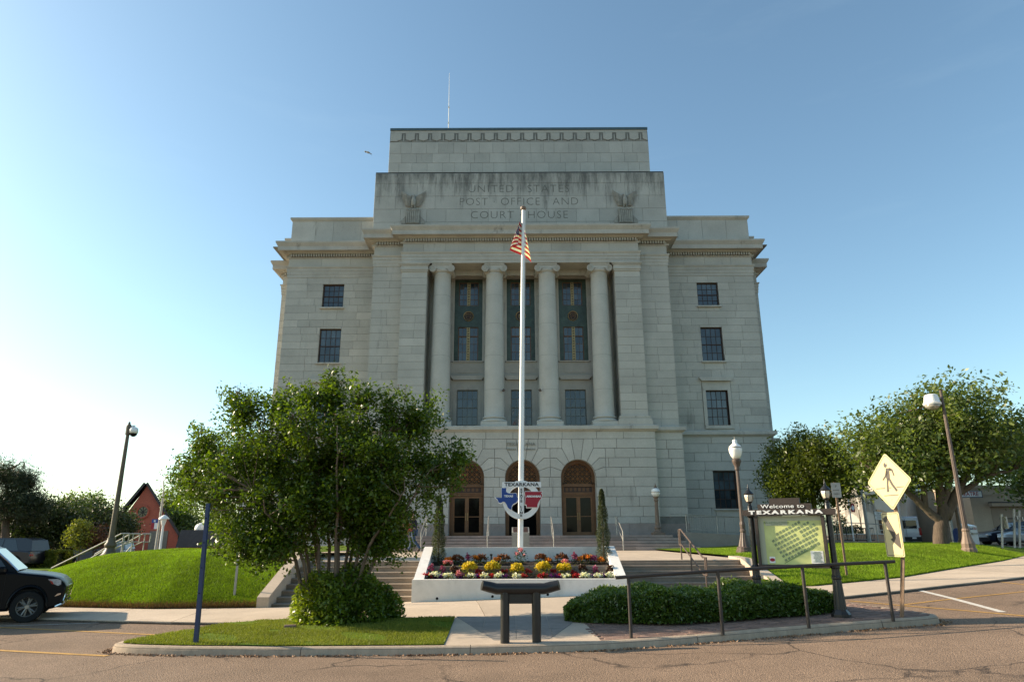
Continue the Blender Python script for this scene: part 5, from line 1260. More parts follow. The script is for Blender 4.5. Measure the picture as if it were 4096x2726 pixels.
# ---- lamps
def lantern(mb_parent, x, y, z, s=1.0):
    """six-sided lantern head on a post: base, glass panes, roof, finial"""
    m = MB(); m.lathe(x, y, [(.05*s,0),(.07*s,.02*s),(.05*s,.05*s),(.06*s,.10*s),(.11*s,.13*s),(.12*s,.15*s)], 12, z); m.build('lantern_base', MAT['black_paint'], mb_parent, smooth=True, sharp=40)
    z1 = z+.15*s
    for k in range(6):
        a0, a1 = 2*math.pi*k/6, 2*math.pi*(k+1)/6; g = MB()
        rr = [(.115,0.0),(.155,.10),(.165,.18),(.15,.26)]
        vs = []; 
        for r, h in rr: vs += [(x+r*s*math.cos(a0+.06), y+r*s*math.sin(a0+.06), z1+h*s), (x+r*s*math.cos(a1-.06), y+r*s*math.sin(a1-.06), z1+h*s)]
        g.add(vs, [(2*i,2*i+1,2*i+3,2*i+2) for i in range(3)]); g.build('lantern_pane', MAT['lantern_glass'], mb_parent)
        f = MB(); f.tube([(x+r*1.02*s*math.cos(a0), y+r*1.02*s*math.sin(a0), z1+h*s) for r, h in rr], .012*s, 5); f.build('lantern_rib', MAT['black_paint'], mb_parent)
    m = MB(); m.lathe(x, y, [(.175,.255),(.185,.28),(.15,.33),(.10,.39),(.06,.42),(.045,.47),(.03,.49),(.035,.53),(.015,.56),(.012,.62),(.002,.66)], 12, 0) if False else m.lathe(x, y, [(r*s, h*s) for r, h in [(.175,.255),(.185,.28),(.15,.33),(.10,.39),(.06,.42),(.045,.47),(.03,.49),(.035,.53),(.015,.56),(.012,.62),(.002,.66)]], 12, z1); m.build('lantern_roof', MAT['black_paint'], mb_parent, smooth=True, sharp=40)
# ---- welcome board with two lantern posts
pL, pR = G(3041, 2458, KH), G(3366, 2466, KH)
wb = thing('welcome_board', 'brown map board under a welcome header between two black lantern posts', 'notice board', ((pL+pR)/2))
DL = (pR-pL); DL.z = 0; Lw = DL.length; du = DL.normalized(); dn = Vector((du.y, -du.x, 0))         # du along the board, dn its outward face
print('BOARD', pL, pR, Lw)
zbase = min(pL.z, pR.z)
ZL = at(3011, 2000, pL.y)
lan_z = at(3011, 2008, pL.y).z
for p, lanz in ((pL, at(3010,2022,pL.y).z), (pR, at(3318,2008,pR.y).z)):
    m = MB(); m.lathe(p.x, p.y, [(.165,0),(.165,.05),(.135,.09),(.13,.10),(.105,.13)], 8, p.z, a0=.4); m.build('post_base', MAT['black_paint'], wb)
    m = MB(); m.lathe(p.x, p.y, [(.105,.12),(.10,.2),(.085,.45),(.075,.62),(.085,.64),(.085,.67),(.07,.69),(.068,.80),(.08,.82),(.08,.85),(.055,.88)], 24, p.z, flute=.10); m.build('fluted_shaft', MAT['black_paint'], wb)
    m = MB(); m.lathe(p.x, p.y, [(.052,.86),(.048,lanz-p.z-.22),(.07,lanz-p.z-.2),(.07,lanz-p.z-.15),(.05,lanz-p.z-.12),(.045,lanz-p.z)], 14, p.z); m.build('post', MAT['black_paint'], wb, smooth=True, sharp=40)
    lantern(wb, p.x, p.y, lanz, .52)
MAT['board_brown'] = mk('dark_brown_painted_wood', (0.045,0.033,0.027), (0.06,0.045,0.037), rough=.6, noise=(6,.2), stretch=(1,1,6))
def bp(u, z, d): q_ = pL + du*u + dn*d; return (q_.x, q_.y, z)
def bbox(mb, u0, u1, z0, z1, d0, d1): mb.prism([(u0,z0),(u1,z0),(u1,z1),(u0,z1)], d0, d1, lambda u, v, d: bp(u, v, d))
pm = (pL+pR)/2
def zat(px, py, u): q_ = pL + du*u; return at(px, py, q_.y).z
zh0, zh1 = zat(3150, 2060, Lw*.4), zat(3150, 2037, Lw*.4)
q = MB(); bbox(q, -.12, Lw+.12, zh0, zh1, .17, -.17); q.build('header_beam', MAT['board_brown'], wb)
zh2 = zat(3150, 2015, Lw*.4); zh3 = zat(3150, 1992, Lw*.4)
q = MB(); bbox(q, Lw*.12, Lw*.80, zh1+.002, zh2, .15, -.13); q.build('header_step', MAT['board_brown'], wb)
q = MB(); bbox(q, Lw*.27, Lw*.66, zh2+.002, zh3, .10, -.10); q.build('header_crest', MAT['board_brown'], wb)
zb1, zb0 = zh0-.01, zat(3170, 2256, Lw*.4)
u0, u1 = .13, Lw-.13
q = MB(); bbox(q, u0-.05, u0, zb0-.05, zb1, .14, -.14); bbox(q, u1, u1+.05, zb0-.05, zb1, .14, -.14); bbox(q, u0, u1, zb0-.05, zb0, .14, -.14); bbox(q, u0, u1, zb0, zb1, -.02, -.14); q.build('case', MAT['board_brown'], wb)
MAT['map_paper'] = mk('map_paper', (0.50,0.58,0.20), (0.66,0.66,0.28), rough=.45, noise=(2.4,.22,3), spec=.5)
q = MB(); q.tint=.5; bbox(q, u0+.002, u1-.002, zb0+.002, zb1-.002, .06, -.0); mp_o = q.build('map_sheet', MAT['map_paper'], wb)
MAT['map_grid'] = mk('map_city_blocks', (0.17,0.25,0.14), (0.24,0.27,0.15), rough=.6, noise=(12,.25)); MAT['map_pale'] = mk('map_pale_border', (0.46,0.47,0.33), rough=.5); MAT['map_shadow'] = mk('map_green_shade', (0.17,0.25,0.10), rough=.6)
H_ = zb1-zb0; Wd = u1-u0
def mrect(name, poly, mat, d): m = MB(); m.prism([(u0+Wd*a, zb0+H_*b) for a, b in poly], d, d-.004, lambda u, v, k: bp(u, v, k)); return m.build(name, MAT[mat], mp_o)
mrect('border', [(0,0),(.09,0),(.09,1),(0,1)], 'map_pale', .064); mrect('border', [(.09,.9),(1,.9),(1,1),(.09,1)], 'map_pale', .064)
mrect('caption', [(.12,.80),(.47,.80),(.47,.90),(.12,.90)], 'map_pale', .066)
mrect('legend', [(.78,.03),(.97,.03),(.97,.28),(.78,.28)], 'sign_white', .066)
mrect('logo_card', [(.13,.03),(.22,.03),(.22,.16),(.13,.16)], 'sign_white', .066)
ca_, sa_ = math.cos(rad(33)), math.sin(rad(33))
mrect('block_shade', [(.36,.03),(.88,.42),(.84,.34),(.36,-.0+.02)], 'map_shadow', .0645)
for i in range(13):
    for j in range(7):
        if (i, j) in ((7,3),(7,4),(0,6),(1,6),(12,0)): continue
        uu, vv = i*.062, j*.062; a = .22+.0+ uu*ca_ - (vv*.55) + .16; b = .06 + uu*sa_*1.0 + vv*1.25
        s_ = .040; pol = [(a, b), (a+s_*ca_, b+s_*sa_*1.25), (a+s_*ca_-s_*.55*.8, b+s_*sa_*1.25+s_*1.25*.8), (a-s_*.55*.8, b+s_*1.25*.8)]
        if max(p[1] for p in pol) > .9 or max(p[0] for p in pol) > .95: continue
        m_ = mrect('city_block', pol, 'map_grid', .0655)
def wtext(body, u, z, size, mat, d, sx=1.0, sp=1.0, bold=0.0, name='lettering', shear=0.0, fit=0, pieces=None):
    text_mesh(name, body, size, MAT[mat], wb, frame_mat(bp(u, z, d), du, (0,0,1)), .004, sx=sx, spacing=sp, bold=bold, shear=shear, fit=fit, pieces=pieces)
wtext('Welcome to', Lw*.44, (zh1+zh2)/2+.005, .095, 'sign_white', .155, 1.25, 1.06, .001, fit=Lw*.56, pieces='letter')
wtext('T E X A R K A N A', Lw*.47, (zh0+zh1)/2, .088, 'sign_white', .175, 1.28, .92, .005, fit=Lw*.95, pieces='letter')
wtext('Arts and Historic District', u0+Wd*.295, zb0+H_*.862, .043, 'map_grid', .0665, 1.0); wtext('Texarkana USA', u0+Wd*.295, zb0+H_*.822, .03, 'map_grid', .0665)
for k in range(9): wtext('- '+'n'*random.randint(9,15), u0+Wd*.875, zb0+H_*(.26-.024*k), .022, 'map_grid', .0665, 1.0)
MAT['clear_glass'] = mk('board_glazing', (1,1,1), rough=.03, trans=1.0, spec=.5)
lc = MB(); nn_ = 16; cx_, cz_ = u0+Wd*.175, zb0+H_*.095
lc.prism([(cx_+.045*math.cos(2*math.pi*k/nn_), cz_+.03*math.sin(2*math.pi*k/nn_)) for k in range(nn_)], .0675, .066, lambda u, v, d: bp(u, v, d)); lc.build('logo_mark', MAT['sign_red'], mp_o)
# ---- pedestrian crossing sign
sb = G(3603, 2468, KH); sgn = thing('crossing_sign', 'yellow diamond pedestrian sign with arrow plate on a twin post', 'traffic sign', sb)
PY = sb.y
MAT['sign_yellow'] = mk('faded_yellow_sign', (0.56,0.47,0.25), rough=.5, noise=(3,.04)); MAT['sign_bk'] = mk('faded_black_symbol', (0.065,0.055,0.045), rough=.5)
ang_s = rad(74); su = Vector((math.cos(ang_s), -math.sin(ang_s), 0)); sn = Vector((-math.sin(ang_s), -math.cos(ang_s), 0))      # face looks left and towards the viewer
dc = at(3557, 1924, PY); dc0 = Vector((dc.x, PY, dc.z)); half = (at(3557,1809,PY).z - at(3557,2039,PY).z)/2
def sp_(u, v, d): q_ = dc0 + su*u + sn*d; return (q_.x, q_.y, dc0.z+v)
def rdiamond(h, r):
    out = []
    for k, (cx_, cz_) in enumerate(((0,-h+r*1.414),(h-r*1.414,0),(0,h-r*1.414),(-h+r*1.414,0))):
        for i in range(5): a = rad(-135+90*k+90*i/4); out.append((cx_+r*math.cos(a), cz_+r*math.sin(a)))
    return out
zt_ = dc0.z
for s_, lab in ((-.022, 'post'), (.022, 'post')):
    q = MB(); lx_ = dc0.x - sb.x; o_ = -sn*.045 + su*s_; ac_ = at(3573, 2136, PY); q.tube([Vector((sb.x-.02, PY, sb.z-.02))+o_, Vector((dc0.x, PY, ac_.z-.36))+o_, Vector((dc0.x, PY, ac_.z+.3))+o_, Vector((dc0.x, PY, zt_+half*.6))+o_], .02, 4); q.build('post', MAT['rust_post'], sgn)
dcx = sb.x + (dc0.x-sb.x)
q = MB(); q.prism(rdiamond(half, .05), .012, .008, sp_); pl1 = q.build('diamond_plate', MAT['sign_yellow'], sgn)
o1, o2 = rdiamond(half-.03, .045), rdiamond(half-.042, .04); q = MB(); n = len(o1)
q.add([sp_(*p, .0135) for p in o1] + [sp_(*p, .0135) for p in o2], [(i,(i+1)%n,n+(i+1)%n,n+i) for i in range(n)]); q.build('border', MAT['sign_bk'], pl1)
k_ = half/1.0
def sym(name, pts): m = MB(); m.prism(ccw([(x*k_, z*k_) for x, z in pts]), .0145, .012, sp_); m.build(name, MAT['sign_bk'], pl1)
hd = MB(); hd.prism([(k_*(-.05+.075*math.cos(2*math.pi*i/14)), k_*(.57+.085*math.sin(2*math.pi*i/14))) for i in range(14)], .0145, .012, sp_); hd.build('figure_head', MAT['sign_bk'], pl1)
sym('figure_body', [(-.04,.46),(.16,.46),(.20,.36),(.10,.36),(.08,.10),(.02,.08),(-.08,.08),(-.10,.20)])
sym('figure_arm', [(.13,.46),(.25,.40),(.30,.18),(.25,.17),(.20,.34),(.10,.37)]); sym('figure_arm', [(-.03,.45),(-.12,.22),(-.27,.08),(-.24,.04),(-.07,.17),(.02,.30)])
sym('figure_leg', [(-.07,.10),(.02,.10),(-.03,-.10),(-.05,-.36),(-.14,-.36),(-.10,-.08)]); sym('figure_leg', [(-.02,.10),(.08,.10),(.18,-.10),(.34,-.32),(.27,-.37),(.10,-.14)])
sym('crossing_line', [(-.62,-.21),(-.20,-.21),(-.20,-.235),(-.62,-.235)]); sym('crossing_line', [(.30,-.21),(.62,-.21),(.62,-.235),(.30,-.235)]); sym('crossing_line', [(-.02,-.21),(.08,-.21),(.08,-.235),(-.02,-.235)]); sym('crossing_line', [(-.30,-.47),(.34,-.47),(.34,-.495),(-.30,-.495)])
ac = at(3573, 2136, PY); acz = ac.z; ah = (at(3573,2048,PY).z-at(3573,2225,PY).z)/2; aw = .20
ac0 = Vector((ac.x, PY, acz))
def ap_(u, v, d): q_ = ac0 + su*u + sn*d; return (q_.x, q_.y, acz+v)
def rrect(w, h, r): return [(sx*(w-r)+r*math.cos(rad(a)), sz*(h-r)+r*math.sin(rad(a))) for sx, sz, b in ((1,-1,-90),(1,1,0),(-1,1,90),(-1,-1,180)) for a in (b, b+30, b+60, b+90)]
q = MB(); q.prism(rrect(aw, ah, .03), .012, .008, ap_); pl2 = q.build('arrow_plate', MAT['sign_yellow'], sgn)
o1, o2 = rrect(aw-.016, ah-.016, .025), rrect(aw-.026, ah-.026, .02); q = MB(); n = len(o1); q.add([ap_(*p, .0135) for p in o1] + [ap_(*p, .0135) for p in o2], [(i,(i+1)%n,n+(i+1)%n,n+i) for i in range(n)]); q.build('border', MAT['sign_bk'], pl2)
q = MB(); q.prism(ccw([(-.085,.32),(.085,-.0),(.14,.03),(.15,-.25),(-.06,-.085),(-.005,-.055),(-.175,.27)]), .0145, .012, ap_); q.build('arrow', MAT['sign_bk'], pl2)
for v_ in (-half*.62, half*.62): q = MB(); q.prism([(.012*math.cos(2*math.pi*k/8), v_+.012*math.sin(2*math.pi*k/8)) for k in range(8)], .019, .012, sp_); q.build('bolt', MAT['grey_metal'], pl1)
for v_ in (-ah*.86, ah*.86): q = MB(); q.prism([(.010*math.cos(2*math.pi*k/8), v_+.010*math.sin(2*math.pi*k/8)) for k in range(8)], .019, .012, ap_); q.build('bolt', MAT['grey_metal'], pl2)
# ---- parking signs and thin posts
def small_sign(name, base_px, top_px, plate_px, label, mat='sign_white', w=.30, off=0.0, base=None, txt=None, back=False, ang=0.0, pm_='rust_post', pr=.028):
    b_ = base if base is not None else G(*base_px, off)
    t = thing(name, label, 'sign', b_); zt = at(top_px[0], top_px[1], b_.y).z
    q = MB(); q.cbox(b_.x, b_.y, (b_.z+zt)/2, pr*2, pr, zt-b_.z); q.build('post', MAT[pm_], t)
    if plate_px:
        z1 = at(plate_px[0], plate_px[1], b_.y).z; z0 = at(plate_px[0], plate_px[2], b_.y).z
        u = Vector((math.cos(ang), -math.sin(ang), 0)); nn = Vector((-math.sin(ang), -math.cos(ang), 0))
        q = MB(); q.prism([(p[0], p[1]+(z0+z1)/2) for p in rrect(w/2, (z1-z0)/2, .02)], .034, .03, lambda a, v, d: tuple(Vector((b_.x, b_.y, v)) + u*a + nn*d)); o = q.build('plate', MAT[mat], t)
        for k, (s, sz) in enumerate(txt or ()):
            text_mesh('lettering', s, sz, MAT['sign_bk'], t, frame_mat(Vector((b_.x,b_.y,z1-(k+1)*(z1-z0)/(len(txt)+1))) + nn*.036, u, (0,0,1)), .001)
    return t
bb = G(783, 2574, KH); t = thing('blue_post', 'bare navy blue square post standing on the island grass', 'post', bb)
tz = at(833, 2012, bb.y); q = MB(); q.add([(bb.x-.033,bb.y-.033,bb.z-.02),(bb.x+.033,bb.y-.033,bb.z-.02),(bb.x+.033,bb.y+.033,bb.z-.02),(bb.x-.033,bb.y+.033,bb.z-.02),(tz.x-.028,bb.y-.03,tz.z),(tz.x+.028,bb.y-.03,tz.z),(tz.x+.028,bb.y+.03,tz.z),(tz.x-.028,bb.y+.03,tz.z)], [(0,3,2,1),(4,5,6,7),(0,1,5,4),(1,2,6,5),(2,3,7,6),(3,0,4,7)]); q.build('square_tube', MAT['blue_paint'], t)
for k in range(4): q = MB(); f_ = .35+.18*k; q.cbox(bb.x+(tz.x-bb.x)*f_, bb.y-.04, bb.z+(tz.z-bb.z)*f_, .016, .01, .016); q.build('bolt_hole', MAT['dark'], t)
small_sign('parking_sign', None, (938,2000), (940,2010,2082), 'narrow parking sign on a steel post at the mound foot', w=.16, base=Vector((at(932,2432,18.55).x, 18.55, mound_z(at(932,2432,18.55).x, 18.55))), pm_='grey_metal', txt=(('NO', .08),('PARKING', .03)))
small_sign('reserved_sign', None, (3330,1928), (3345,1930,1989), 'small grey parking sign on a leaning rusty post behind the board', w=.26, base=(lambda x: Vector((x, 19.4, lawn_r_z(x, 19.4))))(at(3385,2280,19.4).x), txt=(('P', .09),('RESERVED', .04),('PARKING', .04)), mat='grey_metal')
# ---- lamp posts
def globe_lamp(base, top_z, label, mat, kind):
    t = thing('lamp_post', label, 'lamp post', base); H = top_z - base.z; x, y, z = base
    if kind == 'globe':
        s = H/2.65
        m = MB(); m.cbox(x, y, z+.06*s, .62*s, .62*s, .12*s, bev=.01); m.build('plinth', mat, t)
        m = MB(); m.lathe(x, y, [(r*s, h*s) for r, h in [(.24,.12),(.24,.16),(.15,.22),(.13,.30),(.17,.34),(.17,.40),(.12,.46),(.115,.5)]], 20, z); m.build('base', mat, t, smooth=True, sharp=40)
        m = MB(); m.lathe(x, y, [(r*s, h*s) for r, h in [(.115,.5),(.085,1.70)]], 24, z, flute=.09); m.build('fluted_shaft', mat, t)
        m = MB(); m.lathe(x, y, [(r*s, h*s) for r, h in [(.09,1.70),(.12,1.74),(.12,1.78),(.09,1.82),(.14,1.90),(.15,1.93)]], 20, z); m.build('collar', mat, t, smooth=True, sharp=40)
        m = MB(); m.sphere((x, y, z+2.16*s), .245*s, 20, 12); m.build('globe', MAT['globe'], t, smooth=True)
        m = MB(); m.lathe(x, y, [(r*s, h*s) for r, h in [(.25,2.16),(.262,2.175),(.25,2.19)]], 20, z); m.build('band', mat, t)
        m = MB(); m.lathe(x, y, [(r*s, h*s) for r, h in [(.12,2.38),(.09,2.42),(.04,2.46),(.05,2.50),(.03,2.54),(.015,2.6),(.003,2.65)]], 14, z); m.build('finial', mat, t, smooth=True, sharp=40)
    else:
        s = H/4.15
        m = MB(); m.lathe(x, y, [(r*s, h*s) for r, h in [(.30,0),(.30,.10),(.27,.14),(.27,.20),(.23,.24)]], 16, z); m.build('base', mat, t)
        m = MB(); m.lathe(x, y, [(r*s, h*s) for r, h in [(.21,.22),(.18,.35),(.13,.55),(.095,.72),(.11,.75),(.11,.80),(.085,.84),(.10,1.0),(.08,1.1)]], 24, z, flute=.07); m.build('fluted_base', mat, t)
        m = MB(); m.lathe(x, y, [(r*s, h*s) for r, h in [(.072,1.08),(.058,2.95)]], 24, z, flute=.08); m.build('shaft', mat, t)
        m = MB(); m.lathe(x, y, [(r*s, h*s) for r, h in [(.08,2.92),(.09,2.98),(.08,3.02),(.13,3.15),(.16,3.22),(.16,3.30),(.12,3.33)]], 20, z); m.build('fitter', mat, t, smooth=True, sharp=40)
        m = MB(); m.lathe(x, y, [(r*s, h*s) for r, h in [(.12,3.33),(.19,3.45),(.235,3.60),(.24,3.68),(.235,3.72)]], 24, z); m.build('globe', MAT['globe'], t, smooth=True)
        m = MB(); m.lathe(x, y, [(r*s, h*s) for r, h in [(.242,3.715),(.246,3.73),(.242,3.745)]], 24, z); m.build('band', MAT['grey_metal'], t)
        m = MB(); m.lathe(x, y, [(r*s, h*s) for r, h in [(.235,3.75),(.20,3.80),(.12,3.87),(.07,3.92),(.09,3.98),(.07,4.02),(.04,4.04)]], 24, z); m.build('globe_top', MAT['globe'], t, smooth=True)
        m = MB(); m.tube([(x,y,z+4.03*s),(x,y,z+4.15*s)], .008, 5); m.build('spike', MAT['grey_metal'], t)
    return t
gx = at(2633, 2140, 37.2); globe_lamp(Vector((gx.x, 37.2, FLOOR)), at(2627,1930,37.2).z, 'short tan lamp post with white globe at the end of the granite steps', MAT['tan_iron'], 'globe')
ly = 24.6; lx = at(2982, 2228, ly).x; globe_lamp(Vector((lx, ly, lawn_r_z(lx, ly)-.02)), at(2962,1745,ly).z, 'tall brown lamp post with white acorn globe beside the right steps', MAT['brown_iron'], 'acorn')
# tall camera pole on the left mound
cy_ = 23.2; cxm = at(440, 2192, cy_).x; cb = Vector((cxm, cy_, mound_z(cxm, cy_))); cp = thing('camera_pole', 'tall brown pole with a white dome camera on the grassy mound', 'camera pole', cb)
ctop = at(503, 1697, cy_); MAT['olive_iron'] = mk('olive_brown_pole', (0.115,0.09,0.06), rough=.5, noise=(6,.2))
q = MB(); q.lathe(cb.x, cb.y, [(.27,0),(.27,.08),(.22,.12),(.16,.22),(.13,.30),(.18,.36),(.18,.42),(.13,.5),(.115,.62)], 20, cb.z); q.build('base', MAT['olive_iron'], cp, smooth=True, sharp=40)
ct = Vector((cb.x+.02, cb.y, ctop.z)); q = MB(); q.tube([cb+Vector((0,0,.55)), ct], [.092,.052], 16); q.build('shaft', MAT['olive_iron'], cp, smooth=True, sharp=60)
q = MB(); q.lathe(ct.x, ct.y, [(.085,-.35),(.085,-.05),(.06,0),(.03,.03),(.04,.06),(.01,.10)], 12, ct.z); q.build('cap', MAT['olive_iron'], cp)
dm_ = at(536, 1718, cy_); q = MB(); q.tube([(ct.x,ct.y,ct.z-.28),(dm_.x-.05,cy_,dm_.z+.14),(dm_.x,cy_,dm_.z+.14),(dm_.x,cy_,dm_.z+.06)], [.05,.03,.03,.03], 8); q.build('arm', MAT['white_metal'], cp)
q = MB(); q.lathe(dm_.x, cy_, [(.13,-.12),(.14,-.02),(.12,.06),(.06,.09),(.03,.1)], 16, dm_.z); q.build('housing', MAT['white_metal'], cp, smooth=True)
q = MB(); q.lathe(dm_.x, cy_, [(.01,-.24),(.07,-.22),(.11,-.17),(.12,-.12)], 16, dm_.z); q.build('dome', MAT['doorglass'], cp, smooth=True)
# roadway luminaire on the right lawn
ry = 26.6; rx = at(3875, 2188, ry).x; rb_ = Vector((rx, ry, lawn_r_z(rx, ry))); rp_ = thing('street_lamp', 'tall fluted tan street lamp with a white cobra head on the right lawn', 'street lamp', rb_)
rt_z = at(3782, 1560, ry).z
q = MB(); q.lathe(rb_.x, rb_.y, [(.26,0),(.26,.10),(.22,.16),(.23,.30),(.21,.36),(.16,.52),(.125,.72),(.14,.78),(.115,.84)], 24, rb_.z, flute=.05); q.build('fluted_base', MAT['tan_iron'], rp_)
q = MB(); q.lathe(rb_.x, rb_.y, [(.095,.8),(.05,rt_z-rb_.z),(.08,rt_z-rb_.z+.02)], 24, rb_.z, flute=.09); q.build('shaft', MAT['brown_iron'], rp_)
hx = at(3727, 1605, ry); q = MB(); q.tube([(rb_.x,ry,rt_z-.30),(hx.x+.2,ry,rt_z-.32)], .035, 6); q.tube([(rb_.x,ry,rt_z-.55),(hx.x+.25,ry,rt_z-.57)], .02, 5); q.build('bracket', MAT['grey_metal'], rp_)
q = MB(); q.lathe(hx.x, ry, [(.31,-.14),(.33,-.07),(.29,-.05),(.25,.18),(.23,.25),(.17,.28),(.02,.29)], 20, hx.z); q.build('housing', MAT['white_metal'], rp_, smooth=True, sharp=35)
MAT['refractor'] = mk('lamp_refractor_glass', (0.30,0.28,0.24), rough=.15, spec=.7, noise=(10,.2)); q = MB(); q.lathe(hx.x, ry, [(.02,-.34),(.13,-.31),(.23,-.24),(.29,-.15)], 20, hx.z); q.build('refractor', MAT['refractor'], rp_, smooth=True)
# ---- access ramp on the right of the steps
rw = thing('access_ramp', 'granite access ramp with baluster railing below the right wing', 'ramp', (12.0, 36.8, .9))
ra, rb2 = 8.9, 20.0; fz = lambda x: 1.93 - .055*(x-8.9)
q = MB(); q.add([(ra,36.6,.8),(rb2,36.6,.8),(rb2,36.6,fz(rb2)),(ra,36.6,fz(ra)),(ra,38.4,.8),(rb2,38.4,.8),(rb2,38.4,fz(rb2)),(ra,38.4,fz(ra))], [(0,1,2,3),(3,2,6,7),(1,5,6,2),(4,0,3,7),(5,4,7,6)]); q.build('ramp_wall', MAT['granite'], rw)
rr_top = MB(); rr_top.tube([(8.2,36.66,fz(8.9)+.75),(8.2,36.66,fz(8.9)+.9),(ra,36.66,fz(ra)+.9),(rb2,36.66,fz(rb2)+.9)], .022, 6); rr_top.build('top_rail', MAT['grey_metal'], rw)
q = MB(); q.tube([(ra,36.66,fz(ra)+.12),(rb2,36.66,fz(rb2)+.12)], .018, 6); q.build('bottom_rail', MAT['grey_metal'], rw)
x = ra+.1; k = 0
while x < rb2-2.5:
    q = MB(); r_ = .02 if k % 14 == 0 else .008; q.tube([(x,36.66,fz(x)+(.0 if k % 14 == 0 else .12)),(x,36.66,fz(x)+.9)], r_, 4); q.build('post' if k % 14 == 0 else 'baluster', MAT['grey_metal'], rw); x += .115; k += 1
# ---- railings of the side steps behind the mound
for i, (pts, lab, Y) in enumerate((([(207,2270),(427,2162),(486,2133),(519,2133),(513,2166),(490,2166),(459,2176)], 'nearest grey pipe railing of the side steps behind the mound', 25.0),
                               ([(380,2215),(462,2167),(523,2134),(561,2134),(556,2166),(526,2166),(460,2190)], 'middle grey pipe railing of the side steps behind the mound', 27.0),
                               ([(440,2205),(470,2188),(571,2134),(604,2134),(599,2166),(568,2166),(520,2188)], 'farthest grey pipe railing of the side steps behind the mound', 29.0))):
    P_ = [at(px, py, Y) for px, py in pts]; t = thing('step_railing', lab, 'railing', (P_[2].x, Y, 1.0), group='railings of the side steps')
    q = MB(); q.tube(P_[:4], .028, 7); q.build('top_rail', MAT['grey_metal'], t); q = MB(); q.tube(P_[3:] + [P_[0]+Vector((.6,0,-.1))], .024, 7); q.build('lower_rail', MAT['grey_metal'], t)
    for px in (P_[0], P_[1].lerp(P_[2], .6), P_[2].lerp(P_[3], .3)): q = MB(); q.tube([(px.x,Y,px.z),(px.x,Y,max(0.0, px.z-.95))], .022, 6); q.build('post', MAT['grey_metal'], t)
q = MB(); q.box(-30, -14.5, 33.5, 34.0, 0, .02)
for k in range(8):
    pass
ss2 = MB(); ss2.box(-12.3, -11.0, 24.6, 29.6, 0.0, PLAZA-.01); so2 = structure(ss2.build('side_steps', MAT['concrete_dark']), 'concrete side steps climbing behind the grassy mound')
for k in range(8):
    q = MB(); q.tint = random.random(); q.box(-12.3-.36*(8-k), -12.3-.36*(7-k)+.01, 24.6, 29.6, -.05, .02+.13*(k+1)); q.build('step', MAT['concrete_dark'], so2)
# ================================================================ vegetation
def leafmat(name, c1, c2, rough=.45, transl=.3, spec=.5, noise=.25): return mk(name, c1, c2, rough=rough, noise=(0.8,noise,3), transl=transl, spec=spec)
MAT['leaf_myrtle'] = leafmat('crape_myrtle_leaf', (0.030,0.062,0.005), (0.135,0.19,0.016), .36, .38, .4)
MAT['leaf_nandina'] = leafmat('nandina_leaf', (0.06,0.11,0.010), (0.24,0.28,0.03), .4, .4)
MAT['leaf_hedge'] = leafmat('hedge_leaf', (0.035,0.075,0.012), (0.12,0.175,0.025), .35, .3)
MAT['leaf_oak'] = leafmat('right_tree_leaf', (0.05,0.085,0.02), (0.18,0.22,0.06), .4, .4)
MAT['leaf_round'] = leafmat('dense_tree_leaf', (0.042,0.062,0.009), (0.14,0.17,0.022), .4, .36)
MAT['leaf_dark'] = leafmat('dark_tree_leaf', (0.016,0.030,0.009), (0.05,0.075,0.02), .5, .25)
MAT['leaf_light'] = leafmat('pale_tree_leaf', (0.07,0.105,0.03), (0.15,0.19,0.06), .5, .4)
MAT['leaf_yellow'] = leafmat('yellow_green_leaf', (0.12,0.14,0.02), (0.25,0.25,0.04), .5, .4)
MAT['needle'] = leafmat('pine_needle', (0.018,0.034,0.018), (0.045,0.07,0.03), .5, .2)
MAT['leaf_cypress'] = leafmat('cypress_scale_leaf', (0.030,0.045,0.012), (0.085,0.10,0.03), .6, .2)
MAT['leaf_red'] = leafmat('reddish_leaf', (0.075,0.028,0.02), (0.16,0.07,0.04), .5, .3)
MAT['seed'] = mk('brown_seed_heads', (0.10,0.045,0.035), (0.17,0.08,0.06), rough=.8)
MAT['bark_smooth'] = mk('myrtle_bark', (0.14,0.095,0.065), (0.20,0.14,0.10), rough=.8, noise=(6,.3), bump=(20,.3), stretch=(1,1,.3))
MAT['bark'] = mk('rough_bark', (0.075,0.056,0.042), (0.115,0.088,0.066), rough=.95, noise=(9,.4,6), bump=(22,.9,6), stretch=(1,1,.35))
def unit(v): return v/np.maximum(1e-9, np.linalg.norm(v, axis=1, keepdims=True))
def leaf_mesh(name, P, N_up, size, mat, parent, tint=None, aspect=.5, up=.5, rng=RNG):
    """one rhombic leaf of four points for each row of P"""
    n = len(P); d = unit(rng.normal(0,1,(n,3)) + N_up*np.array([0,0,1.0])*.0 + rng.normal(0,.2,(n,3)))
    nn = unit(rng.normal(0,1,(n,3)) + np.array([0,0,up*2.0])); s = np.cross(d, nn); s = unit(s)
    d = unit(np.cross(nn, s)); L = size*rng.uniform(.6,1.3,n)[:,None]; W = L*aspect
    v = np.empty((n*4,3)); v[0::4] = P - d*L*.5; v[1::4] = P + s*W*.5 - d*L*.05; v[2::4] = P + d*L*.5 - nn*L*.12; v[3::4] = P - s*W*.5 - d*L*.05
    t = np.clip(rng.normal(.45,.25,n),0,1) if tint is None else tint
    return npmesh(name, v, np.arange(n*4).reshape(n,4), np.repeat(t,4), mat, parent)
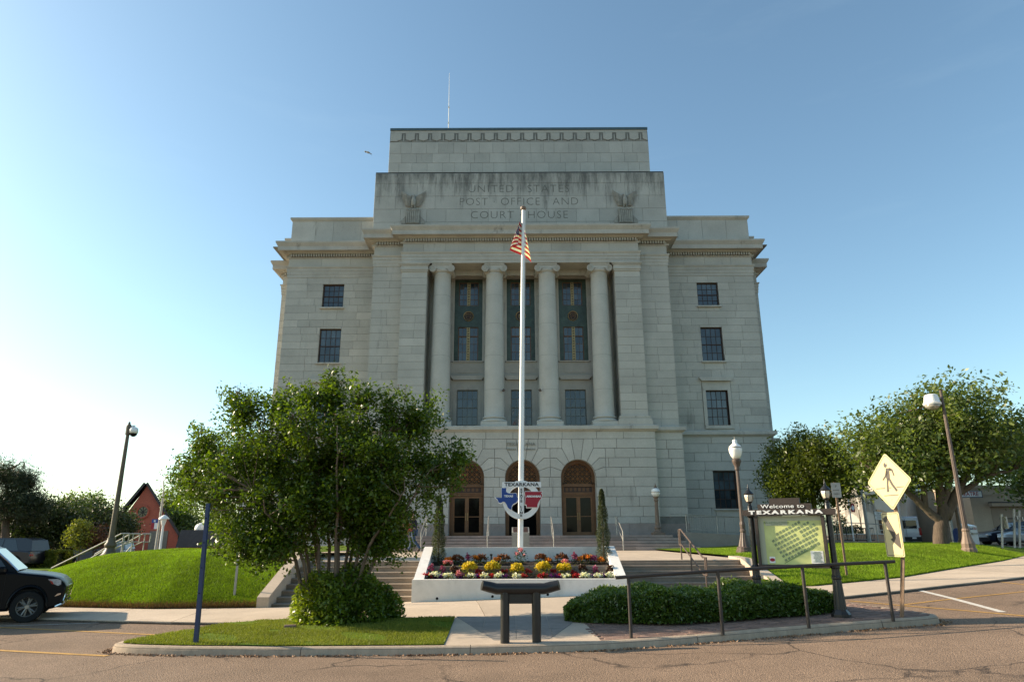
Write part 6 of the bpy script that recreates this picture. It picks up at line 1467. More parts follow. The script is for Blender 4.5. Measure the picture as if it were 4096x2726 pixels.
def sample_env(envs, n, rng, hollow=2.4, lump=.28):
    w = np.array([e[6] if len(e) > 6 else e[3]*e[4]*e[5] for e in envs]); w = w/w.sum(); k = rng.choice(len(envs), n, p=w)
    E = np.array([e[:6] for e in envs])[k]; d = unit(rng.normal(0,1,(n,3)))
    ph = rng.uniform(0,6.28,6); l = 1 + lump*(np.sin(d[:,0]*5+ph[0])*np.sin(d[:,1]*5+ph[1]) + .6*np.sin(d[:,2]*8+ph[2]+d[:,0]*4))*.7
    r = rng.uniform(0,1,n)**(1/hollow)
    return E[:,:3] + d*E[:,3:6]*(r*l)[:,None], d
def tree(name, label, base, limbs, envs, n_sprig, per, size, leaf, bark='bark', spread=.25, group=None, seed=1, seeds=0, twig=.012, hollow=2.4, lump=.28, cat='tree', zmin=None, aspect=.5, droop=0.0):
    rng = np.random.default_rng(seed); t = thing(name, label, cat, base, group=group)
    m = MB()
    nodes = []
    for pts, rs in limbs:
        pts = [Vector(p) for p in pts]; m.tint = rng.uniform(); 
        # bend the limb a little between its points
        fine = []; fr = []
        for i in range(len(pts)-1):
            for k in range(4):
                f = k/4; p = pts[i].lerp(pts[i+1], f); j = (pts[i+1]-pts[i]).length*.012
                fine.append(p + (Vector(rng.normal(0,j,3)) if (i or k) else Vector((0,0,0)))); fr.append(rs[i]+(rs[i+1]-rs[i])*f)
        fine.append(pts[-1]); fr.append(rs[-1]); m.tube(fine, fr, 8); nodes += fine[2:]
    m.build('trunk', MAT[bark], t, smooth=True)
    C, D = sample_env(envs, n_sprig, rng, hollow, lump)
    if zmin is not None: k = C[:,2] > zmin; C, D = C[k], D[k]
    n = len(C); NP = np.array([[p.x,p.y,p.z] for p in nodes])
    tw = MB()
    for i in range(0, n, 3):
        c = C[i]; dd = np.linalg.norm(NP - c, axis=1) + 1.5*np.maximum(0, NP[:,2]-c[2]+.1); j = int(dd.argmin()); a = Vector(NP[j]); b = Vector(c); md = a.lerp(b,.55) + Vector((0,0,-.06*(b-a).length))
        tw.tube([a, md, b], [twig*1.5, twig, twig*.4], 4, caps=False)
    tag(tw.build('branches', MAT[bark], t), kind='stuff')
    outw = unit(D + np.array([0,0,.4]))
    rr = unit(rng.normal(0,1,(n*per,3))).reshape(n,per,3)*(rng.uniform(0,1,(n,per,1))**.4)*spread*1.75; ext = rng.uniform(-.8,1.4,(n,per,1))*spread*1.3
    P = (C[:,None,:] + rr*.75 + outw[:,None,:]*ext)
    P[:,:,2] -= droop*np.abs(ext[:,:,0])
    sprig_t = rng.normal(.45,.16,(n,1)); T = np.clip(sprig_t + rng.normal(0,.18,(n,per)),0,1)
    leaf_mesh('crown', P.reshape(-1,3), 0, size, MAT[leaf], t, T.ravel(), aspect=aspect, rng=rng)
    if seeds:
        top = C[(D[:,2] > .1)]; top = top[rng.choice(len(top), min(seeds, len(top)), replace=False)]
        sm = MB()
        P2 = []
        for c in top:
            h = rng.uniform(.15,.42); a = Vector(c)+Vector((0,0,spread*.6)); b = a + Vector((rng.normal(0,.06), rng.normal(0,.06), h)); sm.tube([a,b], [.006,.003], 3, caps=False)
            for k in range(9): q_ = a.lerp(b, rng.uniform(.25,1)) + Vector(rng.normal(0,.035,3)); P2.append(q_)
        tag(sm.build('seed_stalks', MAT['seed'], t), kind='stuff')
        leaf_mesh('seed_heads', np.array([list(p) for p in P2]), 0, .035, MAT['seed'], t, rng=rng, aspect=.9)
    return t
# ---- crape myrtle on the island
TB = G(1345, 2490, KH); TY_ = TB.y + .45
def tp_(px, py, dy=0.0): return at(px, py, TY_+dy)
cb_ = Vector((TB.x, TY_, ground_z(TB.x, TY_)+KH))
limbs = []
for i, (px0, px1, py1, dy) in enumerate(((1255,1010,1960,-.4),(1275,1130,1800,.3),(1300,1225,1680,-.3),(1320,1300,1650,.5),(1335,1390,1640,-.5),(1350,1470,1660,.3),(1365,1560,1720,-.2),(1380,1640,1790,.5),(1395,1720,1880,-.4),(1310,1180,1740,.8),(1340,1350,1700,-.9),(1360,1500,1760,.9),(1270,1060,2050,-.7),(1390,1620,1960,-.8))):
    a = tp_(px0, 2420, dy*.25); a.z = cb_.z; b = tp_((px0*.62+px1*.38), 2180, dy*.5); c_ = tp_((px0*.25+px1*.75), (2180+py1)/2-20, dy*.9); d_ = tp_(px1, py1, dy*1.2)
    limbs.append(([a, b, c_, d_], [.042,.033,.022,.010]))
def env(px0, px1, py0, py1, ry, dy=0.0, w=None, Y=None):
    Y = TY_+dy if Y is None else Y; a = at(px0, (py0+py1)/2, Y); b = at(px1, (py0+py1)/2, Y); c0 = at((px0+px1)/2, py0, Y); c1 = at((px0+px1)/2, py1, Y)
    e = [(a.x+b.x)/2, Y, (c0.z+c1.z)/2, (b.x-a.x)/2, ry, (c0.z-c1.z)/2]
    e.append(w if w else e[3]*e[4]*e[5]); return e
envs = [env(1040,1670,1600,2050,1.3), env(860,1300,1680,2120,1.15), env(1370,1790,1700,2100,1.1), env(1120,1300,2060,2260,.5,.3,.22), env(1400,1600,2040,2270,.5,.2,.35), env(1185,1265,1515,1660,.3,0,.16), env(1290,1370,1500,1640,.3,.2,.16), env(1400,1490,1515,1650,.3,-.2,.18), env(1530,1600,1570,1720,.3,0,.14), env(1610,1690,1590,1760,.25,.2,.14), env(925,1005,1570,1720,.3,0,.14), env(770,850,1690,1830,.3,0,.14), env(1780,1890,1780,1900,.3,0,.14), env(705,790,1840,1960,.3,.2,.14), env(1090,1160,1560,1690,.3,0,.14), env(790,1050,1740,2060,.9,.3), env(760,960,1900,2080,.7,.1), env(840,1180,2080,2260,.55,-.5,.9), env(1480,1640,2060,2230,.5,-.3,.35), env(1200,1480,1580,1720,.8), env(1560,1780,1590,1760,.5,0,.35), env(1650,1870,1800,1960,.5,.1,.45), env(900,1060,1580,1720,.5,.2,.35), env(950,1250,1950,2230,.9,.2,1.1), env(1330,1620,1950,2200,.9,.2,1.1), env(1150,1450,1900,2150,.8,-.3,.8)]
tree('crape_myrtle', 'large glossy green many stemmed tree on the kerbed island', cb_, limbs, envs, 980, 92, .090, 'leaf_myrtle', 'bark_smooth', .165, seed=3, seeds=95, twig=.008, hollow=1.9)
# ---- second myrtle behind it on the mound
by = 24.5; bx = at(930, 2190, by).x; b2_ = Vector((bx, by, mound_z(bx, by)))
env2 = lambda *a, **k: env(*a, Y=by, **k)
tree('crape_myrtle', 'reddish green tree on the mound half hidden behind the island tree', b2_, [([b2_, at(900,2060,by), at(830,1900,by)], [.10,.07,.03]), ([b2_, at(960,2040,by), at(980,1860,by)], [.09,.06,.03])],
     [env2(715,900,1800,2060,1.5), env2(800,1100,1720,2060,2.0), env2(705,830,1900,2040,1.0)], 420, 40, .11, 'leaf_myrtle', 'bark_smooth', .25, seed=5, seeds=30)
# ---- shrub under the myrtle
def leafy(name, label, base, pts, size, leaf, cat, n_up=.3, tint=None, seed=1, core=None, aspect=.5, group=None, stem=True, world_twigs=None):
    rng = np.random.default_rng(seed); t = thing(name, label, cat, base, group=group); leaf_mesh('foliage', pts, 0, size, MAT[leaf], t, tint, rng=rng, aspect=aspect)
    if world_twigs:
        m = MB()
        for a, b in world_twigs: m.tube([a, (Vector(a)+Vector(b))/2 + Vector((0,0,.03)), b], [.012,.009,.004], 4, caps=False)
        m.build('stems', MAT['bark_smooth'], t)
    return t
sc_ = G(1345, 2500, KH); sx_, sy_ = sc_.x-.05, sc_.y+.72
rng = np.random.default_rng(11); n = 15000; d = unit(rng.normal(0,1,(n,3))); d[:,2] = np.abs(d[:,2])
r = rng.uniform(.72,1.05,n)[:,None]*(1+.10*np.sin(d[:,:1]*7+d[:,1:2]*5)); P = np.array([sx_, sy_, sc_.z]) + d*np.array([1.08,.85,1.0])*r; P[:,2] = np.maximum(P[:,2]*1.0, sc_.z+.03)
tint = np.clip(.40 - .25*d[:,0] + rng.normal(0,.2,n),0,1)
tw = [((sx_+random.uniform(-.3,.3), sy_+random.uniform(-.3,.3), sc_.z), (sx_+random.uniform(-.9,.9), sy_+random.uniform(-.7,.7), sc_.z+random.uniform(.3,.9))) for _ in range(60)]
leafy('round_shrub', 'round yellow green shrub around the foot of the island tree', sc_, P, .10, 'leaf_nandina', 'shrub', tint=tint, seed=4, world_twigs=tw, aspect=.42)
q = MB(); bk_ = G(1160, 2512, KH); q.cbox(bk_.x, bk_.y, bk_.z+.03, .21, .10, .07, rz=.2, bev=.006); tag(q.build('loose_brick', MAT['brick_paver']), 'loose red brick lying in the grass by the round shrub', 'brick')
# ---- low hedge behind the railing
def hedge_front_y(x): return bpoint([(p.x, p.y) for p in [G(2275,2490,KH), G(2700,2503,KH), G(3000,2482,KH), G(3330,2455,KH)]], x)
hx0, hx1 = G(2275,2490,KH).x, G(3350,2440,KH).x
rng = np.random.default_rng(21); n = 46000; x = rng.uniform(hx0-.05, hx1+.05, n); fy = np.array([hedge_front_y(a) for a in x]); dep = np.interp(x, [hx0, hx0+.8, hx1-1.5, hx1], [.5, 2.0, 1.7, .5])
u = rng.uniform(0,1,n); gz_ = np.array([ground_z(a, 14.0) for a in x])+KH
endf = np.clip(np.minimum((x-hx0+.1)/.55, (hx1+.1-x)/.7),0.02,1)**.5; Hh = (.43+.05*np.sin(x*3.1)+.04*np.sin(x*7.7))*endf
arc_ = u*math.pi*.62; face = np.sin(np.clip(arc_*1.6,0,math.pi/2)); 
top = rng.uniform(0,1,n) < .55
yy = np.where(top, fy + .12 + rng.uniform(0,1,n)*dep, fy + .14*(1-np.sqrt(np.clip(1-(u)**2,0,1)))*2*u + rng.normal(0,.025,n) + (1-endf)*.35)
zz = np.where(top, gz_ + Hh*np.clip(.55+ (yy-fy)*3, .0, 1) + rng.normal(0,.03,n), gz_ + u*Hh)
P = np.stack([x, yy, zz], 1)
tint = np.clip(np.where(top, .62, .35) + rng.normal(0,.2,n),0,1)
hb = Vector(((hx0+hx1)/2, 14.0, ground_z((hx0+hx1)/2, 14)+KH))
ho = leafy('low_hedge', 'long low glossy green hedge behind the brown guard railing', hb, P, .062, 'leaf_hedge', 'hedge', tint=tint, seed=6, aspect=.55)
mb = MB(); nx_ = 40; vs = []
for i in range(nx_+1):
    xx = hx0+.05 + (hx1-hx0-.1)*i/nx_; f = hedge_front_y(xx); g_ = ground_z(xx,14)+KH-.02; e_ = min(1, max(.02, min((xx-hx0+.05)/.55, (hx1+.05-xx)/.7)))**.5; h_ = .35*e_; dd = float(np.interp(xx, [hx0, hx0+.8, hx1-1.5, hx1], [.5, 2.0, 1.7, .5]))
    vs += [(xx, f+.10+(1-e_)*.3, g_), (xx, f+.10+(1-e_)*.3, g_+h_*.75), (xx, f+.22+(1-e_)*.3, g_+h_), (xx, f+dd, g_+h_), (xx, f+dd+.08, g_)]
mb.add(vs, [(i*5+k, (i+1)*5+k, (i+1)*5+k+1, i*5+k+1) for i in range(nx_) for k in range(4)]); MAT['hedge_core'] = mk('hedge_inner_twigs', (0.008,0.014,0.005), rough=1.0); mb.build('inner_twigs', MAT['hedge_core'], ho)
# ---- columnar cypresses in the planter
for px, pt, lab in ((1753,1990,'slender dark cypress at the left end of the planter'), (2417,1957,'slender dark cypress at the right end of the planter')):
    Y = 20.05; b_ = at(px, 2255, Y); b_.z = 1.04; tz_ = at(px, pt, Y).z; H = tz_-b_.z; rng = np.random.default_rng(px); n = 11000
    t_ = rng.uniform(0,1,n)**.8; a = rng.uniform(0,6.28,n); rad_ = (.19*np.clip(t_*6+.35,0,1)*(1-t_)**.55+.02)*rng.uniform(.55,1.1,n)*(1+.18*np.sin(t_*22+a*2))
    P = np.stack([b_.x + rad_*np.cos(a), Y + rad_*np.sin(a), b_.z+.02 + t_*H], 1)
    o = leafy('cypress', lab, b_, P, .05, 'leaf_cypress', 'cypress', seed=px, aspect=.22); m = MB(); m.tube([(b_.x,Y,b_.z-.05),(b_.x,Y,tz_-.25)], [.03,.008], 6); m.build('trunk', MAT['bark'], o)
# ---- flowers in the planter
FM = {}
for k, c1, c2 in (('white',(.70,.68,.60),(.82,.80,.74)),('yellow',(.55,.40,.02),(.75,.58,.04)),('red',(.35,.012,.02),(.55,.03,.04)),('purple',(.09,.015,.16),(.22,.03,.30)),('pink',(.55,.14,.20),(.72,.30,.36)),('orange',(.60,.18,.02),(.80,.30,.03)),('rust',(.14,.05,.022),(.27,.10,.045)),('magenta',(.24,.04,.12),(.42,.08,.22)),('dark',(.035,.018,.012),(.12,.045,.03))):
    FM[k] = mk(k+'_petals', c1, c2, rough=.6, transl=.25, noise=(30,.15))
MAT['leaf_flower'] = leafmat('bedding_plant_leaf', (0.020,0.042,0.010), (0.06,0.10,0.02), .5, .25)
Z1 = lambda x, y: (1680+.19134*x, 2120+.19134*y); Z2 = lambda x, y: (2080+.19134*x, 2120+.19134*y)
ORDN = ['first','second','third','fourth','fifth','sixth','seventh','eighth','ninth','tenth','eleventh','twelfth','thirteenth']
def bloom_blobs(name, cx, cy, cz, R, hz, nb, rb, mat, parent, rng, flat=.7):
    P = []; 
    for _ in range(nb):
        d_ = rng.normal(0,1,3); d_ /= np.linalg.norm(d_); d_[2] = abs(d_[2])*.9; p = np.array([cx,cy,cz]) + d_*np.array([R,R*.7,hz])*rng.uniform(.75,1.05)
        a = rng.uniform(0,6.28,10); P.append(p + rng.normal(0,rb*.55,(12,3)))
    o = leaf_mesh(name, np.concatenate(P), 0, rb*1.25, mat, parent, rng=rng, aspect=.85); tag(o, kind='stuff'); return o
def plants(kind, word, cat, row, pts, Y, zs, R, hz, nb, rb, mat, leafn, tall=0.0, leafm='leaf_flower'):
    pts = sorted(pts, key=lambda p: p[0]); n = len(pts)
    for i, (px, py) in enumerate(pts):
        rng = np.random.default_rng(int(px*7+py)); p = at(px, py, Y); x = p.x; top = p.z
        lab = '%s %s in the %s row of the planter' % (ORDN[i] + ' from left' if n > 1 else 'single', word, row)
        lab = '%s in the %s row of the planter, %s from the left' % (word, row, ORDN[i]) if n > 1 else '%s in the %s row of the planter' % (word, row)
        t = thing(kind, lab, cat, (x, Y, zs), group=word + ' plants, ' + row + ' row')
        h = max(.12, top - zs); s = rng.uniform(.9,1.1)
        nl = leafn; LP = np.stack([x + rng.normal(0,R*.55,nl), Y + rng.normal(0,R*.4,nl), zs + rng.uniform(0,1,nl)*h*.95], 1)
        leaf_mesh('foliage', LP, 0, .06, MAT[leafm], t, rng=rng, aspect=.5)
        if nb: bloom_blobs('blooms', x, Y-.03, zs+h*(.62 if not tall else .55), R*s, hz, nb, rb, mat, t, rng)
front = 18.72
plants('white_flowers', 'clump of white geraniums', 'flowers', 'front', [Z1(300,885),Z1(580,910),Z1(665,965),Z1(1070,935),Z1(1355,920),Z1(1640,930),Z1(2020,950),Z2(975,960),Z2(1300,955),Z2(1390,945),Z2(1620,940),Z2(1775,985),Z2(1930,955)], front, .66, .115, .10, 16, .035, FM['white'], 70)
plants('red_flowers', 'clump of bright red flowers', 'flowers', 'front', [Z1(100,915),Z1(205,915),Z1(1270,955),Z1(1500,920),Z2(90,975),Z2(430,955),Z2(510,900),Z2(805,955),Z2(1140,985),Z2(1210,955)], front+.03, .66, .07, .08, 9, .032, FM['red'], 50)
plants('purple_flowers', 'clump of violet petunias', 'flowers', 'front', [Z1(275,960),Z1(430,950),Z1(790,965),Z1(1210,940),Z1(1785,965),Z2(800,1000),Z2(1490,985),Z2(1730,950),Z2(680,905)], front+.06, .66, .10, .06, 12, .03, FM['purple'], 60)
plants('pink_flowers', 'clump of pink flowers', 'flowers', 'front', [Z1(855,915),Z1(800,830)], front+.05, .66, .09, .08, 10, .035, FM['pink'], 50)
plants('dark_red_flowers', 'clump of deep red flowers', 'flowers', 'middle', [Z1(1255,790),Z1(1750,800),Z2(185,805),Z2(710,820),Z2(1110,865)], 19.15, .72, .10, .07, 9, .035, FM['red'], 70)
plants('yellow_shrub', 'round golden yellow bush', 'shrub', 'middle', [Z1(1040,670),Z1(1520,665),Z1(2025,730),Z2(490,675),Z2(920,705)], 19.12, .70, .185, .18, 95, .035, FM['yellow'], 160, leafm='leaf_yellow')
plants('magenta_spikes', 'magenta celosia spikes', 'flowers', 'middle', [Z1(470,770),Z2(1580,790),Z1(240,720)], 19.1, .72, .07, .16, 14, .03, FM['magenta'], 40, tall=1)
plants('dark_foliage', 'dark bronze leafed plant', 'plant', 'middle', [Z1(720,780),Z2(1320,700),Z2(1880,760)], 19.1, .72, .10, .16, 16, .04, FM['dark'], 60, tall=1)
plants('orange_flowers', 'clump of orange marigolds', 'flowers', 'back', [Z1(590,545),Z1(1140,490),Z1(1610,550),Z2(600,570),Z2(1250,540),Z2(1440,470),Z2(1680,560)], 19.95, 1.0, .11, .06, 14, .035, FM['orange'], 70)
plants('rust_flowers', 'mound of rusty brown chrysanthemums', 'flowers', 'back', [Z1(790,545),Z1(1290,535),Z1(1745,520),Z2(430,505),Z2(870,510),Z2(1375,540)], 20.05, 1.0, .17, .14, 55, .03, FM['rust'], 110)
plants('celosia', 'magenta plume flowers', 'flowers', 'back', [Z1(1010,500),Z2(1140,480),Z2(1540,570)], 19.9, 1.0, .07, .17, 16, .03, FM['magenta'], 50, tall=1)
plants('pink_geranium', 'cluster of pale pink flowers', 'flowers', 'back', [Z1(580,640),Z2(935,620)], 19.66, .98, .12, .06, 14, .035, FM['pink'], 60)
plants('rose_bush', 'tall rose bush with pink blooms before the flagpole', 'shrub', 'back', [Z1(2100,380)], 19.95, 1.0, .15, .22, 5, .05, FM['pink'], 220, tall=1)
# ---- right trees
ty = 30.5; tx = at(3765, 2178, ty).x; tb = Vector((tx, ty, lawn_r_z(tx, ty)-.03)); T = lambda px, py, dy=0: at(px, py, ty+dy)
E_ = lambda a, b, c, d, ry, dy=0, w=None: env(a, b, c, d, ry, w=w, Y=ty+dy)
tree('lawn_tree', 'big broad spreading tree with thick forked trunk on the right lawn', tb,
     [([tb-Vector((0,0,.1)), T(3762,2110), T(3775,2055), T(3760,1950), T(3740,1800)], [.34,.28,.24,.17,.07]), ([T(3770,2090), T(3700,2030), T(3620,1960), T(3500,1880)], [.20,.16,.11,.05]), ([T(3780,2070), T(3830,1960), T(3900,1820,1), T(3960,1700,1.5)], [.24,.18,.12,.05]), ([T(3765,2040), T(3800,1900), T(3830,1700), T(3830,1600)], [.18,.13,.08,.04]), ([T(3700,2030), T(3690,1930), T(3640,1760), T(3600,1650)], [.15,.11,.07,.03]), ([T(3820,1980), T(3950,1900), T(4050,1880)], [.14,.1,.04])],
     [E_(3410,3640,1650,1940,2.8), E_(3580,3930,1570,1820,3.0), E_(3660,4060,1660,1900,3.0), E_(3460,3800,1790,1960,2.8), E_(3860,4110,1770,1900,2.0,1), E_(3410,3520,1720,1880,1.4), E_(3770,3870,1530,1640,1.0)], 950, 38, .20, 'leaf_oak', 'bark', .38, seed=8, twig=.02, hollow=1.8)
dy_ = 35.0; dx_ = at(3262, 2195, dy_).x; db = Vector((dx_, dy_, lawn_r_z(dx_, dy_)-.03)); D_ = lambda px, py: at(px, py, dy_); ED = lambda a, b, c, d, ry, w=None: env(a, b, c, d, ry, w=w, Y=dy_)
tree('dense_tree', 'dense rounded bronze green tree at the right corner of the courthouse', db, [([db, D_(3262,2090), D_(3250,1950), D_(3250,1800)], [.22,.17,.11,.05]), ([D_(3262,2090), D_(3170,1960), D_(3110,1880)], [.14,.09,.04]), ([D_(3262,2080), D_(3340,1960), D_(3400,1880)], [.14,.09,.04])],
     [ED(3075,3400,1770,2020,2.4), ED(3120,3350,1730,1900,2.0), ED(3065,3220,1860,2010,1.5), ED(3270,3420,1850,2030,1.6)], 680, 62, .15, 'leaf_round', 'bark', .30, seed=9, hollow=2.2, lump=.15)
for i, (px0, px1, py0, py1, Y, lab, lf) in enumerate(((4000,4250,1690,2000,46,'dark tree at the right edge behind the big lawn tree','leaf_oak'), (3620,3830,1960,2120,62,'shaded dark tree behind the white van','leaf_dark'))):
    b_ = at((px0+px1)/2, 2180, Y); b_.z = ground_z(b_.x, Y); tree('background_tree', lab, b_, [([b_, at((px0+px1)/2, (py0+py1)/2, Y)], [.25,.1])], [env(px0, px1, py0, py1, 3.0, Y=Y), env((px0*2+px1)/3, px1+20, py0+20, py1, 3.0, Y=Y)], 300, 34, .30, lf, 'bark', .55, seed=31+i)
# ---- left trees
LT = [(-120,120,2030,2215,50,'leaf_dark','dark tree at the far left under the pine'),(80,250,2000,2215,49,'leaf_dark','dark tree above the clipped hedge'),(210,350,2035,2205,52,'leaf_dark','dark tree behind the small yellow green tree'),(320,470,2025,2200,51,'leaf_dark','dark tree left of the camera pole'),(430,500,2070,2170,53,'leaf_dark','dark tree overlapping the brick gable')]
for i, (a, b, c, d, Y, lf, lab) in enumerate(LT):
    b_ = at((a+b)/2, 2230, Y); b_.z = 0.0; tree('background_tree', lab, b_, [([b_, at((a+b)/2, (c+d)/2+20, Y), at((a+b)/2, c+50, Y)], [.16,.12,.05]), ([b_, at(a*.6+b*.4-20, (c+d)/2, Y)], [.12,.05]), ([b_, at(a*.4+b*.6+20, (c+d)/2, Y)], [.12,.05])], [env(a, b, c, d-30, 2.2, Y=Y), env(a-15, (a+b)/2+10, c+40, d-20, 1.8, Y=Y), env((a+b)/2-10, b+15, c+35, d-20, 1.8, Y=Y)], 330, 30, .22, lf, 'bark', .42, seed=41+i, group='dark trees before the brick church')
for i, (a, b, c, d, Y, lf, lab) in enumerate(((235,345,1995,2080,80,'leaf_light','pale feathery tree top showing behind the dark trees'),(320,420,1990,2070,82,'leaf_light','pale airy tree top left of the camera pole'),(635,715,1975,2090,85,'leaf_light','pale tree right of the brick gable'),(680,790,2040,2150,70,'leaf_light','green tree beside the dark slate roof'),(800,960,2020,2190,75,'leaf_light','light green tree seen under the island tree'))):
    b_ = at((a+b)/2, 2230, Y); b_.z = 0.0; tree('background_tree', lab, b_, [([b_, at((a+b)/2, (c+d)/2, Y)], [.2,.08])], [env(a, b, c, d, 2.5, Y=Y), env(a-10, b-20, c+30, d+30, 2.0, Y=Y)], 210, 26, .32, lf, 'bark', .6, seed=61+i, hollow=1.6)
Y = 46; b_ = at(20, 2230, Y); b_.z = 0; tree('pine_tree', 'tall dark pine at the left edge of the view', b_, [([b_, at(25,2050,Y), at(30,1900,Y)], [.30,.2,.05])] + [([at(25,py,Y), at(px,py-25,Y+random.uniform(-1.5,1.5))], [.10,.03]) for px, py in ((150,1980),(160,2040),(110,1920),(140,2070),(-80,2000),(-60,1930),(80,1880))],
     [env(-90,110,1845,1960,2.0,Y=Y), env(60,165,1985,2040,1.5,Y=Y,w=2.0), env(-90,150,1960,2090,2.2,Y=Y), env(80,170,2020,2070,1.2,Y=Y,w=1.2), env(40,140,1900,1960,1.5,Y=Y,w=2.0)], 620, 50, .26, 'needle', 'bark', .33, seed=77, aspect=.14, hollow=1.8)
Y = 43; b_ = at(322, 2215, Y); b_.z = 0; tree('young_tree', 'small yellow green young tree in front of the dark trees', b_, [([b_, at(322,2150,Y)], [.06,.02])], [env(292,350,2118,2190,.8,Y=Y), env(305,335,2105,2140,.4,Y=Y,w=.3)], 130, 30, .15, 'leaf_yellow', 'bark', .26, seed=88)
Y = 44; b_ = at(375, 2215, Y); b_.z = 0; tree('young_tree', 'small reddish brown young tree left of the camera pole', b_, [([b_, at(375,2160,Y)], [.05,.02])], [env(345,405,2125,2190,.8,Y=Y)], 100, 28, .15, 'leaf_red', 'bark', .28, seed=89)
def box_leaves(x0, x1, y0, y1, z0, z1, n, rng):
    k = rng.integers(0,3,n); u = rng.uniform(0,1,(n,3)); P = np.stack([x0+(x1-x0)*u[:,0], y0+(y1-y0)*u[:,1], z0+(z1-z0)*u[:,2]],1)
    P[k==0,1] = y0; P[k==1,2] = z1; P[k==2,0] = np.where(u[k==2,1] < .5, x0, x1); return P + rng.normal(0,.05,(n,3))
Y = 44.5; a, b_ = at(90,2262,Y), at(230,2205,Y); rng = np.random.default_rng(5)
ho2 = leafy('clipped_hedge', 'clipped yellow green box hedge beyond the parked black car', (a.x, Y, 0), box_leaves(a.x, b_.x, Y, Y+1.5, .0, b_.z, 9000, rng), .16, 'leaf_yellow', 'hedge', seed=3)
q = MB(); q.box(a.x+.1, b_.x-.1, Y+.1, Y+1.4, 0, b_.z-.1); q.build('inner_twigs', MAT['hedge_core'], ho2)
# ================================================================ vehicles
MAT['car_black'] = mk('black_car_paint', (0.003,0.004,0.006), rough=.3, spec=.14, coat=.06); MAT['car_navy'] = mk('dark_blue_car_paint', (0.008,0.010,0.02), rough=.3, spec=.4, coat=.4)
MAT['car_white'] = mk('white_van_paint', (0.62,0.64,0.66), rough=.3, spec=.5, coat=.6); MAT['car_grey'] = mk('grey_car_paint', (0.20,0.22,0.24), rough=.3, metal=.4, coat=.8)
MAT['tyre'] = mk('tyre_rubber', (0.012,0.012,0.012), rough=.9, noise=(20,.2)); MAT['rim'] = mk('alloy_rim', (0.35,0.33,0.30), rough=.35, metal=.8, noise=(6,.1)); MAT['chrome'] = mk('chrome_trim', (0.65,0.65,0.66), rough=.12, metal=1.0)
MAT['lens'] = mk('headlight_lens', (0.35,0.37,0.40), rough=.08, spec=.9, noise=(25,.4)); MAT['tail'] = mk('red_tail_lens', (0.30,0.012,0.01), rough=.15, spec=.7); MAT['carglass'] = mk('car_window_glass', (0.010,0.013,0.016), rough=.04, spec=.9); MAT['trim'] = mk('black_plastic_trim', (0.012,0.012,0.013), rough=.6)
def arch(cx, cz, r, n=12): return [(cx + r*math.cos(math.pi - math.pi*i/n), cz + r*math.sin(math.pi*i/n)) for i in range(n+1)]
def body_prism(mb, poly, w, r, tuck=.05):
    """side outline (x, z) made into a body of half-width w, edges rolled by r"""
    poly = ccw(poly); lay = []
    for y, g in ((-w, r), (-w+r*.45, r*.25), (-w+r*1.3, 0), (w-r*1.3, 0), (w-r*.45, r*.25), (w, r)): lay.append([(u, y, v) for u, v in inset(poly, g)])
    n = len(poly); vs = [p for l in lay for p in l]; fs = [tuple(range(n)), tuple(range(6*n-1, 5*n-1, -1))]
    for k in range(5):
        for i in range(n): j=(i+1)%n; fs.append((k*n+i, (k+1)*n+i, (k+1)*n+j, k*n+j))
    mb.add(vs, fs)
def wheel(parent, x, y, z, r, side, spokes=6, double=True, rimc='rim'):
    t = MB(); n = 28; w = .115
    prof = [(r*.62,-w),(r*.93,-w),(r,-w*.6),(r,w*.6),(r*.93,w),(r*.62,w)]
    vs = [(x+p*math.cos(2*math.pi*k/n), y+q_, z+p*math.sin(2*math.pi*k/n)) for p, q_ in prof for k in range(n)]
    t.add(vs, [(i*n+k, i*n+(k+1)%n, (i+1)*n+(k+1)%n, (i+1)*n+k) for i in range(5) for k in range(n)]); o = t.build('wheel', MAT['tyre'], parent, world=False, smooth=True, sharp=40)
    yy = y + side*w*.55
    h = MB(); R = r*.62
    h.add([(x+R*math.cos(2*math.pi*k/n), yy - side*.05, z+R*math.sin(2*math.pi*k/n)) for k in range(n)], [tuple(range(n))]); h.build('hub_back', MAT['trim'], o, world=False)
    s = MB()
    for k in range(n):
        a, b = 2*math.pi*k/n, 2*math.pi*(k+1)/n; P_ = lambda q_, a_, d: (x+q_*math.cos(a_), yy+d, z+q_*math.sin(a_)); s.add([P_(R,a,side*.03),P_(R,b,side*.03),P_(R*.9,b,0),P_(R*.9,a,0)], [(0,1,2,3)])
    for k in range(spokes):
        for o_ in ((-.16,.16) if double else (0,)):
            a = 2*math.pi*k/spokes + .26; s.tube([(x+R*.12*math.cos(a), yy, z+R*.12*math.sin(a)), (x+R*.93*math.cos(a+o_), yy+side*.012, z+R*.93*math.sin(a+o_))], [.026 if double else .035, .020 if double else .028], 4)
    s.lathe(0, 0, [(1e-3,0)], 3) if False else None
    s.tube([(x, yy-side*.02, z), (x, yy+side*.03, z)], R*.2, 10); s.build('rim', MAT[rimc], o, world=False)
def side_panel(parent, name, pts, w, mat, d=.006):
    for s in (-1, 1):
        q = MB(); pz = [(x, s*(w+d), z) for x, z in pts]; q.add(pz, [tuple(range(len(pts)))]); q.build(name, MAT[mat], parent, world=False)
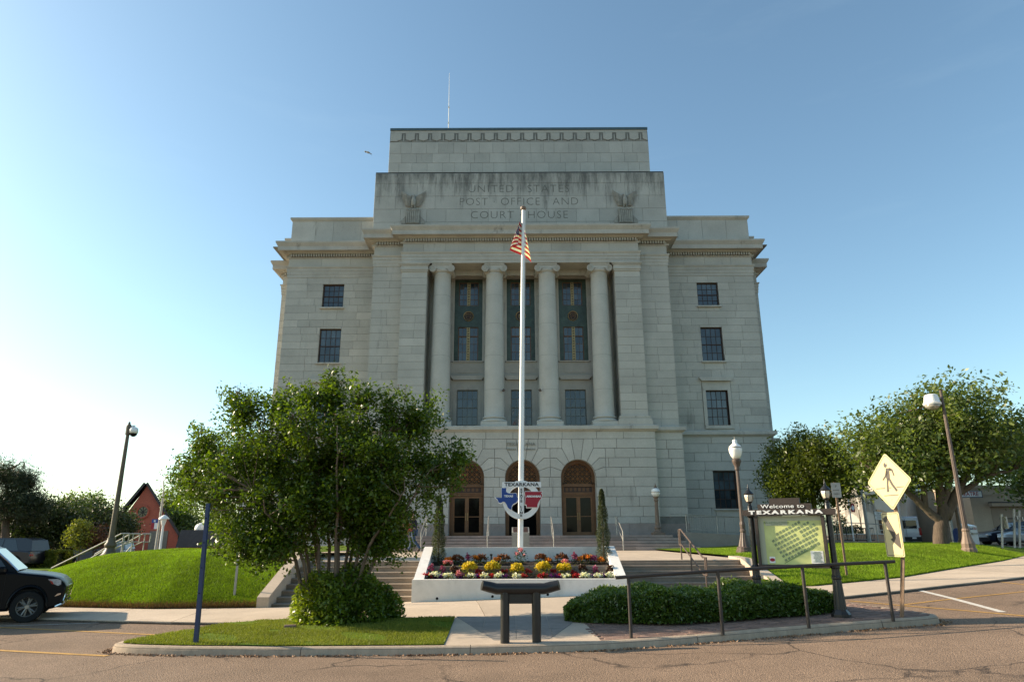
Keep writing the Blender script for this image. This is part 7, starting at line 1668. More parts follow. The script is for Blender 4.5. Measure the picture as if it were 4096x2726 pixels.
# ---- black SUV in the left foreground (origin: middle of the front bumper at ground level, nose to +x)
cy0 = 15.75; cxf = at(277, 2340, cy0).x; gz0 = ground_z(cxf-1, cy0)
SH = rad(27); wp_ = G(98, 2487); ca_, sa_ = math.cos(SH), math.sin(SH)
car = thing('suv', 'black parked sport utility vehicle cut by the left picture edge', 'car', (wp_.x+.9*(.765*ca_-.80*sa_), wp_.y+.9*(.765*sa_+.80*ca_), wp_.z), SH); car.scale = (.9, .9, .9)
WR = .365; wx1, wx2 = -.90, -3.70; lo = .27
bodyp = [(-.50,lo),(-.30,.29),(-.13,.33),(-.03,.42),(-.05,.48),(0.0,.70),(-.01,.80),(-.08,.90),(-.225,1.005),(-.39,1.056),(-.61,1.095),(-1.13,1.15),(-1.30,1.18),(-3.0,1.20),(-4.72,1.18),(-4.78,.9),(-4.80,.5),(-4.70,.32),(-4.25,lo)]
bodyp += arch(wx2, .36, .455)[::-1] + [(wx2-.455+.91, lo)] if False else []
outl = [(-.45,lo)] + [(-.30,.29),(-.13,.33),(-.03,.42),(-.05,.48),(0.0,.70),(-.01,.80),(-.08,.90),(-.225,1.005),(-.39,1.056),(-.61,1.095),(-1.13,1.15),(-1.30,1.18),(-3.0,1.20),(-4.72,1.18),(-4.78,.9),(-4.80,.5),(-4.70,.32),(wx2-.46,lo)] + arch(wx2, .36, .455) + [(wx2+.46,lo),(wx1-.46,lo)] + arch(wx1, .36, .455)
m = MB(); body_prism(m, outl, .925, .06); bd = m.build('body', MAT['car_black'], car, world=False, smooth=True, sharp=28)
cab = [(-1.28,1.16),(-1.50,1.36),(-1.98,1.72),(-2.2,1.79),(-3.6,1.82),(-4.45,1.74),(-4.70,1.18)]
m = MB(); poly = ccw(cab); 
lay = [[(u, y, v) for u, v in poly] for y in (-.80,.80)]
vs = []
for s in (-1, 1): vs += [(u, s*(.86-.16*(v-1.16)/.65), v) for u, v in poly]
n = len(poly); m.add(vs, [tuple(range(n)), tuple(range(2*n-1,n-1,-1))] + [(i, n+i, n+(i+1)%n, (i+1)%n) for i in range(n)]); m.build('cabin', MAT['car_black'], car, world=False)
for s in (-1, 1):
    for pts in ([(-1.52,1.22),(-1.72,1.44),(-2.08,1.70),(-2.35,1.72),(-2.35,1.22)], [(-2.45,1.22),(-2.45,1.72),(-3.35,1.74),(-3.35,1.22)], [(-3.45,1.22),(-3.45,1.74),(-4.3,1.70),(-4.5,1.22)]):
        q = MB(); q.add([(u, s*(.868-.16*(v-1.16)/.65), v) for u, v in pts], [tuple(range(len(pts)))]); q.build('side_window', MAT['carglass'], car, world=False)
q = MB(); q.add([(-1.30,-.76,1.20),(-1.30,.76,1.20),(-1.95,.66,1.70),(-1.95,-.66,1.70)], [(0,1,2,3)]); 
for v in range(len(q.v)): q.v[v] = (q.v[v][0]+.02, q.v[v][1], q.v[v][2]+.012)
q.build('windscreen', MAT['carglass'], car, world=False)
q = MB(); q.tube([(-1.27,-.86,1.19),(-1.52,-.83,1.40),(-2.0,-.74,1.75)], .03, 6); q.build('pillar_trim', MAT['chrome'], car, world=False)
for x_ in (wx1, wx2):
    for s in (-1, 1): wheel(car, x_, s*.80, WR-.01, WR, s, rimc='rim')
    m = MB(); m.box(x_-.44, x_+.44, -.70, .70, .32, .75); m.build('wheel_well', MAT['trim'], car, world=False)
for s in (-1, 1):
    q = MB(); pts = [(-.49,.985),(-.40,.90),(-.22,.825),(-.15,.86),(-.16,.95),(-.25,.985)]; q.add([(u, s*.936, v) for u, v in pts], [tuple(range(len(pts)))]); q.build('headlight', MAT['lens'], car, world=False)
    q = MB(); pts = [(-.455,.965),(-.385,.875),(-.33,.862),(-.37,.93)]; q.add([(u, s*.942, v) for u, v in pts], [(0,1,2,3)]); q.build('marker_lamp', MAT['tail'], car, world=False)
    q = MB(); pts = [(-.27,.575),(-.12,.62),(-.12,.655),(-.20,.64)]; q.add([(u, s*.936, v) for u, v in pts], [(0,1,2,3)]); q.build('fog_lamp', MAT['chrome'], car, world=False)
    q = MB(); q.tube([(-.03,s*.78,.66),(-.035,s*.80,.55),(-.05,s*.84,.47)], .02, 6); q.tube([(-.045,s*.70,.425),(-.10,s*.88,.40),(-.22,s*.93,.345)], [.05,.045,.02], 6); q.build('bumper_trim', MAT['chrome'], car, world=False)
    q = MB(); fl_ = arch(wx1, .36, .47, 16); q.tube([(u, s*.915, v) for u, v in fl_], .035, 6); q.build('wheel_flare', MAT['car_black'], car, world=False)
    q = MB(); q.tube([(-1.52,s*.935,.30),(-1.52,s*.935,1.16)], .004, 4); q.build('door_seam', MAT['trim'], car, world=False)
    q = MB(); q.cbox(-1.62, s*1.02, 1.22, .20, .16, .17, bev=.05); q.build('mirror', MAT['car_black'], car, world=False)
q = MB()
for k in range(5): q.box(-.03, .012, -.42, .42, .50+.07*k, .53+.07*k)
q.build('grille', MAT['chrome'], car, world=False)
for o_ in car.children:                       # keep the wheels round, draw the length in to the measured overhang
    k_ = .85
    if o_.name.startswith('wheel') and not o_.name.startswith('wheel_'): 
        c_ = sum(v.co.x for v in o_.data.vertices)/len(o_.data.vertices)
        for w_ in [o_] + list(o_.children): w_.data.transform(Matrix.Translation((c_*(k_-1), 0, 0)))
    else: o_.data.transform(Matrix.Diagonal((k_,1,1,1)))
# ---- generic smaller cars
def small_car(name, label, loc, rz, paint, L=4.6, W=1.8, H=1.45, kind='sedan', rimc='rim', spokes=5):
    t = thing(name, label, 'car' if kind != 'van' else 'van', loc, rz); r = .33; lo = .2; k = L/4.6; w1, w2 = -.85*k, -3.65*k; zb = .92 if kind == 'sedan' else 1.02
    if kind == 'van':
        r = .36; k = L/4.6; w1, w2 = -.95, -L+1.1
        out = [(-.5,lo+.05),(-.02,.35),(0,.9),(-.12,1.10),(-.95,1.25),(-1.55,H-.25),(-1.9,H-.06),(-2.4,H),(-L+.25,H),(-L+.10,H-.10),(-L,1.0),(-L,.45),(-L+.1,lo+.05),(w2-.42,lo+.05)] + arch(w2,.36,.42) + [(w1-.42,lo+.05)] + arch(w1,.36,.42)
    else: out = [(-.45,lo),(-.06,.28),(0,.50),(-.04,.66),(-.35*k,.80),(-1.25*k,zb),(-3.9*k,zb+.04),(-4.5*k,zb-.02),(-4.6*k,.62),(-4.55*k,.3),(w2-.40,lo)] + arch(w2,.33,.39) + [(w1-.40,lo)] + arch(w1,.33,.39)
    m = MB(); body_prism(m, out, W/2, .07); m.build('body', MAT[paint], t, world=False, smooth=True, sharp=28)
    if kind != 'van':
        cab = [(-1.2*k,zb-.03),(-1.95*k,H-.08),(-2.3*k,H),(-3.1*k,H-.01),(-3.6*k,H-.12),(-4.15*k,zb)] if kind == 'sedan' else [(-1.15*k,zb-.03),(-1.75*k,H-.1),(-2.1*k,H),(-4.0*k,H-.02),(-4.4*k,H-.15),(-4.55*k,zb)]
        poly = ccw(cab); n = len(poly); m = MB(); vs = []
        for s in (-1, 1): vs += [(u, s*(W/2-.07-.17*(v-zb)/max(.1,H-zb)), v) for u, v in poly]
        m.add(vs, [tuple(range(n)), tuple(range(2*n-1,n-1,-1))] + [(i, n+i, n+(i+1)%n, (i+1)%n) for i in range(n)]); m.build('cabin', MAT[paint], t, world=False)
        cx = sum(u for u, v in poly)/n; mid = -2.75*k
        for s in (-1, 1):
            for a, b in (((-1.42*k,zb+.03),(mid+.04,H-.09)), ((mid-.04,zb+.03),(-3.75*k,H-.09))):
                xa, xb = a[0], b[0]; sl = .42*k if xa > mid and xa == -1.42*k else 0; sl2 = .35*k if xb < -3.5*k else 0
                q = MB(); pts = [(xa,a[1]),(xa-sl,b[1]),(xb+sl2,b[1]),(xb,a[1])]; q.add([(u, s*(W/2-.06-.17*(v-zb)/max(.1,H-zb)), v) for u, v in pts], [(0,1,2,3)]); q.build('side_window', MAT['carglass'], t, world=False)
        q = MB(); q.add([(-1.22*k+.01,-W/2+.16,zb+.02),(-1.22*k+.01,W/2-.16,zb+.02),(-1.92*k,W/2-.26,H-.09),(-1.92*k,-W/2+.26,H-.09)], [(0,1,2,3)]); q.build('windscreen', MAT['carglass'], t, world=False)
        for s in (-1, 1):
            q = MB(); q.cbox(-.16, s*(W/2-.13), .64, .26, .28, .12, bev=.04); q.build('headlight', MAT['lens'], t, world=False); q = MB(); q.cbox(-4.52*k, s*(W/2-.15), .78, .10, .28, .14, bev=.03); q.build('tail_light', MAT['tail'], t, world=False)
            q = MB(); q.cbox(-1.45*k, s*(W/2+.08), zb+.03, .12, .16, .12, bev=.04); q.build('mirror', MAT[paint], t, world=False)
    for x_ in (w1, w2):
        for s in (-1, 1): wheel(t, x_, s*(W/2-.11), r, r, s, spokes, False, rimc)
        m = MB(); m.box(x_-.38, x_+.38, -W/2+.2, W/2-.2, .3, .68); m.build('wheel_well', MAT['trim'], t, world=False)
    return t
def gpt(px, py, Y): p = at(px, py, Y); return Vector((p.x, Y, ground_z(p.x, Y)))
# white van seen from behind on the right
VY = 55.0; vx = at(3690, 2178, VY).x; van = small_car('van', 'white delivery van with lettered rear doors parked behind the right lawn', (vx-.1, VY+4.9, at(3690,2180,VY).z+.02), rad(78), 'car_white', L=5.2, W=2.0, H=2.15, kind='van')
def vbox(name, x0, x1, y0, y1, z0, z1, mat): q = MB(); q.box(x0, x1, y0, y1, z0, z1); q.build(name, MAT[mat], van, world=False)
Lv = 5.2
vbox('rear_window', -Lv-.015, -Lv+.02, -.78, -.03, 1.25, 1.85, 'carglass'); vbox('rear_window', -Lv-.015, -Lv+.02, .03, .78, 1.25, 1.85, 'carglass')
vbox('rear_bumper', -Lv-.08, -Lv+.1, -.98, .98, .32, .62, 'trim'); vbox('door_seam', -Lv-.012, -Lv+.01, -.008, .008, .65, 1.95, 'trim'); vbox('number_plate', -Lv-.09, -Lv-.07, -.62, -.32, .48, .60, 'sign_white')
for s in (-1, 1): vbox('tail_light', -Lv-.02, -Lv+.08, s*.98-.09, s*.98+.02 if s > 0 else s*.98+.09, .75, 1.30, 'tail')
for s in (-1,1): vbox('side_stripe', -4.6, -3.7, s*1.005-.006, s*1.005+.006, .8, 1.75, 'sign_red')
def vtext(body, y, z, size, mat): text_mesh('lettering', body, size, MAT[mat], van, frame_mat((-Lv-.018, y, z), (0,-1,0), (0,0,1)), .002, world=False)
vtext('WWW', .45, 1.12, .10, 'sign_bk'); vtext('illegible'.replace('illegible','lllll lllll'), .45, .95, .08, 'sign_bk'); vtext('lll lllll', .45, .85, .08, 'sign_bk')
# dark sedan and a second car at the right edge
small_car('sedan', 'dark blue sedan with silver wheels parked before the beige wall', (lambda p: (p.x, p.y, at(3940,2181,44).z))(at(3922,2182,45)), rad(176), 'car_navy', L=4.9, W=1.85, H=1.45, rimc='chrome', spokes=10)
small_car('sedan', 'dark grey car nose cut by the right picture edge', (lambda p: (p.x, p.y, at(4050,2184,40.5).z))(at(4040,2184,41.5)), rad(184), 'car_grey', L=4.6, W=1.8, H=1.45)
# left far cars
small_car('suv', 'dark sport utility vehicle parked far left behind the black car', (lambda p: (p.x, p.y, 0))(at(-150,2262,44.0)), rad(180), 'car_navy', L=4.7, W=1.85, H=1.80, kind='suv')
small_car('hatchback', 'pale blue grey car parked right of the clipped hedge', (lambda p: (p.x, p.y, 0))(at(252,2248,50.0)), rad(186), 'car_grey', L=4.4, W=1.75, H=1.6, kind='suv')
small_car('hatchback', 'small pale car half hidden behind the clipped hedge', (lambda p: (p.x, p.y, 0))(at(90,2248,50.0)), rad(4), 'car_grey', L=4.2, W=1.75, H=1.5, kind='suv')
# ================================================================ background buildings and far street furniture
def brickmat(name, c1, c2, mortar, scale=4.0):
    m = mk(name, c1, c2, rough=.9, noise=(2,.15), bump=(30,.2)); nt, b, src = color_chain(m); N, L = nt.nodes, nt.links
    tc = N.new('ShaderNodeTexCoord'); mp = N.new('ShaderNodeMapping'); mp.inputs['Rotation'].default_value = (rad(90),0,0); L.new(tc.outputs['Object'], mp.inputs['Vector'])
    br = N.new('ShaderNodeTexBrick'); br.inputs['Scale'].default_value = scale; br.inputs['Color1'].default_value = (*c1,1); br.inputs['Color2'].default_value = (*c2,1); br.inputs['Mortar'].default_value = (*mortar,1); br.inputs['Mortar Size'].default_value = .015
    L.new(mp.outputs['Vector'], br.inputs['Vector']); L.new(br.outputs['Color'], b.inputs['Base Color']); return m
MAT['red_brick'] = brickmat('red_brick_wall', (0.33,0.085,0.055), (0.40,0.11,0.07), (0.34,0.16,0.12))
MAT['slate'] = mk('dark_slate_roof', (0.03,0.03,0.036), (0.05,0.05,0.055), rough=.7, noise=(5,.3)); MAT['stucco'] = mk('white_stucco', (0.72,0.68,0.60), rough=.85, noise=(1,.06)); MAT['beige'] = mk('beige_painted_brick', (0.43,0.335,0.25), (0.47,0.37,0.275), rough=.85, noise=(1.2,.10), noise2=(12,.08)); MAT['beige_dark'] = mk('beige_infill', (0.34,0.26,0.195), rough=.85, noise=(1.2,.12)); MAT['peach'] = mk('peach_brick_wall', (0.55,0.33,0.22), rough=.9, noise=(4,.2)); MAT['navy'] = mk('navy_sign', (0.02,0.03,0.10), rough=.5)
# red brick church with a steep gable
CYY = 62.0; C_ = lambda px, py, Y=CYY: at(px, py, Y)
ap, le, re = C_(590,1934), C_(486,2058), C_(708,2122); base_l, base_r = Vector((C_(480,2190).x, CYY, 0)), Vector((C_(706,2190).x, CYY, 0))
chh = thing('church', 'red brick church with steep gable and round window beyond the mound', 'church', (ap.x, CYY, 0))
m = MB(); poly = [(base_l.x,0),(base_r.x,0),(base_r.x,re.z-.1),(ap.x,ap.z-.2),(base_l.x,le.z-.1)]; m.prism(poly, CYY, CYY+16, lambda u, v, d: (u-.56*(d-CYY), d, v)); m.build('wall', MAT['red_brick'], chh)
for a, b in ((ap, le), (ap, re)):
    q = MB(); d = (b-a).normalized(); e = b + d*.5; nrm = Vector((-d.z,0,d.x)); nrm = nrm if nrm.z > 0 else -nrm; t_ = nrm*.22
    q.add([(a.x,CYY-.3,a.z),(e.x,CYY-.3,e.z),(e.x+t_.x,CYY-.3,e.z+t_.z),(a.x+t_.x,CYY-.3,a.z+t_.z),(a.x-9.1,CYY+16.2,a.z),(e.x-9.1,CYY+16.2,e.z),(e.x+t_.x-9.1,CYY+16.2,e.z+t_.z),(a.x+t_.x-9.1,CYY+16.2,a.z+t_.z)], [(0,1,2,3),(7,6,5,4),(0,4,5,1),(3,2,6,7),(1,5,6,2)]); q.build('roof', MAT['slate'], chh)
wc = C_(572,2046); rw_ = .6*(C_(596,2046)-C_(548,2046)).length/2/.6
q = MB(); n = 32; q.prism([(wc.x+rw_*math.cos(2*math.pi*k/n), wc.z+rw_*math.sin(2*math.pi*k/n)) for k in range(n)], CYY-.02, CYY+.05, lambda u, v, d: (u, d, v)); wo = q.build('rose_window', MAT['carglass'], chh)
f = MB()
for k in range(n): a, b = 2*math.pi*k/n, 2*math.pi*(k+1)/n; f.tube([(wc.x+rw_*math.cos(a),CYY-.05,wc.z+rw_*math.sin(a)),(wc.x+rw_*math.cos(b),CYY-.05,wc.z+rw_*math.sin(b))], .10, 5, caps=False)
f.build('frame', MAT['red_brick'], wo)
for k in range(4): f = MB(); a = math.pi*k/4; f.tube([(wc.x+rw_*math.cos(a),CYY-.04,wc.z+rw_*math.sin(a)),(wc.x-rw_*math.cos(a),CYY-.04,wc.z-rw_*math.sin(a))], .03, 4); f.build('tracery_bar', MAT['slate'], wo)
d_ = C_(632,2165); q = MB(); q.box(d_.x-.8, d_.x+.8, CYY-.05, CYY+.05, 0, d_.z+.9); q.build('side_door', MAT['winframe_l'], chh)
# low brick range and dark slate pavilion
lo_a, lo_b = at(-150,2200,60), at(395,2165,60); lb_ = thing('brick_range', 'long low red brick building behind the dark trees', 'building', ((lo_a.x+lo_b.x)/2, 61, 0)); q = MB(); q.box(lo_a.x, lo_b.x, 60, 68, 0, lo_b.z); q.build('wall', MAT['red_brick'], lb_); q = MB(); q.box(lo_a.x-.3, lo_b.x+.3, 59.7, 68.3, lo_b.z+.003, lo_b.z+.25); q.build('roof', MAT['slate'], lb_)
for k in range(6): x_ = lo_a.x + (lo_b.x-lo_a.x)*(k+.5)/6; q = MB(); q.box(x_-.7, x_+.7, 59.95, 60.05, .8, min(2.2, lo_b.z-.4)); q.build('window', MAT['carglass'], lb_)
sl = thing('slate_pavilion', 'low dark slate roofed wing right of the brick church', 'building', (at(745,2185,58).x, 60, 0)); a, b = at(710,2118,58), at(800,2190,58); q = MB(); q.add([(a.x,58,1.0),(b.x,58,1.0),(b.x,58.6,a.z),(a.x,58.6,a.z),(a.x,66,1.0),(b.x,66,1.0),(b.x,65,a.z),(a.x,65,a.z)], [(0,1,2,3),(3,2,6,7),(4,0,3,7),(1,5,6,2),(5,4,7,6)]); q.build('roof', MAT['slate'], sl); q = MB(); q.box(a.x+.1, b.x-.1, 58.3, 65.8, 0, 1.0); q.build('wall', MAT['red_brick'], sl); q = MB(); q.sphere(((a.x+b.x)/2, 60, a.z+.1), .5, 12, 8); q.build('vent_dome', MAT['white_metal'], sl, smooth=True)
# cobra street light with banner, mushroom park light
Y = 42.0; b_ = at(622, 2200, Y); b_.z = 0.5; st = thing('street_light', 'thin grey street light with a curved arm before the brick church', 'street lamp', b_)
t0 = at(633,1962,Y); q = MB(); q.tube([b_, (b_.x+.02,Y,t0.z)], [.10,.06], 8); q.build('pole', MAT['grey_metal'], st)
arm = [at(633,1962,Y), at(655,1920,Y), at(672,1900,Y), at(690,1896,Y)]; arm[0].x = b_.x+.02; q = MB(); q.tube(arm, .035, 6); q.build('arm', MAT['grey_metal'], st)
hh = at(700,1898,Y); q = MB(); q.cbox(hh.x, Y, hh.z, .45, .25, .14, bev=.05); q.build('head', MAT['white_metal'], st)
f0, f1 = at(613,2075,Y), at(632,2114,Y); MAT['flag_cloth_red'] = MAT['sign_red']
bn = thing('banner', 'small star banner in blue red and white on the thin street light', 'banner', (f0.x, Y-.1, f1.z))
wdt = f1.x-f0.x; q = MB(); q.box(f0.x, f1.x, Y-.14, Y-.125, f0.z-(f0.z-f1.z)*.38, f0.z); q.build('blue_field', MAT['sign_blue'], bn); q = MB(); q.box(f0.x, f0.x+wdt*.5, Y-.14, Y-.125, f1.z, f0.z-(f0.z-f1.z)*.385); q.build('red_field', MAT['sign_red'], bn); q = MB(); q.box(f0.x+wdt*.505, f1.x, Y-.14, Y-.125, f1.z, f0.z-(f0.z-f1.z)*.385); q.build('white_field', MAT['sign_white'], bn)
sc2 = Vector(((f0.x+f1.x)/2, 0, f0.z-(f0.z-f1.z)*.19)); q = MB(); pts = []
for k in range(10): r_ = .10 if k % 2 == 0 else .04; a = math.pi/2 + k*math.pi/5; pts.append((sc2.x+r_*math.cos(a), sc2.z+r_*math.sin(a)))
q.prism(pts, Y-.146, Y-.142, lambda u, v, d: (u, d, v)); q.build('star', MAT['sign_white'], bn)
Y = 36.0; b_ = at(640, 2195, Y); b_.z = .6; pk = thing('park_light', 'pale park light with a cone hat behind the mound crest', 'lamp post', b_); t0 = at(655,2072,Y); q = MB(); q.tube([b_, (b_.x,Y,t0.z-.2)], [.07,.06], 8); q.build('post', MAT['white_metal'], pk); q = MB(); q.lathe(b_.x, Y, [(.07,-.3),(.12,-.1),(.14,0),(.25,.02),(.24,.06),(.14,.16),(.04,.22)], 16, t0.z-.05); q.build('hat', MAT['white_metal'], pk, smooth=True, sharp=40)
# grassy verge and far pavement on the left
structure(hfield('far_verge', at(30,2268,43).x, at(300,2268,43).x+2, 8, lambda x: 40.5, lambda x: 48.0, 4, lambda x, y: .03, MAT['lawn']), 'strip of grass under the clipped hedge')
# white house with arches (right)
HY = 56.0; H_ = lambda px, py, Y=HY: at(px, py, Y); hz0 = H_(3450,2172).z
hs = thing('white_house', 'sunlit white stucco house with arched porch beyond the lawn', 'house', (H_(3450,2172).x, HY, hz0))
xa, xb = H_(3340,2100).x, H_(3590,2100).x; zt = H_(3450,1900).z; zp = H_(3450,2030).z
q = MB(); q.box(xa, xb, HY+2.2, HY+10, hz0-.5, zt); q.build('rear_block', MAT['stucco'], hs)
ars = [(H_(3395,2100).x, .9), (H_(3448,2100).x, 1.15), (H_(3505,2100).x, 1.15)]
edges_ = [xa] + [v for c_, r_ in ars for v in (c_-r_, c_+r_)] + [xb]; spz = H_(3448,2085).z; q = MB()
for a, b in zip(edges_[0::2], edges_[1::2]): q.box(a, b, HY, HY+.35, hz0-.5, zp+1.0)
for c_, r_ in ars:
    for k in range(10):
        a0, a1 = math.pi*k/10, math.pi*(k+1)/10; p0 = (c_-r_*math.cos(a0), spz+r_*.8*math.sin(a0)); p1 = (c_-r_*math.cos(a1), spz+r_*.8*math.sin(a1))
        q.add([(p0[0],HY,p0[1]),(p1[0],HY,p1[1]),(p1[0],HY,zp+1.0),(p0[0],HY,zp+1.0),(p0[0],HY+.35,p0[1]),(p1[0],HY+.35,p1[1]),(p1[0],HY+.35,zp+1.0),(p0[0],HY+.35,zp+1.0)], [(0,1,2,3),(4,7,6,5),(0,4,5,1)])
q.build('porch_arcade', MAT['stucco'], hs)
q = MB(); q.box(xa-.2, xb+.2, HY-.2, HY+2.3, zp+1.003, zp+1.25); q.build('porch_roof', MAT['stucco'], hs)
for c_, r_ in ars:
    q = MB(); q.box(c_-.45, c_+.45, HY+2.12, HY+2.21, hz0+.2, spz+.4); q.build('door_opening', MAT['carglass'], hs); q = MB(); q.box(c_-.5, c_+.5, HY+2.12, HY+2.21, zp+1.8, zp+3.2); q.build('window', MAT['carglass'], hs)
for px in (3395, 3505):
    for k in range(9): q = MB(); x_ = H_(px,2130).x-.9+k*.22; q.tube([(x_,HY+.1,hz0+.1),(x_,HY+.1,hz0+1.0)], .02, 4); q.build('baluster', MAT['white_metal'], hs)
    q = MB(); x_ = H_(px,2130).x; q.tube([(x_-1,HY+.1,hz0+1.0),(x_+1,HY+.1,hz0+1.0)], .03, 4); q.build('rail', MAT['white_metal'], hs)
hs.rotation_euler = (0, 0, -rad(42))
gw = thing('garden_wall', 'low peach garden wall before the white house', 'wall', (H_(3440,2160,50).x, 50, hz0)); a, b = H_(3330,2137,50), H_(3545,2168,50); q = MB(); q.box(a.x, b.x, 50, 50.3, b.z-.6, a.z); q.build('wall_face', MAT['peach'], gw); q = MB(); q.box(a.x-.05, b.x+.05, 49.96, 50.34, a.z+.002, a.z+.07); q.build('coping', MAT['stucco'], gw)
for k, (px, py, r_) in enumerate(((3360,2120,.7),(3400,2125,.5),(3440,2122,.6),(3370,2085,.9))):
    p = H_(px, py, 50.9); rng = np.random.default_rng(k); dd = unit(rng.normal(0,1,(700,3))); leafy('garden_bush', ['leafy bush at the left end of the peach wall','small leafy bush second along the peach wall','low leafy bush third along the peach wall','taller round bush behind the peach wall'][k], (p.x, 50.9, hz0), np.array([p.x,51.0+.3*k,p.z])+dd*np.array([r_,r_*.4,r_*.8])*rng.uniform(.6,1,(700,1)), .16, 'leaf_hedge', 'shrub', seed=k)
fe = thing('iron_fence', 'thin black iron fence in front of the peach wall', 'fence', (H_(3430,2170,45).x, 45, hz0)); a, b = at(3345,2112,45), at(3502,2172,45); q = MB(); q.tube([(a.x,45,a.z),(b.x,45,a.z)], .03, 5); q.tube([(a.x,45,b.z+.2),(b.x,45,b.z+.2)], .03, 5); q.build('rails', MAT['black_paint'], fe)
for k in range(24): x_ = a.x+(b.x-a.x)*k/23; q = MB(); q.tube([(x_,45,b.z if k % 6 == 0 else b.z+.2),(x_,45,a.z)], .035 if k % 6 == 0 else .014, 4); q.build('picket', MAT['black_paint'], fe)
bn2 = thing('banner', 'red banner with a white diamond on a thin white pole', 'banner', gpt(3417,2172,43)); p = gpt(3417,2172,43); t_ = at(3405,1985,43); q = MB(); q.tube([p, (p.x,43,t_.z)], .04, 6); q.build('pole', MAT['white_metal'], bn2); f0, f1 = at(3398,2013,43), at(3418,2047,43); q = MB(); q.box(f0.x, f1.x, 42.9, 42.92, f1.z, f0.z); q.build('cloth', MAT['sign_red'], bn2); cx_, cz_ = (f0.x+f1.x)/2, (f0.z+f1.z)/2; q = MB(); q.prism([(cx_-.11,cz_),(cx_,cz_-.17),(cx_+.11,cz_),(cx_,cz_+.17)], 42.89, 42.9, lambda u, v, d: (u, d, v)); q.build('diamond', MAT['sign_white'], bn2)
p = gpt(3480,2175,42); up = thing('utility_pole', 'blue grey steel pole before the white house', 'pole', p); q = MB(); q.tube([p, (p.x-.05,42,at(3468,1930,42).z)], [.12,.09], 8); q.build('shaft', MAT['grey_metal'], up); q = MB(); q.tube([(p.x-.4,42,at(3468,1950,42).z),(p.x+.4,42,at(3468,1950,42).z)], .04, 6); q.build('crossarm', MAT['grey_metal'], up)
p = gpt(3515,2175,40); wsn = thing('street_sign', 'small white regulation sign beside the blue grey pole', 'sign', p); q = MB(); q.tube([p, (p.x,40,at(3515,2040,40).z)], .03, 6); q.build('post', MAT['grey_metal'], wsn); f0, f1 = at(3498,2046,39.9), at(3534,2078,39.9); q = MB(); q.box(f0.x, f1.x, 39.9, 39.93, f1.z, f0.z); q.build('plate', MAT['sign_white'], wsn)
for k, s in enumerate(('OBEY', 'WARNING', 'SIGNS', 'STATE LAW')): text_mesh('lettering', s, .10, MAT['sign_bk'], wsn, frame_mat(((f0.x+f1.x)/2, 39.895, f0.z-.09-.115*k), (1,0,0), (0,0,1)), .001)
# beige building with theatre sign
BYY = 51.0; B_ = lambda px, py, Y=BYY: at(px, py, Y)
bz0 = B_(4000,2182).z; bl = thing('beige_building', 'beige painted brick building behind the dark sedan', 'building', (B_(4000,2182).x, BYY, bz0))
xa, xb = B_(3900,2100).x, B_(4096,2100).x+14; zt0 = B_(3905,1952).z
q = MB(); q.box(xa, xb, BYY, BYY+12, bz0-.8, zt0); q.build('wall', MAT['beige'], bl)
q = MB(); q.box(xa-.08, xb, BYY-.08, BYY+12, zt0+.003, zt0+.22); q.build('coping', MAT['beige'], bl)
q = MB(); q.box(xa, xb, BYY-.05, BYY-.003, zt0-.5, zt0-.38); q.build('string_course', MAT['beige'], bl)
ba = B_(3958,2010); q = MB(); q.box(ba.x, xb-1, BYY-.02, BYY+.0, bz0-.4, ba.z-.25); q.build('infill_panel', MAT['beige_dark'], bl); q = MB(); q.box(ba.x-.1, xb-.9, BYY-.35, BYY-.003, ba.z-.25, ba.z-.02); q.build('lintel', MAT['beige'], bl); q = MB(); q.box(ba.x-.1, xb-.9, BYY-.36, BYY-.003, ba.z-.018, ba.z+.06); q.build('lintel_flashing', MAT['slate'], bl)
for k in range(14): q = MB(); zz = bz0+.3+k*(ba.z-.5-bz0)/14; q.box(ba.x+.01, xb-1.0, BYY-.028, BYY-.019, zz, zz+.02); q.build('joint_line', MAT['beige_dark'], bl)
q = MB(); q.box(ba.x+.5, xb, BYY-.04, BYY-.022, B_(3970,2075).z, B_(3970,2071).z); q.build('pipe', MAT['slate'], bl)
th = thing('theatre_sign', 'long white theatre sign with red and blue letters over the street', 'sign', (B_(3860,1990).x, 49.5, B_(3860,1985,49.5).z)); f0, f1 = at(3800,1964,49.5), at(3927,1986,49.5)
q = MB(); q.box(f0.x-.06, f1.x+.06, 49.47, 49.6, f1.z-.05, f0.z+.05); q.build('frame', MAT['navy'], th); q = MB(); q.box(f0.x, f1.x, 49.45, 49.468, f1.z, f0.z); q.build('panel', MAT['sign_white'], th); q = MB(); q.box(f1.x-.3, f1.x-.2, 49.6, BYY, f0.z-.2, f0.z-.1); q.box(f0.x-.3, f0.x-.15, 49.6, 49.75, bz0-.8, f0.z); q.build('support', MAT['grey_metal'], th)
text_mesh('lettering', 'THEATRE', .40, MAT['sign_red'], th, frame_mat((f1.x-1.0, 49.447, (f0.z+f1.z)/2), (1,0,0), (0,0,1)), .002, sx=.92, bold=.004); text_mesh('lettering', 'M', .40, MAT['navy'], th, frame_mat((f0.x+.65, 49.447, (f0.z+f1.z)/2), (1,0,0), (0,0,1)), .002)
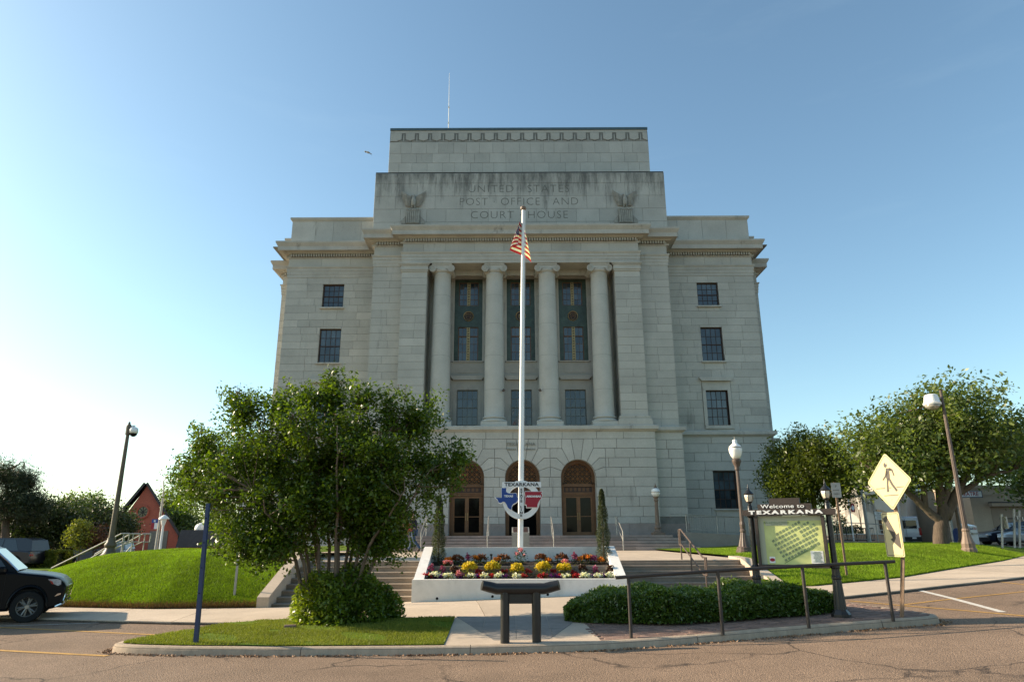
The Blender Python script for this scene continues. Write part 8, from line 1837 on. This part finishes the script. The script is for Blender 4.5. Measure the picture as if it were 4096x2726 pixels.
# parcel drop box and letter box
p = gpt(3893,2178,34.0); p.z = at(3893,2180,34).z; dbx = thing('drop_box', 'white parcel drop box beside the street lamp', 'drop box', p); f0, f1 = at(3876,2092,33.7), at(3920,2178,33.7)
q = MB(); q.add([(f0.x,33.7,f1.z),(f1.x,33.7,f1.z),(f1.x,34.4,f1.z),(f0.x,34.4,f1.z),(f0.x,33.7,f0.z-.12),(f1.x,33.7,f0.z-.12),(f1.x,34.4,f0.z),(f0.x,34.4,f0.z)], [(0,3,2,1),(4,5,6,7),(0,1,5,4),(1,2,6,5),(2,3,7,6),(3,0,4,7)]); q.build('cabinet', MAT['car_white'], dbx); q = MB(); q.box(f0.x+.03, f1.x-.03, 33.62, 33.7, f0.z-.5, f0.z-.42); q.build('handle', MAT['grey_metal'], dbx)
text_mesh('lettering', 'Fed', .15, MAT['navy'], dbx, frame_mat(((f0.x+f1.x)/2-.02, 33.695, f0.z-.24), (1,0,0), (0,0,1)), .002, align='RIGHT', bold=.003); text_mesh('lettering', 'Ex', .15, MAT['sign_red'], dbx, frame_mat(((f0.x+f1.x)/2+.0, 33.695, f0.z-.24), (1,0,0), (0,0,1)), .002, align='LEFT', bold=.003)
MAT['mail_blue'] = mk('blue_letter_box', (0.02,0.05,0.22), rough=.4); f0, f1 = at(3823,2112,35.5), at(3851,2176,35.5); lbx = thing('letter_box', 'blue letter box between the tree trunk and drop box', 'letter box', (f0.x, 35.5, f1.z)); q = MB(); q.prism([(35.2,f1.z+.1),(35.8,f1.z+.1),(35.8,f0.z-.2)] + [(35.5+.3*math.cos(rad(a)), f0.z-.2+.22*math.sin(rad(a))) for a in (30,60,90,120,150)] + [(35.2,f0.z-.2)], f0.x, f1.x, lambda u, v, d: (d, u, v)); q.build('body', MAT['mail_blue'], lbx)
for x_ in (f0.x+.03, f1.x-.07): q = MB(); q.box(x_, x_+.05, 35.22, 35.78, f1.z, f1.z+.1); q.build('leg', MAT['mail_blue'], lbx)
p = gpt(3850,2178,33.0); p.z = at(3850,2178,33).z; sl2 = thing('lamp_post', 'slim brown lamp shaft behind the tree trunk on the right', 'lamp post', p); q = MB(); q.lathe(p.x, 33, [(.20,0),(.20,.08),(.12,.3),(.10,.5),(.085,.6),(.06,at(3820,1975,33).z-p.z)], 12, p.z); q.build('shaft', MAT['brown_iron'], sl2); q = MB(); q.sphere((p.x,33,at(3820,1960,33).z), .2, 12, 8); q.build('globe', MAT['globe'], sl2, smooth=True)
for px, pt, lab in ((4003,2055,'short grey sign post before the dark sedan'), (4052,2035,'left one of two weathered posts at the right edge'), (4073,2040,'right one of two weathered posts at the right edge')):
    Y = 30.0; p = at(px+6, 2185, Y); t_ = at(px, pt, Y); t = thing('sign_post', lab, 'post', p); q = MB(); q.tube([(p.x,Y,p.z-.05),(t_.x+.04,Y,t_.z)], .045, 7); q.build('post', MAT['grey_metal'], t)
    q = MB(); q.cbox(t_.x+.05, Y-.05, t_.z-.35, .05 if px != 4003 else .06, .36 if px == 4003 else .1, .5 if px == 4003 else .15); q.build('plate', MAT['grey_metal'], t)
# ================================================================ people, bird
MAT['skin'] = mk('skin', (0.42,0.25,0.17), rough=.5, noise=(8,.06)); MAT['jeans'] = mk('blue_jeans', (0.04,0.07,0.13), rough=.85, noise=(12,.2)); MAT['hair_dark'] = mk('dark_hair', (0.03,0.02,0.015), rough=.5); MAT['hair_fair'] = mk('fair_hair', (0.35,0.20,0.09), rough=.5); MAT['shirt_pink'] = mk('pink_patterned_shirt', (0.30,0.14,0.15), (0.4,0.22,0.22), rough=.85, noise=(25,.4)); MAT['shirt_navy'] = mk('navy_shirt', (0.018,0.018,0.035), rough=.85, noise=(10,.2)); MAT['shoe'] = mk('dark_shoe', (0.04,0.02,0.02), rough=.6); MAT['bag_red'] = mk('red_cloth_bag', (0.55,0.02,0.05), rough=.6, noise=(8,.15))
def skin_mesh(name, verts, edges, radii, mat, parent, root=0, sub=2):
    me = bpy.data.meshes.new(name); me.from_pydata(verts, edges, []); o = link(name, me, parent); me.materials.append(mat)
    md = o.modifiers.new('skin', 'SKIN'); sv = me.skin_vertices[0].data
    for i, r in enumerate(radii): sv[i].radius = (r, r) if not isinstance(r, tuple) else r; sv[i].use_root = (i == root)
    md.use_smooth_shade = True; s = o.modifiers.new('sub', 'SUBSURF'); s.levels = sub; s.render_levels = sub
    return o
def person(label, loc, rz, shirt, hair, stride, lean=0.0, hscale=1.0, long_hair=False):
    t = thing('person', label, 'person', loc, rz, group='people by the granite steps'); s = hscale
    # joints: faces +x; y left/right
    hipz, shz = .92, 1.42
    f = stride
    V = [(0,0,hipz),(0.01,0,1.10),(0.02,0,1.28),(0.03,0,shz),(0.04,0,1.52),(0.06,0,1.60),(0.065,0,1.70),(0.05,0,1.78)]
    E = [(i,i+1) for i in range(7)]; R = [(.125,.155),(.115,.145),(.12,.165),(.085,.15),.052,.075,.088,.055]
    def add(p, par, r): V.append(p); R.append(r); E.append((par, len(V)-1)); return len(V)-1
    for sd, ph in ((-1, f), (1, -f)):
        h = add((0, sd*.095, hipz-.05), 0, .088); k = add((.10*ph+.04*abs(ph), sd*.10, .50), h, .062); c = add((.20*ph-.06, sd*.10, .27), k, .052); a = add((.30*ph-.06*(ph < 0), sd*.10, .075+.06*(ph < 0)), c, .038)
        b = add((.30*ph+.13-.04*(ph < 0), sd*.11, .035+.03*(ph < 0)), a, .034)
        sh = add((.03, sd*.17, shz-.02), 3, .06); e = add((-.06*ph, sd*.23, 1.13), sh, .042); w = add((.06-.10*ph+.05, sd*.24, .90), e, .030); hd = add((.08-.10*ph+.05, sd*.24, .83), w, .032)
        for q_ in range(4): fi = add((.09-.10*ph+.05+.018*(q_-1.5), sd*(.245), .755-.008*abs(q_-1.5)), hd, .0095)
        th_ = add((.12-.10*ph+.05, sd*.225, .80), hd, .011)
    skin_mesh('body', [(x*s,y*s,z*s) for x, y, z in V], E, [(r*s if not isinstance(r, tuple) else (r[0]*s, r[1]*s)) for r in R], MAT['skin'], t)
    fcz = 1.685*s; fx = .065*s
    for sd in (-1, 1):
        q = MB(); q.sphere((fx+.078*s, sd*.03*s, fcz+.012*s), .010*s, 8, 6); q.build('eye', MAT['hair_dark'], t, world=False); q = MB(); q.sphere((fx-.0, sd*.082*s, fcz), .022*s, 8, 6); q.build('ear', MAT['skin'], t, world=False)
    q = MB(); q.tube([(fx+.08*s,0,fcz+.01*s),(fx+.103*s,0,fcz-.02*s),(fx+.085*s,0,fcz-.03*s)], [.008,.014,.008], 6); q.build('nose', MAT['skin'], t, world=False); q = MB(); q.cbox(fx+.076*s, 0, fcz-.052*s, .012, .045, .010, bev=.003); q.build('mouth', MAT['shirt_pink'], t, world=False)
    # hair: cap over the back and top of the head
    q = MB(); 
    vs = []; n_, m_ = 14, 8
    for j in range(m_+1):
        for i in range(n_):
            a = 2*math.pi*i/n_; p = (math.pi*.62)*j/m_ if math.cos(a) < .35 else (math.pi*.36)*j/m_; r = .103*s
            vs.append((fx-.012*s + r*math.sin(p)*math.cos(a), r*.92*math.sin(p)*math.sin(a), 1.70*s + r*1.08*math.cos(p)))
    q.add(vs, [(j*n_+i, j*n_+(i+1)%n_, (j+1)*n_+(i+1)%n_, (j+1)*n_+i) for j in range(m_) for i in range(n_)])
    if long_hair: q.tube([(fx-.07*s,0,1.68*s),(fx-.10*s,0,1.52*s),(fx-.10*s,0,1.38*s)], [.075,.085,.05], 10)
    q.build('hair', MAT[hair], t, world=False, smooth=True)
    # clothing slightly outside the body
    def wear(name, idx, mat, grow):
        mp = {i: k for k, i in enumerate(idx)}; vv = [(V[i][0]*s, V[i][1]*s, V[i][2]*s) for i in idx]; ee = [(mp[a], mp[b]) for a, b in E if a in mp and b in mp]
        rr = [(tuple(c*s+grow for c in R[i]) if isinstance(R[i], tuple) else R[i]*s+grow) for i in idx]; skin_mesh(name, vv, ee, rr, MAT[mat], t)
    legs = [0]; arms = [1,2,3]
    k = 8
    for sd in (0, 1):
        legs += [k, k+1, k+2, k+3]; feet = [k+3, k+4]; arms += [k+5, k+6]; wear('shoe', feet, 'shoe', .018); k += 14
    wear('trousers', legs, 'jeans', .014); wear('shirt', [0] + arms, shirt, .018)
    return t
py_ = 33.4
p = at(1618, 2204, py_); person('person in jeans and a pink patterned top before the granite steps', (p.x, py_, PLAZA), rad(20), 'shirt_pink', 'hair_fair', .45, long_hair=True)
p2 = at(1652, 2212, py_-.6); person('person in navy shirt and jeans walking with a red bag', (p2.x, py_-.6, PLAZA), rad(170), 'shirt_navy', 'hair_dark', 1.0, hscale=1.03)
bp_ = at(1640, 2108, py_-.85); q = MB(); q.lathe(bp_.x, py_-.85, [(.02,-.16),(.11,-.15),(.13,-.06),(.11,.04),(.05,.12),(.02,.16)], 12, bp_.z-.0); bgt = thing('red_bag', 'bright red bag carried by the person in the navy shirt', 'bag', (bp_.x, py_-.85, bp_.z-.16)); q.build('sack', MAT['bag_red'], bgt, smooth=True); q = MB(); q.tube([(bp_.x-.03,py_-.85,bp_.z+.14),(bp_.x,py_-.80,bp_.z+.24),(bp_.x+.03,py_-.85,bp_.z+.14)], .012, 5); q.build('strap', MAT['bag_red'], bgt)
# bird crossing the sky
p = at(1472, 610, 30.0); MAT['feather'] = mk('bird_feather', (0.10,0.085,0.07), (0.5,0.48,0.45), rough=.8); bd_ = thing('bird', 'small bird in flight left of the courthouse tower', 'bird', p)
m = MB(); m.tint=.9; m.tube([p+Vector((-.12,0,.05)), p+Vector((-.05,0,.03)), p+Vector((.03,0,.0)), p+Vector((.12,0,-.05))], [.012,.05,.055,.015], 8); m.build('body', MAT['feather'], bd_, smooth=True)
for pts in ([(0,0,.03),(-.08,.05,.10),(-.20,.05,.10),(-.16,.1,.06),(-.02,.06,0)], [(.02,-.02,.0),(.10,-.03,-.06),(.20,-.03,-.19),(.13,-.08,-.13),(.0,-.06,-.03)]):
    m = MB(); m.tint=.1; vs = [p+Vector(a) for a in pts]; vs += [v+Vector((0,0,.012)) for v in vs]; n = 5; m.add(vs, [tuple(range(n)), tuple(range(2*n-1,n-1,-1))] + [(i,(i+1)%n,n+(i+1)%n,n+i) for i in range(n)]); m.build('wing', MAT['feather'], bd_)
m = MB(); m.sphere(p+Vector((-.14,0,.06)), .035, 8, 6); m.build('head', MAT['feather'], bd_, smooth=True)
m = MB(); m.add([p+Vector((.10,-.02,-.04)), p+Vector((.10,.02,-.04)), p+Vector((.20,.04,-.09)), p+Vector((.20,-.04,-.09))], [(0,1,2,3)]); m.build('tail', MAT['feather'], bd_)
# bits of litter and a small utility box by the hedge
p = G(2998, 2452, KH); q = MB(); q.cbox(p.x, p.y, p.z+.07, .10, .10, .14, bev=.008); tag(q.build('utility_box', MAT['car_white']), 'small white utility box at the foot of the left lantern post', 'box')
